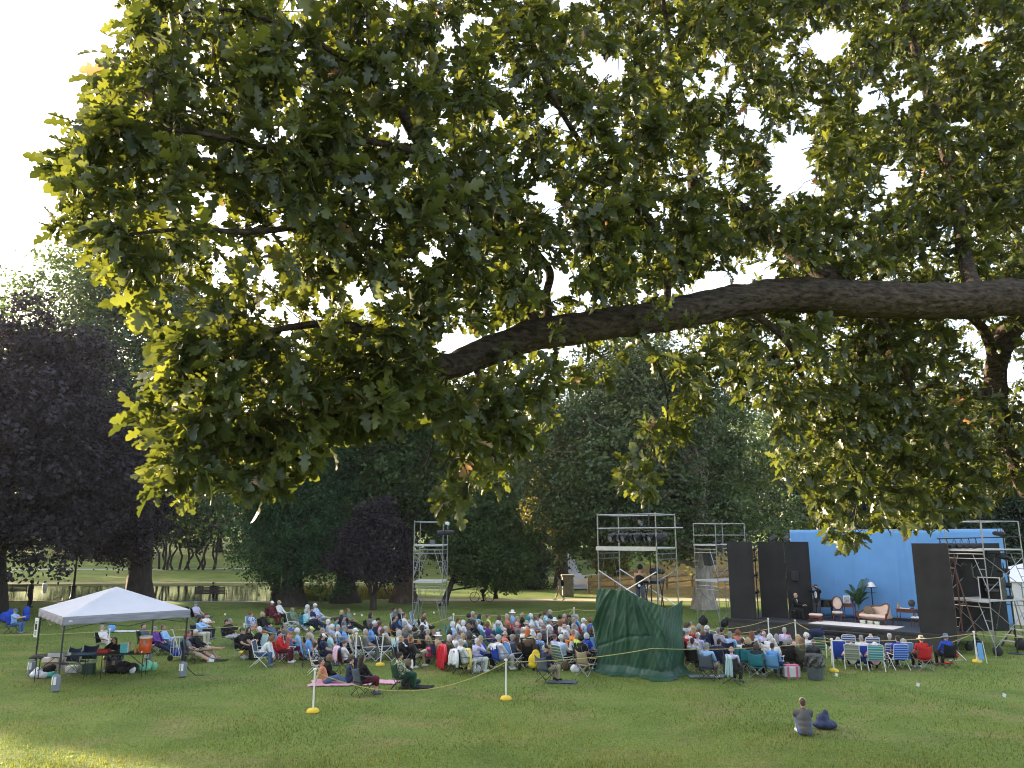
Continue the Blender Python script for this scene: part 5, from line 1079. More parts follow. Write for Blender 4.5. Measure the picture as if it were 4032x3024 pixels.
# ================================================================== THE AUDIENCE
# photo pixel of the head, pose, hair, top(+ = long sleeves, - = sleeveless), trousers/shorts, chair kind-fabric, options (n=short name used by neighbours' labels, y=turn, s=scale, sk=skin)
CROWD = '''
770.5 2379 legup cap:denim/brown lavender shorts-slate camp-black n=the_blue-capped_loner y=6
813 2424 phone short:brown white trousers-navy camp-navy sk=0 y=20
789 2438 phone long:black light_blue+ trousers-cream camp-navy n=the_cream_trousers y=18
893 2450 recl short:black black+ trousers-charcoal camp-charcoal n=the_black_mesh_chair y=14
905 2446 phone cap:grey/dark black+ trousers-light_grey - y=14
735 2508 recl cap:red/brown grey shorts-khaki camp-navy n=the_red_cap s=.97 y=-4
742 2491 recl curly:lbrown slate shorts-khaki camp-blue y=0
772 2492 legup short:white black+ shorts-beige camp-navy n=the_white-haired_man_in_black y=8 shoes=0
989 2419 recl curly:auburn floral trousers-orange lawn-light_blue n=the_blue_floral_shirt y=8
1034 2419 recl bob:blonde black+ trousers-denim camp-black n=the_blonde_in_black y=8
1071 2375 sit cap:white/brown maroon+ trousers-maroon camp-maroon n=the_maroon_jacket y=12
1099 2373 sit cap:khaki/grey white+ trousers-black camp-black y=2
955 2483 sit cap:green/dark black trousers-black camp-black n=the_dark_green_cap y=24
979 2481 sitr long:dark black trousers-black camp-black y=26
1019 2479 sit bob:white black shorts-black beach-aqua n=the_white-haired_woman_facing_the_camera y=150
1072 2516 bend bob:auburn white+ trousers-denim lawn-slate n=the_bending_redhead y=18
1153 2401 recl hood:sage sage+ trousers-light_grey beach-sage n=the_green_hood y=12
1207 2405 fold bob:silver aqua+ trousers-black camp-teal n=the_aqua_jumper y=4
1212 2392 sit curly:white light_grey+ trousers-navy camp-charcoal y=0
1228 2399 recl cap:charcoal/dark navy trousers-navy camp-black y=2
1241 2385 legup cap:white/white plaid+ shorts-light_blue beach-white n=the_raised_bare_leg y=4
1347 2412 sit bob:blonde navy+ trousers-navy camp-navy
1372 2405 recl short:lbrown sage trousers-black camp-black n=the_green_T-shirt y=2
1325 2441 sit updo:dark teal+ trousers-black camp-teal
1294 2448 sit bob:white light_grey+ trousers-grey camp-slate
1356 2430 fold cap:teal/dark grey+ trousers-khaki camp-black n=the_dark_teal_cap
1120 2469 sit cap:grey/dark slate trousers-navy camp-navy
1097 2480 sit updo:dark blue trousers-black camp-navy
1101 2497 sit short:black red+ trousers-maroon camp-red n=the_red_hooded_top y=10
1142 2484 fold cap:blue/grey coral+ trousers-maroon lawn-red n=the_bright_blue_cap y=10
1173 2487 sit curly:white light_blue trousers-orange camp-blue n=the_orange_scarf
1225 2479 sit cap:lime/lbrown light_grey trousers-grey camp-charcoal n=the_lime_cap y=-4
1216 2504 sit cap:tan/grey blue trousers-navy camp-blue n=the_tan_cap
1271 2486 chin short:grey black+ trousers-black camp-charcoal
1301 2495 sit cap:light_blue/grey aqua trousers-denim camp-sage n=the_light-blue_cap y=0
1272 2507 sit cap:white/dark navy trousers-navy camp-dark_green
1310 2471 sit curly:white light_grey trousers-black camp-grey
1332 2473 sitr short:silver white trousers-black camp-grey
1356 2475 sit cap:grey/grey blue trousers-navy camp-blue n=the_blue_canvas_chair
1399 2485 sit cap:white/white khaki+ trousers-navy lawn-cream n=the_cream_lawn_chair
1441 2489 sit short:silver grey trousers-grey lawn-slate
1357 2536 sitr short:brown white trousers-navy camp-maroon n=the_pink_towel s=.9
1243 2542 sitl short:dark floral_dark+ trousers-black lawn-rust n=the_rust-red_chair s=.88 y=6
1267 2607 lean short:brown rust trousers-denim - n=the_rust_T-shirt y=16
1300 2590 crossed bob:lbrown black+ trousers-charcoal - n=the_woman_in_black_on_the_blanket y=0
1386 2600 turned curly:dark navy+ trousers-navy - n=the_bearded_man y=8
1427 2594 sitr long:dark black+ skirt-maroon camp-slate n=the_long_dark_hair y=-6
1577 2582 sit updo:dark camo+ trousers-dark_green camp-dark_green n=the_leafy_shirt y=2
1609 2609 crossed bob:lbrown black+ trousers-dark_green - n=the_person_with_the_white_bottle y=-14
1461 2421 fold long:dark grey+ trousers-black camp-charcoal n=the_dark_sunglasses x=longshades
1554 2402 recl short:black denim trousers-navy camp-white y=-4
1577 2406 recl short:grey black trousers-black camp-black
1592 2424 sit updo:brown white+ trousers-beige camp-blue
1558 2430 sit short:lbrown navy+ trousers-grey camp-slate
1552 2440 sit short:black navy trousers-black camp-gold n=the_yellow_chair_back
1670 2418 sitr short:brown black shorts-black camp-black n=the_man_in_black_under_the_slim_tower
1668 2440 chin bob:dark white+ trousers-black camp-black n=the_chin_on_hand
1478 2457 sit curly:white navy+ trousers-navy camp-navy
1461 2467 sit bob:dark blue+ trousers-navy camp-royal
1499 2457 sitl updo:brown pink+ trousers-beige camp-charcoal
1489 2443 sit cap:black/black charcoal+ trousers-black camp-black
1508 2486 sit long:brown olive+ trousers-slate camp-charcoal
1520 2478 sit short:silver light_grey trousers-navy lawn-slate
1602 2475 sit short:grey slate+ trousers-navy camp-charcoal
1594 2458 sit bob:grey khaki+ trousers-black camp-green
1573 2493 sit bob:silver white+ trousers-white lawn-aqua n=the_bright_aqua_chair
1581 2516 sit short:blonde black+ trousers-black camp-black n=the_black_high-backed_chair
1621 2518 cross short:lbrown charcoal+ shorts-beige camp-black n=the_crossed_bare_leg y=-6
1635 2482 sit curly:black charcoal trousers-black camp-orange n=the_orange_chair
1664 2473 sit bob:dark charcoal+ trousers-black camp-charcoal
1686 2487 sit short:silver khaki trousers-black camp-black
1725 2504 sit hat:white/grey tan trousers-navy camp-navy n=the_white_hat_in_tan
1730 2487 sit cap:green/grey sage+ trousers-charcoal camp-charcoal
1771 2513 sit short:white olive+ trousers-grey camp-red n=the_red_raincoat y=-4
1777 2442 sit curly:grey teal trousers-black camp-teal
1785 2458 sit bob:white pale_blue trousers-pale_blue camp-blue
1805 2445 sit short:brown white trousers-black camp-black
1826 2452 sit bob:white white trousers-white camp-grey
1848 2428 sit curly:black charcoal trousers-black camp-black
1863 2418 chin short:silver grey+ trousers-grey camp-black n=the_hand_at_glasses
1847 2467 sit bob:lbrown slate+ trousers-black camp-charcoal
1890 2428 sit long:black black trousers-black camp-black
1886 2448 recl cap:turquoise/white pale_blue+ trousers-pale_blue camp-navy n=the_turquoise_hat
1923 2428 sit updo:lbrown lime trousers-white camp-lime n=the_lime_top
1921 2458 sit bob:auburn purple trousers-purple camp-teal n=the_purple_top
1967 2433 sit bob:brown white+ trousers-black camp-white
1963 2456 sit curly:white teal trousers-navy camp-teal
1997 2428 sit short:silver coral trousers-navy camp-maroon
2018 2413 sit hat:white/grey light_blue trousers-red camp-red n=the_white_sun_hat
2003 2464 sit bob:auburn black+ trousers-black camp-black
2038 2438 sit short:grey red+ trousers-black camp-red
2037 2458 sit bald grey trousers-black camp-charcoal
2057 2421 sit bald black trousers-black camp-black n=the_bald_man_in_black
1772 2491 sit bob:dark charcoal trousers-black camp-charcoal
1795 2506 sit short:grey white trousers-black camp-maroon
1826 2504 sit long:blonde white trousers-black camp-aqua
1852 2505 sit bob:dark olive trousers-black camp-green n=the_dark_bob_on_a_green_chair
1817 2530 sit updo:silver white+ trousers-white camp-dark_green n=the_white_jumper_on_a_chair
1894 2515 sit long:blonde royal trousers-black camp-blue
1880 2526 chin short:white lavender+ trousers-white camp-dark_green n=the_yellow_jacket
1966 2515 sitr curly:silver white+ trousers-light_grey camp-royal n=the_white_shawl s=1.03
1989 2496 sit bald coral trousers-charcoal camp-charcoal
2018 2510 sit cap:grey/grey slate trousers-navy lawn-blue n=the_tall_blue_chair
2038 2510 sit long:brown brown+ trousers-black camp-charcoal
2082 2435 sit hood:teal teal trousers-black camp-black n=the_teal_hood
2092 2428 sit curly:white pale_blue trousers-grey camp-blue
2112 2432 sit bob:lbrown white+ trousers-black camp-white
2129 2427 sit short:dark white trousers-black camp-red
2148 2413 sit bob:brown aqua trousers-navy camp-navy
2166 2410 sit cap:khaki/grey navy+ trousers-black camp-black n=the_khaki_cap
2164 2448 sit curly:grey white trousers-black camp-charcoal
2184 2444 sit hat:white/grey navy+ trousers-black camp-navy n=the_cream_sun_hat
2207 2433 sit curly:black brown trousers-black camp-black
2224 2426 sit bald coral trousers-black camp-black
2240 2430 sit cap:black/dark charcoal trousers-black camp-black
2207 2455 sit bob:auburn cream trousers-black camp-maroon
2234 2446 sit long:brown white trousers-black camp-white
2261 2443 sit short:grey light_grey trousers-black camp-charcoal
2272 2430 sit short:silver blue trousers-black camp-blue
2259 2431 sit short:grey slate trousers-black camp-black
2298 2444 sit cap:white/white white trousers-black camp-red n=the_bright_red_chair
2326 2447 sit curly:auburn royal trousers-black camp-blue
2340 2453 sit short:grey light_blue trousers-black camp-charcoal
2138 2461 sit bald grey trousers-black camp-maroon
2223 2467 sit bald white+ trousers-black camp-navy
2263 2467 sit short:grey lavender trousers-black camp-white
2095 2464 sit curly:white white trousers-black camp-white
2074 2456 sit hat:khaki/grey white trousers-black camp-sage
2080 2483 sit long:orange charcoal+ trousers-black camp-charcoal n=the_orange_hair
2061 2481 sit cap:white/silver white trousers-black camp-white
2126 2506 sit short:silver print trousers-navy camp-slate n=the_blue_print_shirt
2186 2509 sit updo:lbrown lavender+ trousers-denim camp-tan n=the_lavender_shirt_by_the_white_table
2212 2513 sit curly:white pale_blue trousers-black beach-green_stripe n=the_green_striped_chair
2257 2490 sit short:blonde orange trousers-black camp-orange
2275 2502 sitl bob:grey lime+ trousers-black camp-dark_green n=the_lime_jacket
2311 2504 sit bob:white royal trousers-black camp-blue
2329 2479 sit bob:brown black trousers-black camp-black
2344 2481 sit short:silver tan trousers-black camp-blue
2290 2517 sit curly:black black trousers-black camp-black
2148 2554 sitr cap:black/silver navy+ trousers-khaki camp-slate n=the_dark_cap_at_the_front y=-6
2702 2462 sit bob:brown light_blue trousers-black camp-blue
2718 2459 sit cap:grey/brown cream trousers-black camp-charcoal
2731 2475 sit long:blonde red trousers-black camp-red n=the_blonde_in_red
2754 2468 sit bob:grey brown trousers-black camp-black
2708 2489 sit curly:silver white trousers-black camp-maroon
2692 2498 sit short:black red+ trousers-black camp-black
2785 2477 sit curly:white navy+ trousers-black camp-navy
2748 2502 sit cap:white/silver lavender trousers-black beach-white_stripe n=the_white_striped_chair
2768 2492 sit bob:lbrown navy trousers-black camp-blue
2830 2483 sit short:grey sage trousers-black camp-charcoal
2844 2482 sit cap:black/dark olive trousers-black lawn-lavender n=the_black_cap
2875 2500 sit short:grey light_blue trousers-black camp-navy
2906 2491 sit bob:auburn coral trousers-black camp-grey n=the_coral_top
2961 2497 sit long:auburn white+ trousers-black camp-black
2989 2488 sit cap:navy/dark light_blue trousers-black camp-black n=the_navy_cap
2727 2526 sit short:dark striped+ trousers-black camp-black n=the_striped_shirt
2832 2529 sit short:dark navy trousers-black camp-navy
2784 2545 sit short:grey light_blue+ trousers-khaki camp-slate n=the_grey-haired_man_in_pale_blue
2880 2559 sit bald lavender trousers-black camp-charcoal n=the_striped_towel
2924 2523 sit cap:white/brown white trousers-black camp-teal n=the_white_cap_on_a_teal_chair
2946 2524 sit bob:blonde black trousers-black camp-teal
2960 2555 low short:dark slate trousers-black camp-blue n=the_low_blue_chair
2978 2543 sit bob:brown charcoal trousers-black camp-teal
3008 2496 sit bald lavender trousers-black camp-charcoal
3032 2508 sit bob:white white trousers-black camp-white
3058 2508 sit long:grey black trousers-black camp-black
3089 2483 sit short:silver tie_dye trousers-black camp-lavender n=the_pink_tie-dye_shirt
3105 2523 sit bob:grey black+ trousers-black camp-black
3144 2511 sit long:blonde pink trousers-black camp-white
3158 2524 sit long:lbrown sage trousers-black camp-olive
3175 2505 sit curly:white white trousers-black beach-navy_stripe n=the_white_curls
3203 2529 sit bald:black charcoal+ trousers-black camp-black sk=3 n=the_man_above_the_bin
3041 2545 sit cap:black/dark blue+ trousers-navy camp-blue sk=1 n=the_big_blue_chair
3044 2527 sit cap:white/silver white trousers-black camp-white
3300 2521 low long:silver white trousers-black beach-royal n=the_long_silver_hair
3340 2499 low short:dark blue trousers-black beach-navy_stripe
3352 2541 low bald white trousers-black lawn-grey_stripe n=the_grey_striped_chair
3390 2514 sit short:grey white trousers-black beach-royal
3428 2507 low bald pink trousers-black beach-navy_stripe
3444 2543 low curly:white pink trousers-black lawn-teal_stripe n=the_teal_striped_chair
3501 2507 sit short:silver navy trousers-black beach-navy_stripe
3533 2516 sit short:dark royal trousers-black lawn-blue_stripe n=the_royal-blue_striped_chair
3556 2529 low curly:silver denim trousers-tan beach-blue
3626 2516 sit hat:straw/lbrown red trousers-black camp-red n=the_straw_hat
3723 2509 sit hat:steel/grey royal+ trousers-black camp-black n=the_blue_hat
61 2406 phone cap:denim/grey light_blue trousers-denim camp-royal n=the_man_at_the_left_edge y=-6
403 2472 recl short:grey white shorts-beige camp-black n=the_bare_legs_behind_the_canopy y=14
566 2466 recl short:brown slate trousers-light_grey camp-charcoal y=10
610 2478 recl cap:grey/dark purple+ trousers-navy camp-purple n=the_purple_jacket y=10
644 2472 recl short:lbrown light_blue+ trousers-denim camp-navy y=8
'''
HAIRW = {'short': 'short %s hair', 'bob': '%s bobbed hair', 'long': 'long %s hair', 'curly': 'curly %s hair', 'updo': '%s pinned-up hair'}
CW = {'lbrown': 'light brown', 'light_blue': 'light blue', 'pale_blue': 'pale blue', 'light_grey': 'light grey', 'dark_green': 'dark green', 'tie_dye': 'pink tie-dyed', 'floral_dark': 'black floral', 'floral': 'blue floral', 'camo': 'leafy green', 'print': 'blue print', 'plaid': 'pale plaid', 'charcoal': 'dark grey', 'silver': 'silver-grey', 'royal': 'royal-blue', 'sage': 'sage-green', 'slate': 'slate-grey', 'rust': 'rust-red', 'denim': 'denim-blue', 'aqua': 'pale aqua', 'coral': 'coral pink', 'olive': 'olive-green', 'gold': 'golden yellow', 'steel': 'blue-grey'}
def cw(c): return CW.get(c, c.replace('_', ' '))
AIM = sw(SL * .45, 1.5)
P_ = []
for ln in CROWD.strip().splitlines():
    t = ln.split(); o = dict(q.split('=', 1) for q in t[7:]) if t[6] != '-' else dict(q.split('=', 1) for q in t[7:])
    P_.append(D_(u=float(t[0]), v=float(t[1]), pose=t[2], hair=t[3], top=t[4].rstrip('+'), long=t[4].endswith('+'), bot=t[5].split('-'), chair=t[6].split('-') if t[6] != '-' else None, o=o))
def hairphrase(h):
    k, c = (h.split(':') + [''])[:2]
    if k == 'bald': return 'bald head'
    if k == 'cap': return cw(c.split('/')[0]) + ' cap'
    if k == 'hat': return cw(c.split('/')[0]) + ' brimmed hat'
    if k == 'hood': return cw(c) + ' hood'
    return HAIRW[k] % cw(c)
def an(s): return s
for p in P_:
    tw = {True: 'jumper', False: 'shirt'}[p['long']]
    p['base'] = 'person with %s in %s %s' % (hairphrase(p['hair']), cw(p['top']), tw)
    p['nick'] = p['o'].get('n', '').replace('_', ' ')
cnt = {}
for p in P_: cnt[p['base']] = cnt.get(p['base'], 0) + 1
used = set()
def relations(p):
    for q in sorted([q for q in P_ if q['nick'] and q is not p], key=lambda q: hypot(q['u'] - p['u'], 2.0 * (q['v'] - p['v'])))[:6]:
        du, dv = p['u'] - q['u'], p['v'] - q['v']
        w_ = ('right of' if du > 0 else 'left of') if abs(du) > 1.1 * abs(dv) else ('in front of' if dv > 0 else 'behind')
        yield w_ + ' ' + q['nick']
for p in P_:
    n_ = p['nick']; lab = p['base']; p['rel'] = ''
    if not n_:
        for rel in relations(p):
            if lab + ' ' + rel not in used and len((lab + ' ' + rel).split()) <= 16: lab = lab + ' ' + rel; p['rel'] = rel; break
    elif p['chair']: lab = lab + ' on %s %s' % (cw(p['chair'][1].replace('_stripe', '-striped')), {'camp': 'camp chair', 'beach': 'beach chair', 'lawn': 'lawn chair'}[p['chair'][0]])
    else: lab = lab + ' sitting on the picnic blanket' if p['pose'] != 'crossed' or p['u'] < 1500 else lab + ' sitting on the grass'
    p['label'] = lab; used.add(lab)
PW = D_(black='black', charcoal='dark grey')
clab = set()
for i, p in enumerate(P_):
    o = p['o']; J = solve(p['pose']); sc = float(o.get('s', 1 + .03 * random.uniform(-1, 1))) * psc(g(p['u'], p['v'], 1).y); low = p['chair'] and p['chair'][0] == 'beach' and p['pose'] not in ('low',)
    hp_ = g(p['u'], p['v'], J['head'].z * sc)
    d = AIM - hp_; rz = atan2(-d.x, d.y) - radians(float(o.get('y', random.uniform(-7, 7))))
    off = Matrix.Rotation(rz, 2) @ J['head'].xy * sc; loc = Vector((hp_.x - off.x, hp_.y - off.y, 0))
    p['loc'] = loc; p['rz'] = rz
    sh = o.get('shoes', random.choice(['white', 'black', 'slate', 'grey', 'white']))
    p['obj'] = make_person(p['pose'], p['hair'], p['top'], p['bot'], loc, rz, p['label'], 'audience on the lawn', None if sh == '0' else sh, int(o.get('sk', random.choice([0, 0, 2, 2, 1]))), sc, 'long' if p['long'] else 'tee', o.get('x'))
    if p['chair']:
        k, f = p['chair']; frame = WHITEP if (k in ('beach', 'lawn') or f in ('white',)) else (STEEL if i % 3 == 0 else DARKM)
        kindw = {'camp': 'camp chair', 'beach': 'beach chair', 'lawn': 'lawn chair'}[k]; fw = cw(f.replace('_stripe', ' striped'))
        if p['nick'] and len(p['nick'].split()) > 1 and 'chair' not in p['nick']: lb = '%s %s under %s' % (fw, kindw, p['nick'])
        elif cnt[p['base']] == 1: lb = '%s %s under %s' % (fw, kindw, p['base'])
        else: lb = '%s %s holding someone in %s, %s' % (fw, kindw, cw(p['top']), p['rel'] or 'beside the white table')
        ws = lb.split()
        if len(ws) > 16: lb = ' '.join(ws[:16])
        clab.add(lb)
        hs = J['pel'].z - (.49 if k != 'beach' else .38) + (.0 if k == 'camp' else 0)
        cz = 0
        c = make_chair('beach' if p['pose'] == 'low' and k != 'camp' and k != 'lawn' else k, f, frame, (loc.x, loc.y, 0), rz, lb, scale=sc)
        p['chair_obj'] = c
BY = {p['nick']: p for p in P_ if p['nick']}
def loc_of(n, x, y, z): p = BY[n]; return Matrix.Translation(p['loc']) @ Matrix.Rotation(p['rz'], 4, 'Z') @ Vector((x, y, z))
# coats and towels hung over chair backs
def draped(n, color, w_, ztop, zbot, label, cat, arms=True, m=None, yb=-.33):
    p = BY[n]; R = random.Random(len(label)); rows = []
    ph = [R.uniform(0, 6) for _ in range(4)]
    for j in range(23):
        t = j / 22; row = []
        for i in range(33):
            s = -1 + 2 * i / 32; z = ztop - (ztop - zbot) * (t - .0) - (.06 * abs(s) ** 2 if t < .2 else 0); spread = w_ * (.86 + .34 * t)
            y = yb - .06 - .05 * t + .035 * sin(s * 9 + ph[0]) * t + .022 * sin(s * 17 + ph[1] + t * 3) * (.3 + t) + .05 * (1 - abs(s)) - .02
            zz = z + (.05 * sin(s * 6 + ph[2]) + .03 * sin(s * 15 + ph[3])) * t
            if t < .08: y += .10 * (1 - t / .08); zz = ztop + .01 - .03 * abs(s)
            row.append((s * spread / 2, y, zz))
        rows.append(row)
    mb = MB().sheet(rows, .012)
    if arms:
        for s in (-1, 1): mb.tube([(s * w_ * .40, yb - .05, ztop - .06), (s * w_ * .56, yb - .08, ztop - .3), (s * w_ * .60, yb - .09, ztop - .62)], [.06, .062, .05], 10)
    o = mb.build({'jacket': 'jacket', 'towel': 'towel', 'jumper': 'jumper', 'coat': 'raincoat'}[cat], m or cmat(color), None, loc=p['loc'], label=label, cat=cat, ang=180); o.rotation_euler = (0, 0, p['rz']); o.scale = (psc(p['loc'].y),) * 3
draped('the red raincoat', 'red', .66, .98, .10, 'shiny red raincoat hung over a chair back, reaching almost to the grass', 'coat', True, mat('red_raincoat', (.55, .012, .03), rough=.35, vary=.15, bump=.5, bscale=5))
draped('the white jumper on a chair', 'white', .52, .95, .42, 'white jumper hung over the back of a dark green chair', 'jumper')
draped('the yellow jacket', 'yellow', .60, .92, .22, 'pale yellow jacket hung over the chair of the lavender-sleeved person', 'jacket', True, mat('yellow_jacket', (.74, .60, .20), rough=.8, vary=.08, bump=.4, bscale=7))
draped('the pink towel', 'pink', .58, .98, .45, 'pale pink towel hung over a maroon chair among the picnickers', 'towel', False, mat('pink_towel', (.70, .46, .56), rough=.9, vary=.06, bump=.3))
draped('the striped towel', 'white', .24, .98, .32, 'pale blue striped towel hung over a dark chair back', 'towel', False, stripes('towel_stripe', [(1, (.55, .70, .74)), (.6, (.22, .36, .42))], .05, 'X'))
draped('the white shawl', 'white', .50, 1.02, .84, 'white shawl over the top of a royal-blue chair', 'jumper', False, None, -.30)
# empty chairs the photo shows
ECH = [(1607, 2428, 'print', 'lawn', 'empty high-backed chair with blue patterned cloth beside the slim tower'), (1642, 2426, 'print', 'lawn', 'empty patterned chair with white frame right behind the slim tower'), (2309, 2572, 'khaki', 'camp', 'empty khaki camp chair left of the green tarpaulin'), (2320, 2545, 'tan', 'camp', 'empty tan camp chair behind the khaki one left of the tarpaulin'), (2270, 2500, 'black', 'camp', 'empty black chair among the audience in front of the striped chair'), (3222, 2510, 'green_stripe', 'beach', 'beach chair with green frame heaped with a navy jacket'), (2800, 2500, 'light_blue', 'lawn', 'tall light blue lawn chair behind the grey-haired man in pale blue'), (2822, 2500, 'sage', 'lawn', 'pale green lawn chair right of the tall light blue one'), (1510, 2520, 'slate', 'lawn', 'empty grey lawn chair with white legs beside the rope post'), (1420, 2518, 'navy', 'lawn', 'empty navy lawn chair with white legs left of the rope post')]
for u, v, f, k, lb in ECH:
    q = g(u, v, .7); d = AIM - q; make_chair(k, f, WHITEP if k != 'camp' else STEEL, (q.x, q.y, 0), atan2(-d.x, d.y) + random.uniform(-.1, .1), lb, scale=psc(q.y))
q = g(3218, 2492, .95); o = MB().ball((0, 0, 0), (.28, .18, .16), 14, 9).ball((-.16, .02, .03), (.14, .15, .12)).capsule((.05, 0, 0), (.22, .02, .20), .10, .05).capsule((-.1, 0, .0), (-.26, 0, -.18), .08, .06).build('jacket', cmat('navy'), None, loc=q, label='bunched navy jacket piled on the beach chair in front of the stage steps', cat='jacket')
# ================================================================== OTHER PEOPLE
def stage_person(pose, head_uv, zfloor, rz, hair, top, bot, label, sleeves='long', shoes='black', skin=0, scale=1.0, loc=None, **k):
    J = solve(pose)
    if loc is None:
        q = g(head_uv[0], head_uv[1], zfloor + J['head'].z * scale); off = Matrix.Rotation(rz, 2) @ J['head'].xy * scale; loc = (q.x - off.x, q.y - off.y, zfloor)
    return make_person(pose, hair, top, bot, loc, rz, label, None, shoes, skin, scale, sleeves, **k)
def yaw_to(fr, to): d = Vector(to) - Vector(fr); return atan2(-d.x, d.y)
q = g(3159, 2768, .87); stage_person('hug', (3159, 2766), 0, yaw_to(q, AIM) + .22, 'cap:khaki/brown', 'mid_grey', ('shorts', 'denim'), 'man in grey T-shirt and pale cap sitting alone on the grass in front', 'tee', 'white', 2, .88)
# performers
ps = PB.location; r = stage_person('piano', None, ZS, SYAW + .12 - pi / 2, 'bald:none', 'black', ('trousers', 'black'), 'bald pianist in black suit and white collar seated at the grand piano', loc=(ps.x - .02, ps.y, ZS - .05), scale=.9)
J = solve('piano'); r_ = MB().ball(J['pel'] + J['u'] * .40 + J['f'] * .105, (.055, .03, .11), 12, 8).build('shirt_front', cmat('white'), r)
pp_ = sw(stg(3222, 2441)[0], bb_at(stg(3222, 2441)[0]) - 2.0, ZS)
r = stage_person('aim', None, ZS, yaw_to(pp_, (pp_.x - 9, pp_.y - 10, 0)), 'short:dark', 'black', ('trousers', 'charcoal'), 'performer in black suit and pale tie holding a small viewer to the eyes', loc=pp_, scale=.92)
J = solve('aim'); MB().ball(J['pel'] + J['u'] * .30 + J['f'] * .122, (.065, .03, .18), 14, 9).build('shirt_front', cmat('white'), r); MB().tube([J['pel'] + J['u'] * .46 + J['f'] * .135, J['pel'] + J['u'] * .22 + J['f'] * .16], [.018, .03], 6).build('tie', cmat('beige'), r)
q_ = r.location; hd = Matrix.Translation(q_) @ Matrix.Rotation(r.rotation_euler.z, 4, 'Z'); v0 = hd @ (Vector((.035, .31, 1.66)) * .92)
o = MB().box((0, 0, 0), (.12, .16, .075), bev=.012).build('stereo_viewer', WOODF, None, loc=v0, label='small wooden viewer held before the performer\'s face', cat='viewer'); o.rotation_euler = (.1, 0, r.rotation_euler.z)
# technician on the covered tower
tl = lw(T2, 1.15, .80, 1.98); r = stage_person('desk', None, 1.98, -th2 + .05, 'curly:black', 'black', ('trousers', 'slate'), 'technician in black tank top working on the covered scaffold tower', 'tank', loc=tl, scale=.90)
J = solve('desk'); MB().ball(J['pel'] + Vector((.06, -.15, .03)), (.06, .03, .05), 10, 7).build('belt_pouch', cmat('white'), r)
# woman under the canopy
q = g(392, 2533, 1.18); wl = g(398, 2655); r = stage_person('table', None, 0, pi + .12, 'long:dark', 'black', ('shorts', 'slate'), 'woman in black cardigan seated behind the table under the canopy', 'long', 'white', 0, .90, loc=(wl.x, wl.y + .75, 0))
J = solve('table'); o = MB().box((-.032, .07, .105), (.05, .02, .03), bev=.006).box((.032, .07, .105), (.05, .02, .03), bev=.006).build('sunglasses', mat('mirror_glass', (.7, .72, .74), rough=.15, metal=.5), r); o.matrix_local = Matrix.Translation(J['head']) @ J['R'].to_4x4()
WOMAN = r
# distant figures
q = g(112, 2392); stage_person('stand', None, 0, -.5, 'curly:black', 'charcoal', ('trousers', 'black'), 'dark figure standing on the grass between the two copper beeches', 'tee', 'black', 3, loc=(q.x, q.y, 0))
q = g(2205, 2366); stage_person('walk', None, 0, pi / 2 - .15, 'short:black', 'light_grey', ('shorts', 'khaki'), 'person in shorts with a dark backpack walking along the gravel path', 'tee', 'white', 1, loc=(q.x, q.y, hz(q.x, q.y) + .02)); WK = q
o = MB().ball((0, 0, 0), (.16, .11, .24), 14, 9).ball((0, -.08, -.05), (.12, .07, .15), 12, 8).build('backpack', cmat('black'), None, loc=(q.x + .17, q.y - .03, 1.25), label='dark backpack on the person walking along the path', cat='backpack'); o.rotation_euler = (0, 0, pi / 2)
# bicycle, side-on, with a rider hidden behind the leaves
q = g(1898, 2371); BX = q
r = empty('bicycle', (q.x, q.y, hz(q.x, q.y) + .02), 0, 'black bicycle ridden along the gravel path behind the green shrub', 'bicycle')
for x in (-.53, .53):
    w_ = empty('wheel', (x, 0, .345)); w_.parent = r
    MB().tube([(.33 * cos(a), 0, .33 * sin(a)) for a in [2 * pi * i / 32 for i in range(33)]], .022, 8, False).build('tyre', RUBBER, w_)
    mb = MB(); mb.tube([(0, -.04, 0), (0, .04, 0)], .025, 8); mb.build('hub', STEEL, w_)
    mb = MB()
    for k in range(14): a = 2 * pi * k / 14; mb.tube([(0, .0, 0), (.31 * cos(a), 0, .31 * sin(a))], .003, 4)
    mb.build('spokes', STEEL, w_)
MB().tube([(.53, 0, .345), (.08, 0, .28), (.22, 0, .85), (-.36, 0, .88), (.08, 0, .28)], .018, 8).tube([(.53, 0, .345), (.22, 0, .82)], .012, 6).tube([(-.36, 0, .95), (-.42, 0, .70), (-.53, 0, .345)], .018, 8).build('frame', mat('bike_paint', (.02, .02, .025), rough=.3), r)
MB().tube([(-.36, -.28, 1.02), (-.38, 0, 1.0), (-.36, .28, 1.02)], .014, 6).build('handlebar', DARKM, r); MB().ball((.24, 0, .92), (.13, .07, .035), 12, 7).build('saddle', RUBBER, r)
MB().tube([(.08, -.05, .28), (.14, -.06, .13), (.14, -.14, .13)], .012, 6).build('pedal', DARKM, r)
stage_person('ride', None, 0, pi / 2, 'cap:black/dark', 'red', ('trousers', 'black'), 'cyclist in red riding behind the green leaves', 'tee', 'black', 1, loc=(q.x + .22, q.y, hz(q.x, q.y) - .06))
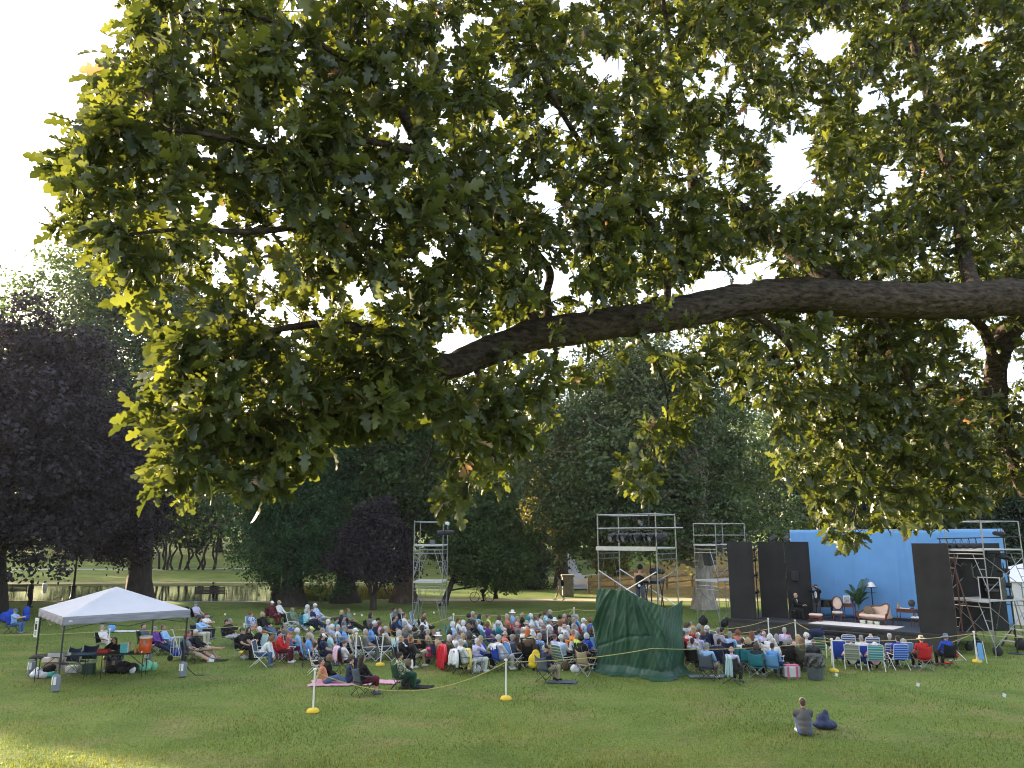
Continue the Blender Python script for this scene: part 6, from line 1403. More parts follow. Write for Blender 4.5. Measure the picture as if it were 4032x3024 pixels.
# pond-side bench with a sitter
def park_bench(u, v, wd, rz, label):
    q = g(u, v); r = empty('park_bench', (q.x, q.y, 0), rz, label, 'bench', 'benches by the pond'); IR = DARKM
    mb = MB()
    for k in range(5): mb.box((0, -.20 - .015 * k, .50 + .095 * k), (wd, .03, .08), M=Matrix.Rotation(-.15, 3, 'X'))
    mb.build('backrest', mat('bench_slat', (.035, .028, .024), rough=.6, vary=.2), r)
    mb = MB()
    for k in range(4): mb.box((0, -.10 + .12 * k, .44), (wd, .1, .03))
    mb.build('seat', mat('bench_slat', (.035, .028, .024)), r)
    for x in (-wd / 2 + .05, 0, wd / 2 - .05): MB().tube([(x, -.28, .98), (x, -.18, .44), (x, -.26, 0)], .025, 6).tube([(x, -.18, .42), (x, .28, .42), (x, .30, 0)], .025, 6).tube([(x, -.22, .66), (x, .26, .66), (x, .28, .42)], .02, 6).build('leg', IR, r)
    return r
B1 = park_bench(828, 2362, 2.2, .08, 'dark slatted bench facing the pond with someone sitting on it'); park_bench(48, 2352, 2.0, .35, 'dark bench at the left edge beside the copper beech trunk')
stage_person('sit', None, 0, .1, 'hat:khaki/dark', 'black', ('trousers', 'black'), 'dark figure in a hat sitting on the pond bench, seen from behind', 'long', loc=(B1.location.x + .15, B1.location.y + .05, .02))
# lamp post, swan-white buoy, rail fence, stone pillar
q = g(285, 2358); r = empty('lamp_post', (q.x, q.y, 0), 0, 'black park lamp post at the pond edge behind the canopy', 'lamp post')
MB().lathe([(.22, 0), (.22, .1), (.15, .2), (.14, .9), (.17, .95), (.085, 1.02), (.065, 3.3), (.10, 3.36), (.05, 3.42)], (0, 0, 0), 14).build('pole', DARKM, r); MB().lathe([(.08, 3.42), (.17, 3.5), (.20, 3.9), (.12, 4.0), (.03, 4.1)], (0, 0, 0), 14).build('lantern', mat('lantern_glass', (.3, .3, .28), rough=.2), r)
q = g(176, 2316, -.12); r = empty('pond_aerator', (q.x, q.y, -.13), 0, 'small white float on the pond', 'float'); MB().lathe([(.18, 0), (.20, .08), (.19, .36), (.16, .44), (.08, .47)], (0, 0, 0), 16).build('drum', WHITEP, r)
RW = mat('rail_wood', (.26, .17, .10), rough=.85, vary=.3, scale=4, bump=.4, stretch=(.5, 3, 3))
f0 = Vector((6.2, 63.5)); f1 = Vector((19.5, 66.5)); r = empty('rail_fence', (f0.x, f0.y, hz(*f0)), 0, 'weathered two-rail wooden fence across the golden slope', 'fence')
nP = 7; zs = []
for i in range(nP):
    p = f0.lerp(f1, i / (nP - 1)); MB().box((p.x - f0.x, p.y - f0.y, hz(*p) - hz(*f0) + .55), (.16, .14, 1.4), .1, bev=.02).build('post', RW, r)
for i in range(nP - 1):
    a, b = f0.lerp(f1, i / (nP - 1)), f0.lerp(f1, (i + 1) / (nP - 1))
    for z in (.55, 1.0): MB().tube([(a.x - f0.x, a.y - f0.y - .09, hz(*a) - hz(*f0) + z), (b.x - f0.x, b.y - f0.y - .09, hz(*b) - hz(*f0) + z)], [.075, .06], 6).build('rail', RW, r)
q = g(2236, 2350); r = empty('stone_pillar', (q.x, q.y, hz(q.x, q.y)), 0, 'square grey stone pillar beside the gravel path behind the walker', 'pillar'); ST_ = mat('stone', (.22, .20, .18), rough=.9, vary=.25, scale=4, bump=.4)
MB().box((0, 0, .75), (.85, .85, 1.5), bev=.03).build('shaft', ST_, r); MB().box((0, 0, 1.58), (1.0, 1.0, .16), bev=.03).build('cap_stone', ST_, r)

# ================================================================== CANOPY AND ITS TABLES
CFL = g(224, 2722); CW_ = 3.6; CYAW = radians(41)
CAN = empty('pop_up_canopy', CFL, CYAW, 'white pop-up canopy on thin dark legs over the tables', 'canopy')
EV = 2.12; VD = .24; PK = at(430, 2310, 26.4).z
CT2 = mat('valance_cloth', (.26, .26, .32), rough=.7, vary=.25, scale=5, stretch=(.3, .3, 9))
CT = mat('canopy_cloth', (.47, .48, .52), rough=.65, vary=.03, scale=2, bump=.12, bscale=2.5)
n = 12; o_ = .06; cx_ = CW_ / 2
def canz(u, v):          # u,v in -1..1
    m = max(abs(u), abs(v)); z = EV + (PK - EV) * (1 - m) ** 1.0; k = min(abs(u), abs(v)) / max(m, 1e-6)
    return z - .07 * sin(pi * m) * (1 - k ** 4) + .0
rows = []
N_ = 28
for j in range(N_ + 1):
    v = -1 + 2 * j / N_; rows.append([(cx_ + u * (cx_ + o_), cx_ + v * (cx_ + o_), canz(u, v)) for u in [-1 + 2 * i / N_ for i in range(N_ + 1)]])
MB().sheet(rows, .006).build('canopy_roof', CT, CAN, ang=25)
for k in range(4):
    Rk = Matrix.Rotation(k * pi / 2, 3, 'Z'); rows = []
    for j in range(7):
        t = j / 6; rows.append([Vector((cx_, cx_, 0)) + Rk @ Vector((u * (cx_ + o_ + .004), -(cx_ + o_ + .004) - .015 * sin(u * 17 + t * 4) * t + .01 * t * sin(u * 41), EV - .01 - VD * t - (.02 * (1 - abs(u)) * 0))) for u in [-1 + 2 * i / 40 for i in range(41)]])
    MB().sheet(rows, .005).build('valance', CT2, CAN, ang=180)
SLM = mat('canopy_leg', (.05, .055, .065), rough=.45, metal=.5)
for x in (0, CW_):
    for y in (0, CW_): MB().box((x, y, EV / 2 - .02), (.045, .045, EV - .05)).box((x, y, EV * .42), (.06, .06, .12)).build('leg', SLM, CAN, smooth=False)
mb = MB()
for k in range(4):
    Rk = Matrix.Rotation(k * pi / 2, 3, 'Z')
    for s in (-1, 0): 
        a = Vector((cx_, cx_, 0)) + Rk @ Vector((s * cx_, -cx_, EV - .08)); b = Vector((cx_, cx_, 0)) + Rk @ Vector(((s + 1) * cx_, -cx_, EV - .40)); mb.tube([a, b], .012, 6); a.z, b.z = b.z, a.z; mb.tube([a, b], .012, 6)
mb.build('truss', SLM, CAN)
# small mark on the front valance
mb = MB(); mb.prism([(.06, 0), (.10, .045), (.125, .02), (.15, .035), (.18, 0)], 0, .004, Matrix.Translation((.02, -o_ - .035, EV - VD + .10)) @ Matrix.Rotation(pi / 2, 4, 'X')); mb.build('emblem', WHITEP, CAN, smooth=False)
def canw(x, y, z=0): return Matrix.Translation(CFL) @ Matrix.Rotation(CYAW, 4, 'Z') @ Vector((x, y, z))
GREYB = mat('grey_block', (.20, .22, .25), rough=.7, vary=.12, scale=6)
for i, (x, y, lb) in enumerate([(-.06, -.07, 'grey leg weight with white label on the front left canopy leg'), (CW_ - .02, -.06, 'grey leg weight on the front right canopy leg'), (-.10, CW_ - .1, 'grey leg weight at the rear left canopy leg'), (CW_ - .06, CW_ - .05, 'grey leg weight at the rear right canopy leg behind the green bag')]):
    r = empty('leg_weight', canw(x, y), CYAW, lb, 'weight', 'weights on the canopy legs'); MB().box((0, 0, .24), (.22, .16, .46), bev=.03).build('block', GREYB, r); MB().box((0, 0, .485), (.12, .05, .03), bev=.01).build('handle', GREYB, r)
    MB().box((-.113, 0, .32), (.006, .10, .22)).box((-.06, -.083, .32), (.07, .006, .22)).build('sticker', WHITEP, r)
r = empty('notice', canw(-.10, CW_ - .05, EV - VD - .36), -.5, 'white notice board with black print hanging on the left canopy leg', 'sign'); MB().box((0, 0, 0), (.20, .02, .62), bev=.006).build('board', WHITEP, r); mb = MB()
for k, (w_, z, h_) in enumerate([(.09, .20, .018), (.10, .16, .014), (.11, .03, .20), (.10, -.12, .016), (.09, -.15, .014), (.10, -.18, .014), (.06, -.23, .03)]): mb.box((0, -.012, z), (w_, .006, h_))
mb.build('print', DARKM, r)
def folding_table(p0, p1, dp, label):
    d = p1 - p0; L = d.length; r = empty('folding_table', (p0.x, p0.y, 0), atan2(d.y, d.x), label, 'table', 'tables under the canopy'); h_ = .74
    MB().box((L / 2, dp / 2, h_), (L, dp, .045), bev=.015).build('tabletop', mat('table_top_black', (.03, .032, .036), rough=.5, vary=.2), r)
    for x in (.22, L - .22):
        for y in (.08, dp - .08): MB().tube([(x, y, h_ - .03), (x, y, 0)], .014, 8).build('leg', DARKM, r)
        MB().tube([(x, .08, .15), (x, dp - .08, .15)], .010, 6).build('crossbar', DARKM, r); MB().tube([(x, dp / 2, .30), (x + (.5 if x < 1 else -.5), dp / 2, h_ - .03)], .012, 6).build('strut', DARKM, r)
    return r
TP0 = g(112, 2592, .74); TP1 = g(368, 2580, .74); TP2 = g(590, 2574, .74)
FT1 = folding_table(TP0, TP1, .7, 'black folding table under the left half of the canopy'); FT2 = folding_table(TP1 + Vector((.03, .0, 0)), TP2, .7, 'black folding table under the right half of the canopy carrying the orange cooler')
r = empty('drinks_cooler', g(563, 2572, .765), 0, 'round orange drinks cooler with white lid on the table', 'cooler'); CO = mat('cooler_orange', (.60, .085, .015), rough=.4, vary=.06)
MB().lathe([(.17, 0), (.185, .02), (.185, .10), (.195, .12), (.195, .26), (.185, .28), (.19, .46)], (0, .12, 0), 24).build('barrel', CO, r); MB().lathe([(.195, .46), (.20, .48), (.195, .52), (.15, .55), (.05, .56)], (0, .12, 0), 24).build('lid', WHITEP, r)
MB().tube([(0, -.06, .06), (0, -.11, .06), (0, -.11, .03)], .018, 8).build('tap', WHITEP, r); MB().box((.05, -.072, .36), (.09, .01, .10)).build('sticker', mat('grey_label', (.3, .28, .27)), r)
for s in (-1, 1): MB().box((s * .195, .12, .36), (.03, .10, .04), bev=.01).build('handle', CO, r)
r = empty('cash_box', g(403, 2573, .765), .1, 'red metal cash box on the table in front of the woman', 'box'); MB().box((0, .1, .06), (.36, .24, .12), bev=.02).build('case', mat('red_box', (.42, .02, .025), rough=.35), r); MB().box((0, .1, .125), (.12, .03, .02), bev=.006).build('handle', DARKM, r)
r = empty('carton', g(218, 2588, .765), .05, 'flat grey-white cardboard tray at the left end of the table', 'box'); MB().box((0, .12, .07), (.46, .30, .13)).build('tray', mat('grey_card', (.38, .37, .36), rough=.85), r); MB().box((0, .12, .138), (.42, .26, .006)).build('lining', mat('tray_inside', (.10, .10, .10)), r)
MB().box((0, .12, .008), (.62, .36, .012), bev=.004).build('clipboard', mat('blue_board', (.06, .15, .32), rough=.5), None, loc=g(330, 2578, .768), label='flat blue board lying across the joint of the two tables', cat='board')
MB().box((0, .08, .04), (.16, .10, .08), bev=.01).build('card_stand', WHITEP, None, loc=g(262, 2582, .765), label='small white card holder on the left table', cat='card holder')
MB().box((0, .08, .01), (.34, .24, .02), .2).build('paper_stack', WHITEP, None, loc=g(170, 2593, .768), label='white papers spread on the left table', cat='papers'); o = MB().ball((0, .1, .04), (.16, .1, .05), 12, 7).ball((.16, .08, .03), (.1, .08, .04), 10, 6).build('dark_cloth', cmat('charcoal'), None, loc=g(132, 2595, .768), label='dark bundled cloth at the left end of the table', cat='cloth')
r = empty('drinks_box', g(487, 2573, .765), .1, 'turquoise and white carton on the table left of the orange cooler', 'box'); MB().box((0, .1, .16), (.26, .2, .30), bev=.01).build('carton', mat('teal_carton', (.10, .42, .50), rough=.5), r); MB().box((0, .1, .325), (.262, .202, .03)).box((.12, .1, .20), (.03, .21, .30)).build('flap', mat('cream_card', (.66, .62, .50), rough=.8), r)
MB().lathe([(.04, 0), (.04, .12), (.02, .17), (.02, .2)], (0, .1, 0), 12).build('bottle', mat('orange_bottle', (.55, .20, .06), rough=.3), None, loc=g(527, 2573, .765), label='small orange bottle left of the cooler', cat='bottle')
MB().box((0, .1, .012), (.26, .16, .022), .3, bev=.006).build('tablet', DARKM, None, loc=g(450, 2573, .768), label='flat black tablet lying right of the red cash box', cat='tablet')
def bin_(u, v, label, s=1.0):
    q = g(u, v) * (1 if u < 1000 else .985); r = empty('rubbish_bin', (q.x, q.y, 0), 0, label, 'bin', 'grey bins with black liners'); r.scale = (s,) * 3; GB = mat('bin_grey', (.085, .10, .12), rough=.55, vary=.1); mb = MB(); prof = []
    vs = []; n = 40
    for z, rr in ((0, .20), (.03, .215), (.60, .262), (.66, .275), (.69, .275)):
        for k in range(n): a = 2 * pi * k / n; q_ = rr * (1 + (.022 * (1 if (k // 2) % 2 else -1) if .02 < z < .62 else 0)); vs.append((q_ * cos(a), q_ * sin(a), z))
    fs = [(i * n + k, i * n + (k + 1) % n, (i + 1) * n + (k + 1) % n, (i + 1) * n + k) for i in range(4) for k in range(n)] + [tuple(range(n - 1, -1, -1))]
    MB().add(vs, fs).build('barrel', GB, r)
    R = random.Random(int(u)); rows = []
    for j in range(9):
        t = j / 8; rows.append([((.292 + .018 * sin(7 * a + j) + .015 * sin(13 * a - 2 * j) - .03 * (1 - t)) * cos(a), (.292 + .018 * sin(7 * a + j) + .015 * sin(13 * a - 2 * j) - .03 * (1 - t)) * sin(a), .74 - .34 * t + (.03 * sin(5 * a) + .02 * sin(11 * a)) * t) for a in [2 * pi * k / 48 for k in range(49)]])
    rows = [[(x * .6, y * .6, .66) for x, y, z in rows[0]]] + rows
    MB().sheet(rows, .006).build('bin_liner', mat('bin_bag', (.016, .017, .018), rough=.22, spec=.7, bump=.6, bscale=7), r, ang=180); return r
bin_(445, 2640, 'grey rubbish bin with black liner behind the canopy table', 1.0); bin_(3212, 2668, 'grey rubbish bin with black liner beside the picnic bag at the front', 1.05)
# things on the ground under the tables
def heap(name, u, v, c, balls, label, cat, m=None):
    q = g(u, v); mb = MB(); R = random.Random(int(u + v))
    for x, y, z, a, b, c_ in balls: mb.ball((x, y, z), (a, b, c_), 14, 9)
    me = remesh(mb, name, .018, 1); co = np.zeros(len(me.vertices) * 3, np.float32); me.vertices.foreach_get('co', co); co = co.reshape(-1, 3)
    ph = np.sin(co[:, 0] * 31 + co[:, 2] * 17) * np.sin(co[:, 1] * 23 + co[:, 0] * 11) + .6 * np.sin(co[:, 0] * 57 + co[:, 1] * 43 - co[:, 2] * 39)
    co += (co / (np.linalg.norm(co, axis=1)[:, None] + 1e-6)) * (ph * .010)[:, None]; co[:, 2] = np.maximum(co[:, 2], 0.004); me.vertices.foreach_set('co', co.ravel()); me.materials.append(m or cmat(c)); me.update()
    o = bpy.data.objects.new(name, me); COL.objects.link(o); o.location = (q.x, q.y, 0); return tag(o, label, cat)
TRB = lambda n, c: mat(n, c, rough=.3, vary=.1, spec=.5, bump=.4, bscale=6)
heap('bag', 565, 2645, None, [(0, 0, .14, .24, .18, .15), (.12, .02, .22, .12, .12, .16)], 'pale green plastic bag on the grass at the right end of the table', 'bag', TRB('green_bag', (.20, .55, .36))); heap('bag', 605, 2640, None, [(0, 0, .13, .12, .14, .15)], 'pale green plastic bag behind the rear right leg weight', 'bag', TRB('green_bag', (.20, .55, .36)))
heap('backpack_heap', 480, 2650, 'black', [(-.35, 0, .12, .22, .2, .13), (0, .05, .18, .26, .22, .20), (.3, .05, .16, .22, .2, .17), (.1, -.15, .10, .2, .15, .11)], 'heap of black and navy bags under the right table', 'bags'); heap('bag', 520, 2652, None, [(0, 0, .09, .09, .08, .1), (.06, .02, .12, .05, .05, .1)], 'small white bag beside the heap of black bags', 'bag', cmat('white'))
r = empty('carton', g(208, 2640), .35, 'large open brown cardboard box under the left table', 'box'); BX_ = mat('cardboard', (.46, .34, .25), rough=.9, vary=.06); MB().box((0, .25, .2), (.62, .42, .40)).build('box', BX_, r); MB().box((-.05, .02, .36), (.62, .02, .26), M=Matrix.Rotation(-.9, 3, 'X')).build('flap', BX_, r)
heap('bag', 190, 2652, 'black', [(0, 0, .12, .20, .16, .14), (.12, .0, .2, .12, .1, .1)], 'black rucksack slumped in front of the cardboard box', 'bag'); heap('bag', 145, 2670, None, [(0, 0, .11, .24, .16, .12), (.2, .0, .09, .16, .14, .1), (-.05, .1, .2, .14, .1, .12)], 'white plastic bags at the left end under the table', 'bags', TRB('white_bag', (.66, .66, .70)))
heap('bag', 193, 2668, None, [(0, 0, .08, .2, .14, .09), (.12, 0, .10, .1, .1, .1)], 'turquoise plastic bag on the grass under the left table', 'bag', TRB('teal_bag', (.04, .36, .30))); r = empty('crate', g(342, 2655), .1, 'dark green crate with a white bottle under the table beside the woman', 'crate'); MB().box((0, .1, .17), (.34, .28, .34), bev=.02).build('crate', mat('crate_green', (.03, .07, .05), rough=.5), r); MB().box((0, .1, .36), (.16, .1, .05), bev=.02).build('label', mat('pale_label', (.5, .62, .6)), r)
MB().box((0, .1, .11), (.42, .28, .22), bev=.02).build('carton', WHITEP, None, loc=g(280, 2650), label='low white carton behind the legs of the navy camp chair', cat='box')
for u, v, lb in ((272, 2570, 'empty navy camp chair behind the left table, left of the woman'), (345, 2560, 'navy camp chair half hidden beside the woman under the canopy')):
    q = g(u, v, .70); make_chair('camp', 'navy', STEEL, (q.x, q.y, 0), pi + random.uniform(-.2, .2), lb, 'camp chairs under the canopy', .9)
q = WOMAN.location; make_chair('camp', 'black', STEEL, (q.x, q.y, 0), pi + .12, 'black camp chair the woman under the canopy sits on', 'camp chairs under the canopy', .9)
# shopping trolley and hose
r = empty('folding_trolley', g(668, 2602), .1, 'white wire shopping trolley with a blue bag right of the canopy', 'trolley'); mb = MB()
for y in (0, .3):
    for k in range(6): x = k * .1; mb.tube([(x, y, .14), (x, y, .82)], .008, 5)
    for z in (.14, .48, .82): mb.tube([(0, y, z), (.5, y, z)], .010, 6)
for x in (0, .5):
    for z in (.14, .82): mb.tube([(x, 0, z), (x, .3, z)], .010, 6)
mb.build('basket', WHITEP, r); MB().tube([(.42, -.05, .08), (.02, -.05, 1.12), (-.05, -.05, 1.10)], .014, 6).build('handle', WHITEP, r); MB().box((.25, .15, .24), (.42, .24, .18), bev=.04).build('bag', cmat('royal'), r)
for x in (.02, .5): MB().lathe([(.03, -.02), (.10, -.02), (.10, .02), (.03, .02)], (x, -.03, .10), 16, Matrix.Rotation(pi / 2, 3, 'X')).build('wheel', RUBBER, r)
MB().tube([canw(CW_ - .02, -.1, .55), canw(CW_ + .1, -.12, .28), canw(CW_ + .35, -.15, .04), canw(CW_ + .62, -.2, .015)], .012, 6).build('hose', RUBBER, None, label='thin black cable trailing from the right canopy leg', cat='cable')

# ================================================================== ROPES AND POSTS
YROPE = mat('yellow_rope', (.50, .41, .15), rough=.85, vary=.2, scale=40); YBASE = mat('yellow_base', (.74, .50, .03), rough=.5, vary=.08)
def post(u, v, label, h_=1.07, base=True, top=None, lean=(0, 0)):
    q = g(u, v) if top is None else g(top[0], top[1], h_); q = Vector((q.x, q.y, 0)); r = empty('rope_post', q, 0, label, 'rope post', 'white rope posts with yellow bases')
    MB().tube([(0, 0, .04), (lean[0], lean[1], h_)], .024, 10).build('pole', WHITEP, r); MB().lathe([(.03, h_ - .03), (.045, h_ - .02), (.045, h_ + .02), (.02, h_ + .03)], (lean[0], lean[1], 0), 10).build('pole_cap', WHITEP, r)
    MB().lathe([(.15, 0), (.165, .02), (.16, .06), (.12, .10), (.05, .115), (.03, .12)], (0, 0, 0), 20).build('base', YBASE, r)
    return q + Vector((lean[0], lean[1], h_ - .06))
p1 = post(1232, 2806, 'rope post nearest the camera, at the left end of the sagging yellow rope'); p2 = post(1992, 2756, 'rope post at the right end of the long sagging yellow rope')
p3 = post(1497, 2622, 'leaning rope post behind the long-haired picnicker', lean=(.08, 0)); p4 = post(0, 0, 'rope post rising beside the cream lawn chair', top=(1404, 2494), h_=1.1); p5 = post(0, 0, 'rope post beside the blue floral shirt', top=(962, 2458), h_=1.1)
p6 = post(0, 0, 'rope post behind the back row just right of the slim tower', top=(1786, 2418)); p7 = post(0, 0, 'rope post at the far edge of the crowd left of the tarpaulin', top=(2260, 2394)); p8 = post(0, 0, 'rope post in the thick of the crowd left of the tarpaulin', top=(2155, 2468), h_=1.15)
p9 = post(0, 0, 'rope post in front of the stage skirt, left of the stage steps', top=(3024, 2436)); p10 = post(0, 0, 'rope post at the left end of the stage steps', top=(3130, 2443)); p11 = post(3284, 2646, 'rope post between the rubbish bin and the grey striped chair'); p12 = post(3848, 2608, 'rope post at the right front corner beside the folded chair')
p13 = post(0, 0, 'rope post with pale yellow top standing behind the canopy table', top=(433, 2478), h_=1.05)
def rope(a, b, sag, label): MB().tube(catenary(a, b, sag, 18), .011, 6).build('rope', YROPE, None, label=label, cat='rope', group='yellow ropes between the posts')
rope(p1, p2, .62, 'yellow rope sagging low between the two nearest posts'); pt = lw(T2, 2.25, -.60, 1.0)
rope(p2, pt, .10, 'yellow rope from the front post to the green tarpaulin'); rope(pt, p11, .12, 'yellow rope from the tarpaulin along the front chairs to the post by the bin'); rope(p11, p12, .10, 'yellow rope behind the striped beach chairs at right'); rope(p12, g(4060, 2510, .9), .04, 'yellow rope leaving the right corner post past the right tower')
rope(p12, g(3700, 2545, .45), .02, 'yellow rope slanting down from the right corner post to the grass')
rope(p4, p3, .02, 'short yellow rope between the two posts behind the picnickers'); rope(p3, p8, .28, 'yellow rope from the leaning post through the crowd'); rope(p5, p4, .22, 'yellow rope in front of the left back rows'); rope(p13, p5, .06, 'yellow rope from behind the canopy to the floral shirt'); rope(p13, g(-60, 2500, 1.0), .05, 'yellow rope running left behind the canopy')
rope(p6, p7, .12, 'yellow rope along the back edge of the crowd'); rope(p6, g(1640, 2470, .7), .05, 'yellow rope from the back post down to the slim tower'); rope(p7, g(2360, 2404, 1.0), .03, 'yellow rope from the far post to the tarpaulin'); rope(p8, p7, .1, 'yellow rope between the crowd post and the far post')
rope(p9, g(2690, 2468, .85), .22, 'upper yellow rope sweeping left from the stage post'); rope(p10, g(2660, 2490, .9), .25, 'lower yellow rope sweeping left from the post by the stage steps'); rope(p10, g(3300, 2530, .55), .06, 'pale rope running down along the stage steps')
# ================================================================== THINGS ON THE GRASS
def flat_cloth(name, u, v, w_, d_, rz, m, label, cat):
    q = g(u, v); rows = [[((i / 16 - .5) * w_ * (1 + .05 * sin(j)), (j / 10 - .5) * d_ * (1 + .06 * sin(i * .9)), .012 + .018 * abs(sin(i * 1.3 + j * .7)) + .012 * abs(sin(i * .6 - j * 1.9))) for i in range(17)] for j in range(11)]
    o = MB().sheet(rows, .008).build(name, m, None, loc=(q.x, q.y, 0), label=label, cat=cat, ang=180); o.rotation_euler = (0, 0, rz)
flat_cloth('blanket', 1345, 2690, 1.9, 1.1, .1, mat('pink_blanket', (.62, .33, .42), rough=.95, vary=.1, bump=.3), 'pink picnic blanket under the seated group', 'blanket'); flat_cloth('blanket', 1520, 2688, .8, .6, -.2, mat('pink_blanket', (.62, .33, .42)), 'small pink blanket corner right of the maroon skirt', 'blanket')
flat_cloth('blanket', 1640, 2708, 1.0, .5, -.05, cmat('black'), 'black cloth lying on the grass beside the leafy shirt', 'blanket'); flat_cloth('jacket', 2215, 2688, .9, .45, -.15, cmat('slate'), 'dark jacket lying on the grass by the dark cap at the front', 'jacket'); flat_cloth('mat', 845, 2602, .9, .4, .1, cmat('charcoal'), 'dark mat under the bare feet of the white-haired man', 'mat')
heap('bag', 3250, 2870, None, [(0, 0, .10, .30, .18, .11), (-.03, .03, .20, .16, .10, .16), (.04, .04, .32, .08, .05, .10)], 'navy bag slumped on the grass beside the lone man in grey', 'bag', mat('navy_bag', (.022, .035, .095), rough=.6, vary=.15, bump=.4))
q = g(2110, 2650); r = empty('drawstring_bag', (q.x + .0, q.y, .0), .1, 'yellow drawstring bag hanging from the pushchair handles', 'bag'); me = MB().ball((0, 0, .42), (.26, .12, .24), 16, 10).ball((0, 0, .62), (.13, .07, .14), 12, 8).ball((-.1, 0, .28), (.16, .11, .12), 12, 8).ball((.1, 0, .28), (.16, .11, .12), 12, 8); m_ = remesh(me, 'sack', .015, 2); m_.materials.append(mat('yellow_bag', (.70, .50, .03), rough=.55, vary=.12, bump=.5, bscale=5)); o = bpy.data.objects.new('sack', m_); COL.objects.link(o); o.parent = r
MB().tube([(-.05, 0, .72), (-.12, .02, 1.05), (.02, .02, .74)], .009, 5).tube([(.03, 0, .72), (-.02, .02, 1.08)], .009, 5).build('strap', mat('brown_strap', (.16, .11, .08)), r)
# pushchair
q = g(2085, 2645); r = empty('pushchair', (q.x, q.y + .55, 0), -.3, 'dark pushchair heaped with a yellow cloth behind the yellow bag', 'pushchair')
MB().tube([(-.24, -.25, 1.05), (-.24, .0, .62), (-.24, .35, .15)], .016, 8).tube([(.24, -.25, 1.05), (.24, .0, .62), (.24, .35, .15)], .016, 8).tube([(-.24, -.25, 1.05), (.24, -.25, 1.05)], .018, 8).tube([(-.24, .3, .62), (-.24, -.3, .12)], .016, 8).tube([(.24, .3, .62), (.24, -.3, .12)], .016, 8).build('frame', DARKM, r)
MB().sheet([[(x, y, z) for x in (-.22, -.1, .1, .22)] for y, z in ((-.18, .88), (-.10, .55), (.05, .42), (.3, .40))], .03).build('seat', cmat('black'), r); MB().ball((0, .05, .86), (.25, .28, .18), 16, 9).build('sunshade', cmat('brown'), r)
for x in (-.25, .25):
    for y in (-.3, .35): MB().lathe([(.04, -.02), (.12, -.02), (.12, .02), (.04, .02)], (x, y, .12), 16, Matrix.Rotation(pi / 2, 3, 'Y')).build('wheel', RUBBER, r)
o = MB().sheet([[(x, .08 * sin(x * 9), 1.04 + .05 * sin(x * 7 + y * 5) - .5 * max(0, abs(y) - .12)) for x in (-.22, -.12, 0, .12, .22)] for y in (-.2, -.1, 0, .1, .2)], .02).build('cloth', mat('pale_yellow', (.72, .70, .42), rough=.9), None, loc=r.location, label='pale yellow cloth draped over the pushchair', cat='cloth')
# white folding table with a jug and cups
q = g(2241, 2556, .62); r = empty('folding_table', (q.x, q.y, 0), -.1, 'small white folding table with crossed legs among the front row', 'table'); WT = r
MB().box((0, 0, .62), (.80, .5, .03), bev=.01).build('tabletop', WHITEP, r); MB().box((0, -.1, .10), (.8, .4, .02)).build('shelf', WHITEP, r)
for x in (-.36, .36): MB().tube([(x, -.22, .61), (x, -.22, 0)], .012, 6).build('leg', ALU, r); MB().tube([(x, .22, .61), (x, .22, 0)], .012, 6).build('leg', ALU, r)
for a, b in (((-.34, .58), (.34, .18)), ((.34, .58), (-.34, .18))): MB().tube([(a[0], -.235, a[1]), (b[0], -.235, b[1])], .012, 6).build('cross_brace', ALU, r)
MB().lathe([(.07, 0), (.08, .03), (.08, .16), (.05, .21), (.05, .25)], (0, 0, 0), 14).build('jug', mat('milky_jug', (.66, .68, .68), rough=.3), None, loc=(q.x + .08, q.y - .05, .637), label='milky white jug on the small white table', cat='jug'); MB().lathe([(.035, 0), (.045, .12)], (0, 0, 0), 12).build('cup', mat('blue_cup', (.03, .07, .28), rough=.4), None, loc=(q.x - .14, q.y - .1, .637), label='blue cup on the small white table', cat='cup')
heap('bag', 2226, 2640, None, [(0, 0, .14, .15, .1, .15)], 'brown leather bag under the small white table', 'bag', cmat('brown')); heap('bag', 2262, 2648, None, [(0, 0, .12, .14, .1, .14), (.08, 0, .08, .1, .1, .08)], 'white carrier bag under the small white table', 'bag', TRB('white_bag', (.66, .66, .70)))
r = empty('picnic_bag', g(3123, 2672), .05, 'pink and white patterned cool bag on the grass left of the bin', 'bag'); MB().box((0, .1, .2), (.52, .32, .40), bev=.06).build('bag', pattern('pink_bag', (.68, .62, .66), (.60, .60, .68), 9), r); MB().box((-.17, -.07, .19), (.06, .02, .38)).box((.12, -.07, .19), (.06, .02, .38)).box((0, .1, .405), (.46, .26, .02)).build('trim', mat('pink_trim', (.62, .13, .22)), r)
r = empty('cool_box', g(3752, 2600), .1, 'red folded beach chair with white legs on the grass near the right corner', 'beach chair'); MB().box((0, .1, .28), (.5, .08, .40), M=Matrix.Rotation(-.5, 3, 'X'), bev=.02).build('seat', cmat('red'), r); MB().tube([(-.25, -.1, .02), (.25, -.1, .02), (.4, -.2, .02), (.12, .2, .5)], .014, 6).build('frame', WHITEP, r)
flat_cloth('blanket', 3690, 2612, .9, .4, 0, cmat('red'), 'red cloth and bag lying in front of the blue hat', 'blanket'); heap('bag', 3655, 2614, 'black', [(0, 0, .06, .2, .12, .07)], 'black bag lying on the grass between straw hat and blue hat', 'bag')
r = empty('folded_chair', g(3868, 2614), -.2, 'folded chair with blue fabric leaning on the right corner rope post', 'folded chair'); MB().tube([(-.1, 0, .02), (-.12, .1, .78), (.12, .1, .78), (.16, 0, .02)], .012, 6).build('frame', ALU, r); MB().box((0, .04, .42), (.16, .04, .6), M=Matrix.Rotation(-.12, 3, 'X'), bev=.015).build('fabric', cmat('blue'), r)
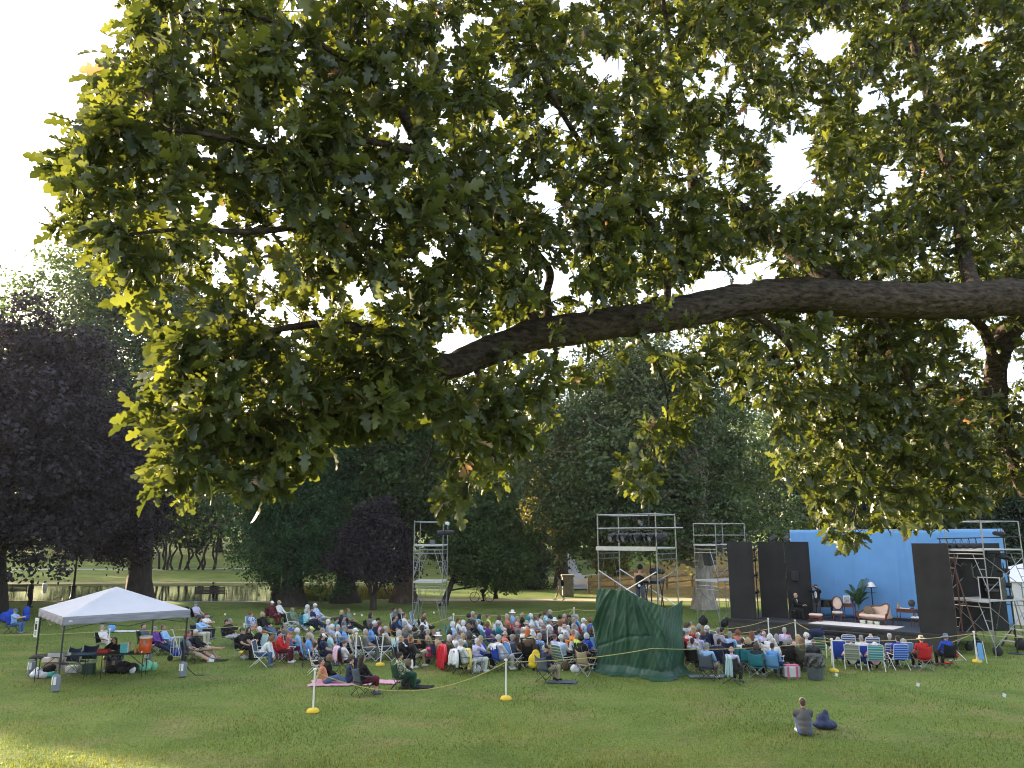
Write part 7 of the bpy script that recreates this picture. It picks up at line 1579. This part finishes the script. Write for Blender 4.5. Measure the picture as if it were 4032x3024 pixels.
r = empty('wheeled_bag', g(1108, 2598), .1, 'red and white striped wheeled bag behind the red chair', 'bag'); MB().box((0, .1, .2), (.44, .24, .40), bev=.04).build('bag', stripes('bag_stripe', [(1, (.55, .56, .62)), (.8, (.40, .03, .06)), (1, (.10, .12, .25))], .13, 'X'), r); MB().tube([(-.1, .22, .4), (-.1, .25, .9), (.1, .25, .9), (.1, .22, .4)], .012, 6).build('handle', DARKM, r)
r = empty('folding_wagon', g(1712, 2612), .2, 'pink folding wagon with small wheels left of the red raincoat', 'wagon'); PKM = mat('pink_canvas', (.55, .05, .14), rough=.8); MB().box((0, .1, .38), (.62, .40, .30), bev=.03).build('tub', PKM, r); MB().tube([(-.3, -.11, .5), (.3, -.11, .12)], .012, 6).tube([(.3, -.11, .5), (-.3, -.11, .12)], .012, 6).build('cross_brace', DARKM, r)
for x in (-.25, .25): MB().lathe([(.03, -.025), (.09, -.025), (.09, .025), (.03, .025)], (x, -.08, .09), 16, Matrix.Rotation(pi / 2, 3, 'X')).build('wheel', RUBBER, r)
b_ = BY['the person with the white bottle']; MB().lathe([(.04, 0), (.04, .2), (.025, .23), (.03, .27)], (0, 0, 0), 12).build('bottle', WHITEP, None, loc=g(1622, 2632, .3), label='white bottle held beside the leafy shirt', cat='bottle')
heap('backpack', 735, 2408, 'black', [(0, 0, .14, .16, .14, .17)], 'black rucksack on the grass behind the blue-capped loner', 'backpack'); heap('bag', 935, 2548, 'black', [(0, 0, .35, .14, .1, .14), (0, 0, .2, .08, .08, .15)], 'black camera bag hanging behind the dark green cap', 'bag'); heap('bag', 1465, 2590, 'light_grey', [(0, 0, .1, .16, .12, .12)], 'pale bag on the grass under the lawn chairs by the rope post', 'bag'); heap('bag', 1700, 2588, None, [(0, 0, .12, .16, .12, .14)], 'dark green bag on the grass under the crossed bare leg', 'bag', cmat('dark_green')); heap('bag', 1878, 2650, None, [(0, 0, .13, .13, .1, .15)], 'white paper bag under the yellow jacket', 'bag', cmat('white')); heap('bag', 100, 2445, 'royal', [(0, 0, .5, .18, .16, .3), (0, 0, .2, .2, .16, .2)], 'blue bag standing in front of the man at the left edge', 'bag'); heap('backpack', 18, 2452, 'royal', [(0, 0, .3, .3, .2, .28), (.2, .1, .5, .2, .16, .22)], 'bright blue rucksack at the left edge of the lawn', 'backpack')
flat_cloth('blanket', 470, 2488, 1.6, .7, .1, cmat('white'), 'white patterned blanket on the grass behind the canopy', 'blanket'); heap('bag', 437, 2492, 'blue', [(0, 0, .2, .2, .16, .2)], 'blue cool bag on the white blanket behind the canopy', 'bag')
# small white marker flags on the lawn
for u, v, lb in ((882 - 0, 2424, 'tiny white marker flag on the grass right of the blue-capped loner'), (1392, 2423, 'tiny white marker flag right of the green T-shirt'), (1421, 2428, 'tiny white marker flag left of the dark sunglasses'), (1705, 2417, 'tiny white marker flag right of the slim tower'), (3188, 2926 - 250, 'tiny white marker flag below the rope post by the bin'), (3610, 2712, 'white paper scrap on the grass at right'), (3950, 2755, 'white paper scrap on the grass near the right edge')):
    if 'below' in lb: u, v = 3289, 2672
    r = empty('marker_flag', g(u, v + 6), 0, lb, 'flag', 'small white flags in the grass'); MB().tube([(0, 0, 0), (0, 0, .2)], .004, 5).build('wire', STEEL, r); MB().box((.05, 0, .16), (.10, .006, .10), M=Matrix.Rotation(.4, 3, 'Y')).build('flag', WHITEP, r)
# ================================================================== THE OAK OVER THE VIEWER
KD = 1.8228                                     # measured on a 2212-pixel-wide view
def oakY(u):                                    # forward distance of the foliage
    return float(np.interp(u, [0, 300, 900, 1300, 1700, 2100, 2600], [5.0, 5.3, 6.2, 7.4, 9.2, 11.0, 12.0]))
def od(u, v, Y): return at(u * KD, v * KD, Y)
OAK = empty('oak_tree', (10.4, 10.6, hz(10.4, 10.6) - .1), 0, 'old white oak at right whose great limb and leafy boughs hang across the whole view', 'tree')
OB = Vector(OAK.location)
OAKB = mat('oak_bark', (.030, .024, .019), rough=.95, vary=.3, scale=24, bump=1.0, bscale=30, col2=(.092, .073, .056), spec=.1, stretch=(.35, 1, 1))
from mathutils import noise as NZ
def bark_tube(pts, rs, n=18, sub=7, ridge=.06, seed=0):
    """a limb with furrowed bark, smooth through the given points"""
    R = np.random.default_rng(seed); P = [Vector(p) for p in pts]; out = []; ro = []
    for i in range(len(P) - 1):
        p0, p1, p2, p3 = P[max(i - 1, 0)], P[i], P[i + 1], P[min(i + 2, len(P) - 1)]
        for k in range(sub):
            t = k / sub; out.append(.5 * ((2 * p1) + (p2 - p0) * t + (2 * p0 - 5 * p1 + 4 * p2 - p3) * t * t + (3 * p1 - p0 - 3 * p2 + p3) * t ** 3)); ro.append(rs[i] + (rs[i + 1] - rs[i]) * t)
    out.append(P[-1]); ro.append(rs[-1])
    mb = MB(); mb.tube([p - OB for p in out], ro, n)
    s = 0.0
    for i in range(len(out)):
        if i: s += (out[i] - out[i - 1]).length
        for k in range(n):
            j = i * n + k; c = out[i] - OB; v = Vector(mb.v[j]); a = 2 * pi * k / n; ca, sa = cos(a), sin(a)
            fur = abs(NZ.noise(Vector((ca * 3.6 + seed, sa * 3.6, s * 2.6)))) + .6 * abs(NZ.noise(Vector((ca * 7.5, sa * 7.5 + seed, s * 5))))
            q = 1 + ridge * (2.6 * fur - .8) + .05 * NZ.noise(Vector((ca * .9, sa * .9, s * 1.1 + seed)))
            mb.v[j] = tuple(c + (v - c) * q)
    return mb, out
SKEL = []
def limb(pts, rs, name='limb', **k):
    mb, out = bark_tube(pts, rs, **k); mb.build(name, OAKB, OAK, ang=180)
    for p, r_ in zip(out, np.interp(np.linspace(0, 1, len(out)), np.linspace(0, 1, len(rs)), rs)): SKEL.append((p, r_))
tz = OB.z
limb([OB + Vector((0, 0, -.4)), OB + Vector((-.05, 0, .6)), OB + Vector((-.1, -.05, 2.5)), OB + Vector((-.3, -.1, 5)), OB + Vector((-.2, .2, 8)), OB + Vector((.2, .4, 12)), OB + Vector((.3, .3, 15))], [1.15, .85, .72, .68, .55, .38, .15], 'trunk', n=28, seed=1)
MAIN = [(OB + Vector((-.2, 0, 5.2)), .36), (od(2330, 650, 10.5), .27), (od(2212, 642, 10.2), .255), (od(2060, 650, 9.9), .235), (od(1950, 648, 9.7), .235), (od(1830, 644, 9.5), .225), (od(1720, 636, 9.3), .21), (od(1620, 646, 9.1), .195), (od(1500, 670, 8.9), .185), (od(1400, 688, 8.7), .18), (od(1300, 702, 8.5), .175), (od(1180, 718, 8.2), .165), (od(1100, 742, 8.0), .155), (od(1030, 768, 7.8), .145), (od(960, 792, 7.6), .125), (od(890, 770, 7.3), .085), (od(800, 720, 6.9), .06), (od(690, 700, 6.5), .035), (od(560, 720, 6.0), .015)]
limb([m[0] for m in MAIN], [m[1] for m in MAIN], n=56, sub=22, ridge=.085, seed=2)
for i, (pts, rs) in enumerate([
    ([(2290, 655, 11.5), (2205, 690, 11.8), (2160, 760, 12), (2150, 850, 12.2), (2168, 930, 12.4), (2195, 1000, 12.6), (2215, 1060, 12.8), (2260, 1110, 13)], [.18, .17, .155, .15, .14, .13, .11, .07]),
    ([(2150, 790, 12), (2130, 720, 11.8), (2090, 680, 11.5), (2040, 660, 11.2)], [.10, .08, .06, .04]),
    ([(2150, 850, 12.2), (2060, 850, 12), (2020, 830, 11.8), (1960, 870, 11.8), (1880, 900, 11.6), (1780, 920, 11.5)], [.10, .08, .07, .06, .04, .015]),
    ([(1830, 625, 9.5), (1700, 530, 9.6), (1620, 470, 9.7), (1550, 425, 9.8), (1500, 410, 9.8), (1495, 330, 9.6), (1470, 200, 9.4), (1440, 60, 9.0), (1420, -120, 8.8)], [.13, .12, .115, .10, .085, .06, .05, .04, .015]),
    ([(2110, 640, 10), (2085, 560, 10.4), (2070, 460, 10.6), (2050, 360, 10.6), (2010, 220, 10.4), (1965, 60, 10.2), (1930, -120, 10)], [.11, .10, .09, .08, .07, .05, .02]),
    ([(1185, 690, 8.2), (1180, 640, 8.1), (1188, 590, 8.0), (1160, 550, 7.8), (1110, 500, 7.5), (1060, 450, 7.2), (980, 380, 6.8), (900, 300, 6.5), (860, 230, 6.3), (815, 180, 6.2), (800, 90, 6.0), (790, -60, 6)], [.05, .045, .045, .045, .045, .05, .05, .05, .045, .04, .03, .01]),
    ([(1160, 700, 8.2), (1125, 640, 8.0), (1110, 580, 7.9), (1090, 520, 7.6), (1010, 470, 7.2), (900, 440, 6.7), (760, 470, 6.2), (560, 500, 5.7), (400, 495, 5.4), (250, 510, 5.2)], [.06, .05, .045, .04, .04, .035, .03, .025, .018, .008]),
    ([(1440, 680, 8.7), (1442, 600, 8.6), (1430, 520, 8.4), (1360, 430, 8), (1270, 330, 7.6), (1190, 200, 7.2), (1130, 60, 7)], [.05, .04, .035, .035, .03, .025, .01]),
    ([(900, 330, 6.5), (760, 300, 6.0), (640, 330, 5.7), (500, 300, 5.4), (350, 280, 5.2), (220, 300, 5.1)], [.04, .03, .025, .02, .014, .006]),
    ([(860, 240, 6.3), (760, 140, 6.0), (620, 60, 5.7), (480, 20, 5.5), (330, 40, 5.3)], [.03, .025, .02, .014, .006]),
    ([(960, 792, 7.6), (880, 850, 7.2), (780, 900, 6.8), (650, 900, 6.4), (520, 950, 6.0), (400, 1010, 5.8)], [.06, .05, .04, .03, .02, .008]),
    ([(1030, 800, 7.8), (1045, 860, 7.7), (1040, 930, 7.6), (1070, 1000, 7.6), (1020, 1050, 7.5)], [.035, .025, .02, .014, .006]),
    ([(1380, 720, 8.7), (1410, 770, 8.8), (1440, 850, 8.9), (1435, 940, 8.9), (1390, 1030, 8.9)], [.025, .018, .014, .010, .005]),
    ([(1620, 670, 9.1), (1700, 740, 9.8), (1740, 830, 10.5), (1790, 950, 11), (1850, 1060, 11.3), (1840, 1150, 11.4)], [.05, .045, .035, .028, .018, .006]),
    ([(1900, 680, 9.7), (1950, 790, 10.5), (1990, 900, 11.2), (2030, 1010, 11.6), (2040, 1100, 11.8)], [.05, .04, .03, .02, .006]),
    ([(950, 800, 7.6), (945, 880, 7.5), (935, 960, 7.4), (900, 1050, 7.4)], [.014, .011, .008, .004]), ([(965, 800, 7.6), (962, 900, 7.5), (975, 960, 7.5), (955, 1010, 7.5), (920, 1008, 7.5)], [.014, .011, .009, .006, .004])]):
    limb([od(*p) for p in pts], rs, 'branch', n=10 if i > 2 else (36 if i == 0 else 16), sub=6 if i > 2 else 14, ridge=.085, seed=10 + i)
OUT = [(265, 0), (235, 55), (215, 95), (240, 140), (185, 135), (178, 165), (215, 215), (190, 245), (125, 278), (112, 350), (150, 395), (98, 480), (88, 510), (150, 560), (215, 590), (275, 655), (287, 690), (335, 730), (330, 770), (290, 840), (290, 900), (330, 950), (305, 1000), (330, 1030), (338, 1090), (420, 1075), (470, 1050), (555, 1075), (640, 1050), (690, 1000), (740, 935), (800, 930), (850, 985), (930, 955), (985, 1010), (945, 1080), (1000, 1108), (1070, 1085), (1120, 990), (1180, 945), (1250, 850), (1340, 830), (1420, 780), (1480, 830), (1400, 920), (1335, 1020), (1342, 1055), (1430, 1065), (1450, 980), (1500, 900), (1545, 830), (1600, 870), (1660, 900), (1680, 960), (1665, 1010), (1750, 1060), (1745, 1115), (1800, 1140), (1803, 1185), (1855, 1185), (1880, 1130), (2000, 1148), (2050, 1120), (2110, 1100), (2180, 1060), (2300, 1060), (2480, 900), (2600, 300), (2500, -300), (500, -300), (330, -150)]
GAPS = [(1195, 600, 62, 48), (1720, 335, 55, 85), (1690, 405, 45, 55), (1800, 95, 62, 52), (1625, 235, 45, 30), (2185, 800, 30, 60), (2075, 800, 40, 35), (1530, 615, 42, 40), (1000, 735, 50, 32), (880, 950, 55, 30), (1290, 140, 40, 28), (925, 545, 42, 30), (700, 650, 34, 26), (1560, 130, 26, 24), (2110, 690, 60, 18), (440, 340, 36, 26), (560, 585, 42, 26), (690, 260, 26, 22), (1250, 860, 60, 35), (1430, 450, 26, 20), (1880, 210, 36, 40), (1450, 740, 60, 30)]
def inpoly(u, v, P):
    c = np.zeros(len(u), bool); j = len(P) - 1
    for i in range(len(P)):
        xi, yi = P[i]; xj, yj = P[j]
        k = ((yi > v) != (yj > v)) & (u < (xj - xi) * (v - yi) / (yj - yi + 1e-9) + xi); c ^= k; j = i
    return c
def oak_leaves():
    R = np.random.default_rng(21)
    N0 = 60000; u = R.uniform(60, 2600, N0); v = R.uniform(-300, 1200, N0)
    keep = inpoly(u, v, OUT)
    Yb = np.interp(u, [0, 300, 900, 1300, 1700, 2100, 2600], [5.0, 5.3, 6.2, 7.4, 9.2, 11.0, 12.0]) + np.interp(v, [600, 1000], [0, .6])
    den = np.clip((Yb / 12.0) ** 2, 0, 1) * .52
    for gx, gy, a, b in GAPS: den = den * (1 - .97 * np.exp(-(((u - gx) / a) ** 2 + ((v - gy) / b) ** 2) ** 2))
    den = den * (.50 + .75 * np.sin(u / 61 + 1.7 * np.sin(v / 90)) * np.sin(v / 53 + 1.3 * np.sin(u / 75)) + .42)
    den = np.where((u > 980) & (u < 1480) & (v > 740) & (v < 900), den * .55, den)
    den = np.where(((u < 960) & (v > 780)) | ((u > 1500) & (v > 760)), den * 1.5, den)
    den = np.where((u > 2212) | (v < 0), den * .5, den)
    keep &= R.random(N0) < den
    ed = np.minimum.reduce([inpoly(u + dx_, v + dy_, OUT).astype(float) * .3 + .7 for dx_, dy_ in ((45, 0), (-45, 0), (0, 45), (0, -45))])
    keep &= R.random(N0) < ed
    u, v, Yb = u[keep], v[keep], Yb[keep]; n = len(u)
    Y = Yb * (1 + np.where(R.random(n) < .45, R.uniform(-.08, .10, n), R.uniform(.05, .70, n)))
    # the great limb is bare on its near side
    lu = [890, 960, 1030, 1100, 1180, 1300, 1400, 1500, 1620, 1720, 1830, 1950, 2060, 2212]; lv = [770, 792, 768, 742, 718, 702, 688, 670, 646, 636, 644, 648, 650, 642]; ly = [7.3, 7.6, 7.8, 8.0, 8.2, 8.5, 8.7, 8.9, 9.1, 9.3, 9.5, 9.7, 9.9, 10.2]
    dv = np.abs(v - np.interp(u, lu, lv)); bare = (u > 930) & (dv < np.interp(u, [930, 1100, 1900, 2250], [55, 75, 75, 60])) & (Y < np.interp(u, lu, ly) + .45) & (R.random(n) > np.interp(u, [1900, 2212], [.03, .3]))
    right = (u > 2110) & (u < 2230) & (v > 680) & (v < 1080) & (Y < 12.6) & (R.random(n) > .25)
    sel = ~(bare | right); u, v, Y = u[sel], v[sel], Y[sel]; n = len(u)
    C = np.array([tuple(od(a, b, y)) for a, b, y in zip(u, v, Y)])
    # nearest wood for every spray
    SP = np.array([tuple(p) for p, r_ in SKEL]); 
    tw = MB(); order = np.argsort([np.min(np.sum((SP - c) ** 2, 1)) for c in C]); nodes = [SP]; nodecount = len(SP); allp = SP.copy(); dirs = np.zeros((n, 3))
    extra = []
    for ii in order:
        c = C[ii]; A = allp if not extra else allp
        d2 = np.sum((allp - c) ** 2, 1); j = int(np.argmin(d2)); p = allp[j]; L = sqrt(d2[j]) + 1e-6
        mid = (p + c) / 2 + R.normal(0, .06, 3) * L + np.array([0, 0, .10 * L]); r0 = min(.014, .004 + .006 * L)
        q1 = .5 * p + .5 * mid + R.normal(0, .02, 3); q2 = .5 * c + .5 * mid
        tw.tube([Vector(p) - OB, Vector(q1) - OB, Vector(mid) - OB, Vector(q2) - OB, Vector(c) - OB], [r0, r0 * .85, r0 * .7, r0 * .55, r0 * .35], 5, False)
        dirs[ii] = (c - q2) / (np.linalg.norm(c - q2) + 1e-6)
        if L > .25: extra += [mid, q2]
        extra.append(c)
        if len(extra) > 60: allp = np.concatenate([allp, np.array(extra)]); extra = []
    tw.build('twigs', OAKB, OAK, ang=180)
    per = R.integers(9, 16, n); k = np.repeat(np.arange(n), per); M = len(k)
    dr = dirs[k]; back = R.random(M) ** 1.5 * .16
    base = C[k] - dr * back[:, None] + R.normal(0, .012, (M, 3))
    ax = dr * .55 + R.normal(0, .62, (M, 3)) + np.array([0, 0, -.16]); ax /= np.linalg.norm(ax, axis=1)[:, None]
    nr = R.normal(0, .55, (M, 3)) + np.array([0, 0, .8]); nr -= ax * np.sum(nr * ax, 1)[:, None]; nr /= np.linalg.norm(nr, axis=1)[:, None]
    sd_ = np.cross(nr, ax); Lf = np.clip(R.normal(.168, .042, M), .07, .26)
    FULL = [(0, .010), (.07, .012), (.13, .045), (.20, .145), (.27, .165), (.30, .085), (.37, .075), (.43, .20), (.52, .255), (.56, .125), (.62, .105), (.68, .225), (.77, .245), (.80, .125), (.86, .155), (.94, .125), (1.0, .015)]
    EASY = [(0, .010), (.13, .03), (.24, .165), (.34, .075), (.49, .25), (.60, .11), (.74, .245), (.83, .12), (.93, .14), (1.0, .02)]
    curl = R.normal(-.05, .26, M); young = R.random(n) < np.interp(u, [200, 900, 1600], [.28, .16, .08]); sh = np.clip(.34 + R.normal(0, .13, M) + np.where(young[k], .42, 0), 0, 1)  # more pale leaves towards the left: backlit glow put into leaf colour
    glint = R.random(M) < .003; near = (Y < 8.3)[k]  # a few random tan leaves stand in for sun glints
    def mk(idx, tmpl):
        T = []; m = len(tmpl)
        for s in (-1, 0, 1):
            for t, w_ in tmpl: T.append((t, s * w_, (.36 * w_ if s else 0) - .10 * t * t + .02 * sin(9 * t) * abs(s)))
        T = np.array(T)
        V = base[idx][:, None, :] + (ax[idx][:, None, :] * T[None, :, :1] + sd_[idx][:, None, :] * T[None, :, 1:2]) * Lf[idx][:, None, None] + nr[idx][:, None, :] * ((T[None, :, 2] + curl[idx][:, None] * T[None, :, 0] ** 2) * Lf[idx][:, None])[:, :, None]
        f = []
        for i in range(m - 1): f += [(m + i, i, i + 1, m + i + 1), (2 * m + i, m + i, m + i + 1, 2 * m + i + 1)]
        F = (np.arange(len(idx))[:, None, None] * (3 * m) + np.array(f)[None]).reshape(-1, 4)
        return V.reshape(-1, 3) - np.array(tuple(OB)), F, np.repeat(sh[idx], 3 * m)
    lm = leaf_mat('oak_leaf', (.024, .036, .014), (.108, .132, .034), trans=.40, gloss=.55, rough=.38, tcol=(2.3, 2.05, .75)); dm = leaf_mat('oak_glint_leaf', (.26, .17, .09), (.44, .32, .20), trans=.4, gloss=.2, tcol=(1.4, 1.1, .8))
    A_ = mk(np.nonzero(~glint & near)[0], FULL); B_ = mk(np.nonzero(~glint & ~near)[0], EASY); V = np.concatenate([A_[0], B_[0]]); F = np.concatenate([A_[1], B_[1] + len(A_[0])])
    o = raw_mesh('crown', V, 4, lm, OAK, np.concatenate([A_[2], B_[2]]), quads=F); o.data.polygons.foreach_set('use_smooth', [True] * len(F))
    D3 = mk(np.nonzero(glint)[0], FULL); o = raw_mesh('glint_leaves', D3[0], 4, dm, OAK, D3[2], quads=D3[1])
    print('OAK sprays', n, 'leaves', M)
oak_leaves()
# ================================================================== GRASS
def grass():
    R = np.random.default_rng(3); N = 210000
    d = 15.5 + 36 * R.random(N) ** 1.7; a = R.uniform(-.74, .74, N); x = d * np.tan(a) * .98; y = d
    z = np.array([0.0]) ; h_ = R.uniform(.02, .065, N) * (1 + .5 * np.sin(x * 1.1 + 2 * np.sin(y * .6)) * np.sin(y * .9)); th = R.uniform(0, 2 * pi, N); wv = np.stack([np.cos(th), np.sin(th), th * 0], 1) * (.005 + .005 * d / 18)[:, None]
    b = np.stack([x, y, np.full(N, -.004)], 1); tip = b + np.stack([R.normal(0, .018, N), R.normal(0, .018, N), h_], 1)
    V = np.stack([b - wv, b + wv, tip], 1).reshape(-1, 3); F = np.arange(N * 3).reshape(-1, 3); patch = .5 + .3 * np.sin(x * .5 + 1.5 * np.sin(y * .35)) * np.sin(y * .42 + np.sin(x * .6))
    o = raw_mesh('grass', V, 3, leaf_mat('grass_blade', (.070, .112, .022), (.27, .285, .09), trans=.35, gloss=.2, tcol=(1.7, 1.6, .7)), None, np.repeat(np.clip(patch + R.normal(0, .30, N), 0, 1), 3), tris=F)
    tag(o, 'short mown grass covering the lawn', 'grass', kind='stuff')
grass()
# ================================================================== THE EVENING AIR
hm = bpy.data.materials.new('haze'); hm.use_nodes = True; n_ = hm.node_tree; n_.nodes.clear()
ho = n_.nodes.new('ShaderNodeOutputMaterial'); pv = n_.nodes.new('ShaderNodeVolumePrincipled'); pv.inputs['Density'].default_value = 0.00017; pv.inputs['Color'].default_value = (.93, .95, 1, 1); pv.inputs['Anisotropy'].default_value = .0
n_.links.new(pv.outputs[0], ho.inputs['Volume'])
MB().box((0, 150, 22), (480, 520, 48)).build('haze', hm, None, smooth=False, kind='stuff', label='thin warm evening haze over the whole park', cat='haze')
S.cycles.volume_step_rate = 4; S.cycles.volume_bounces = 0; S.cycles.volume_max_steps = 64
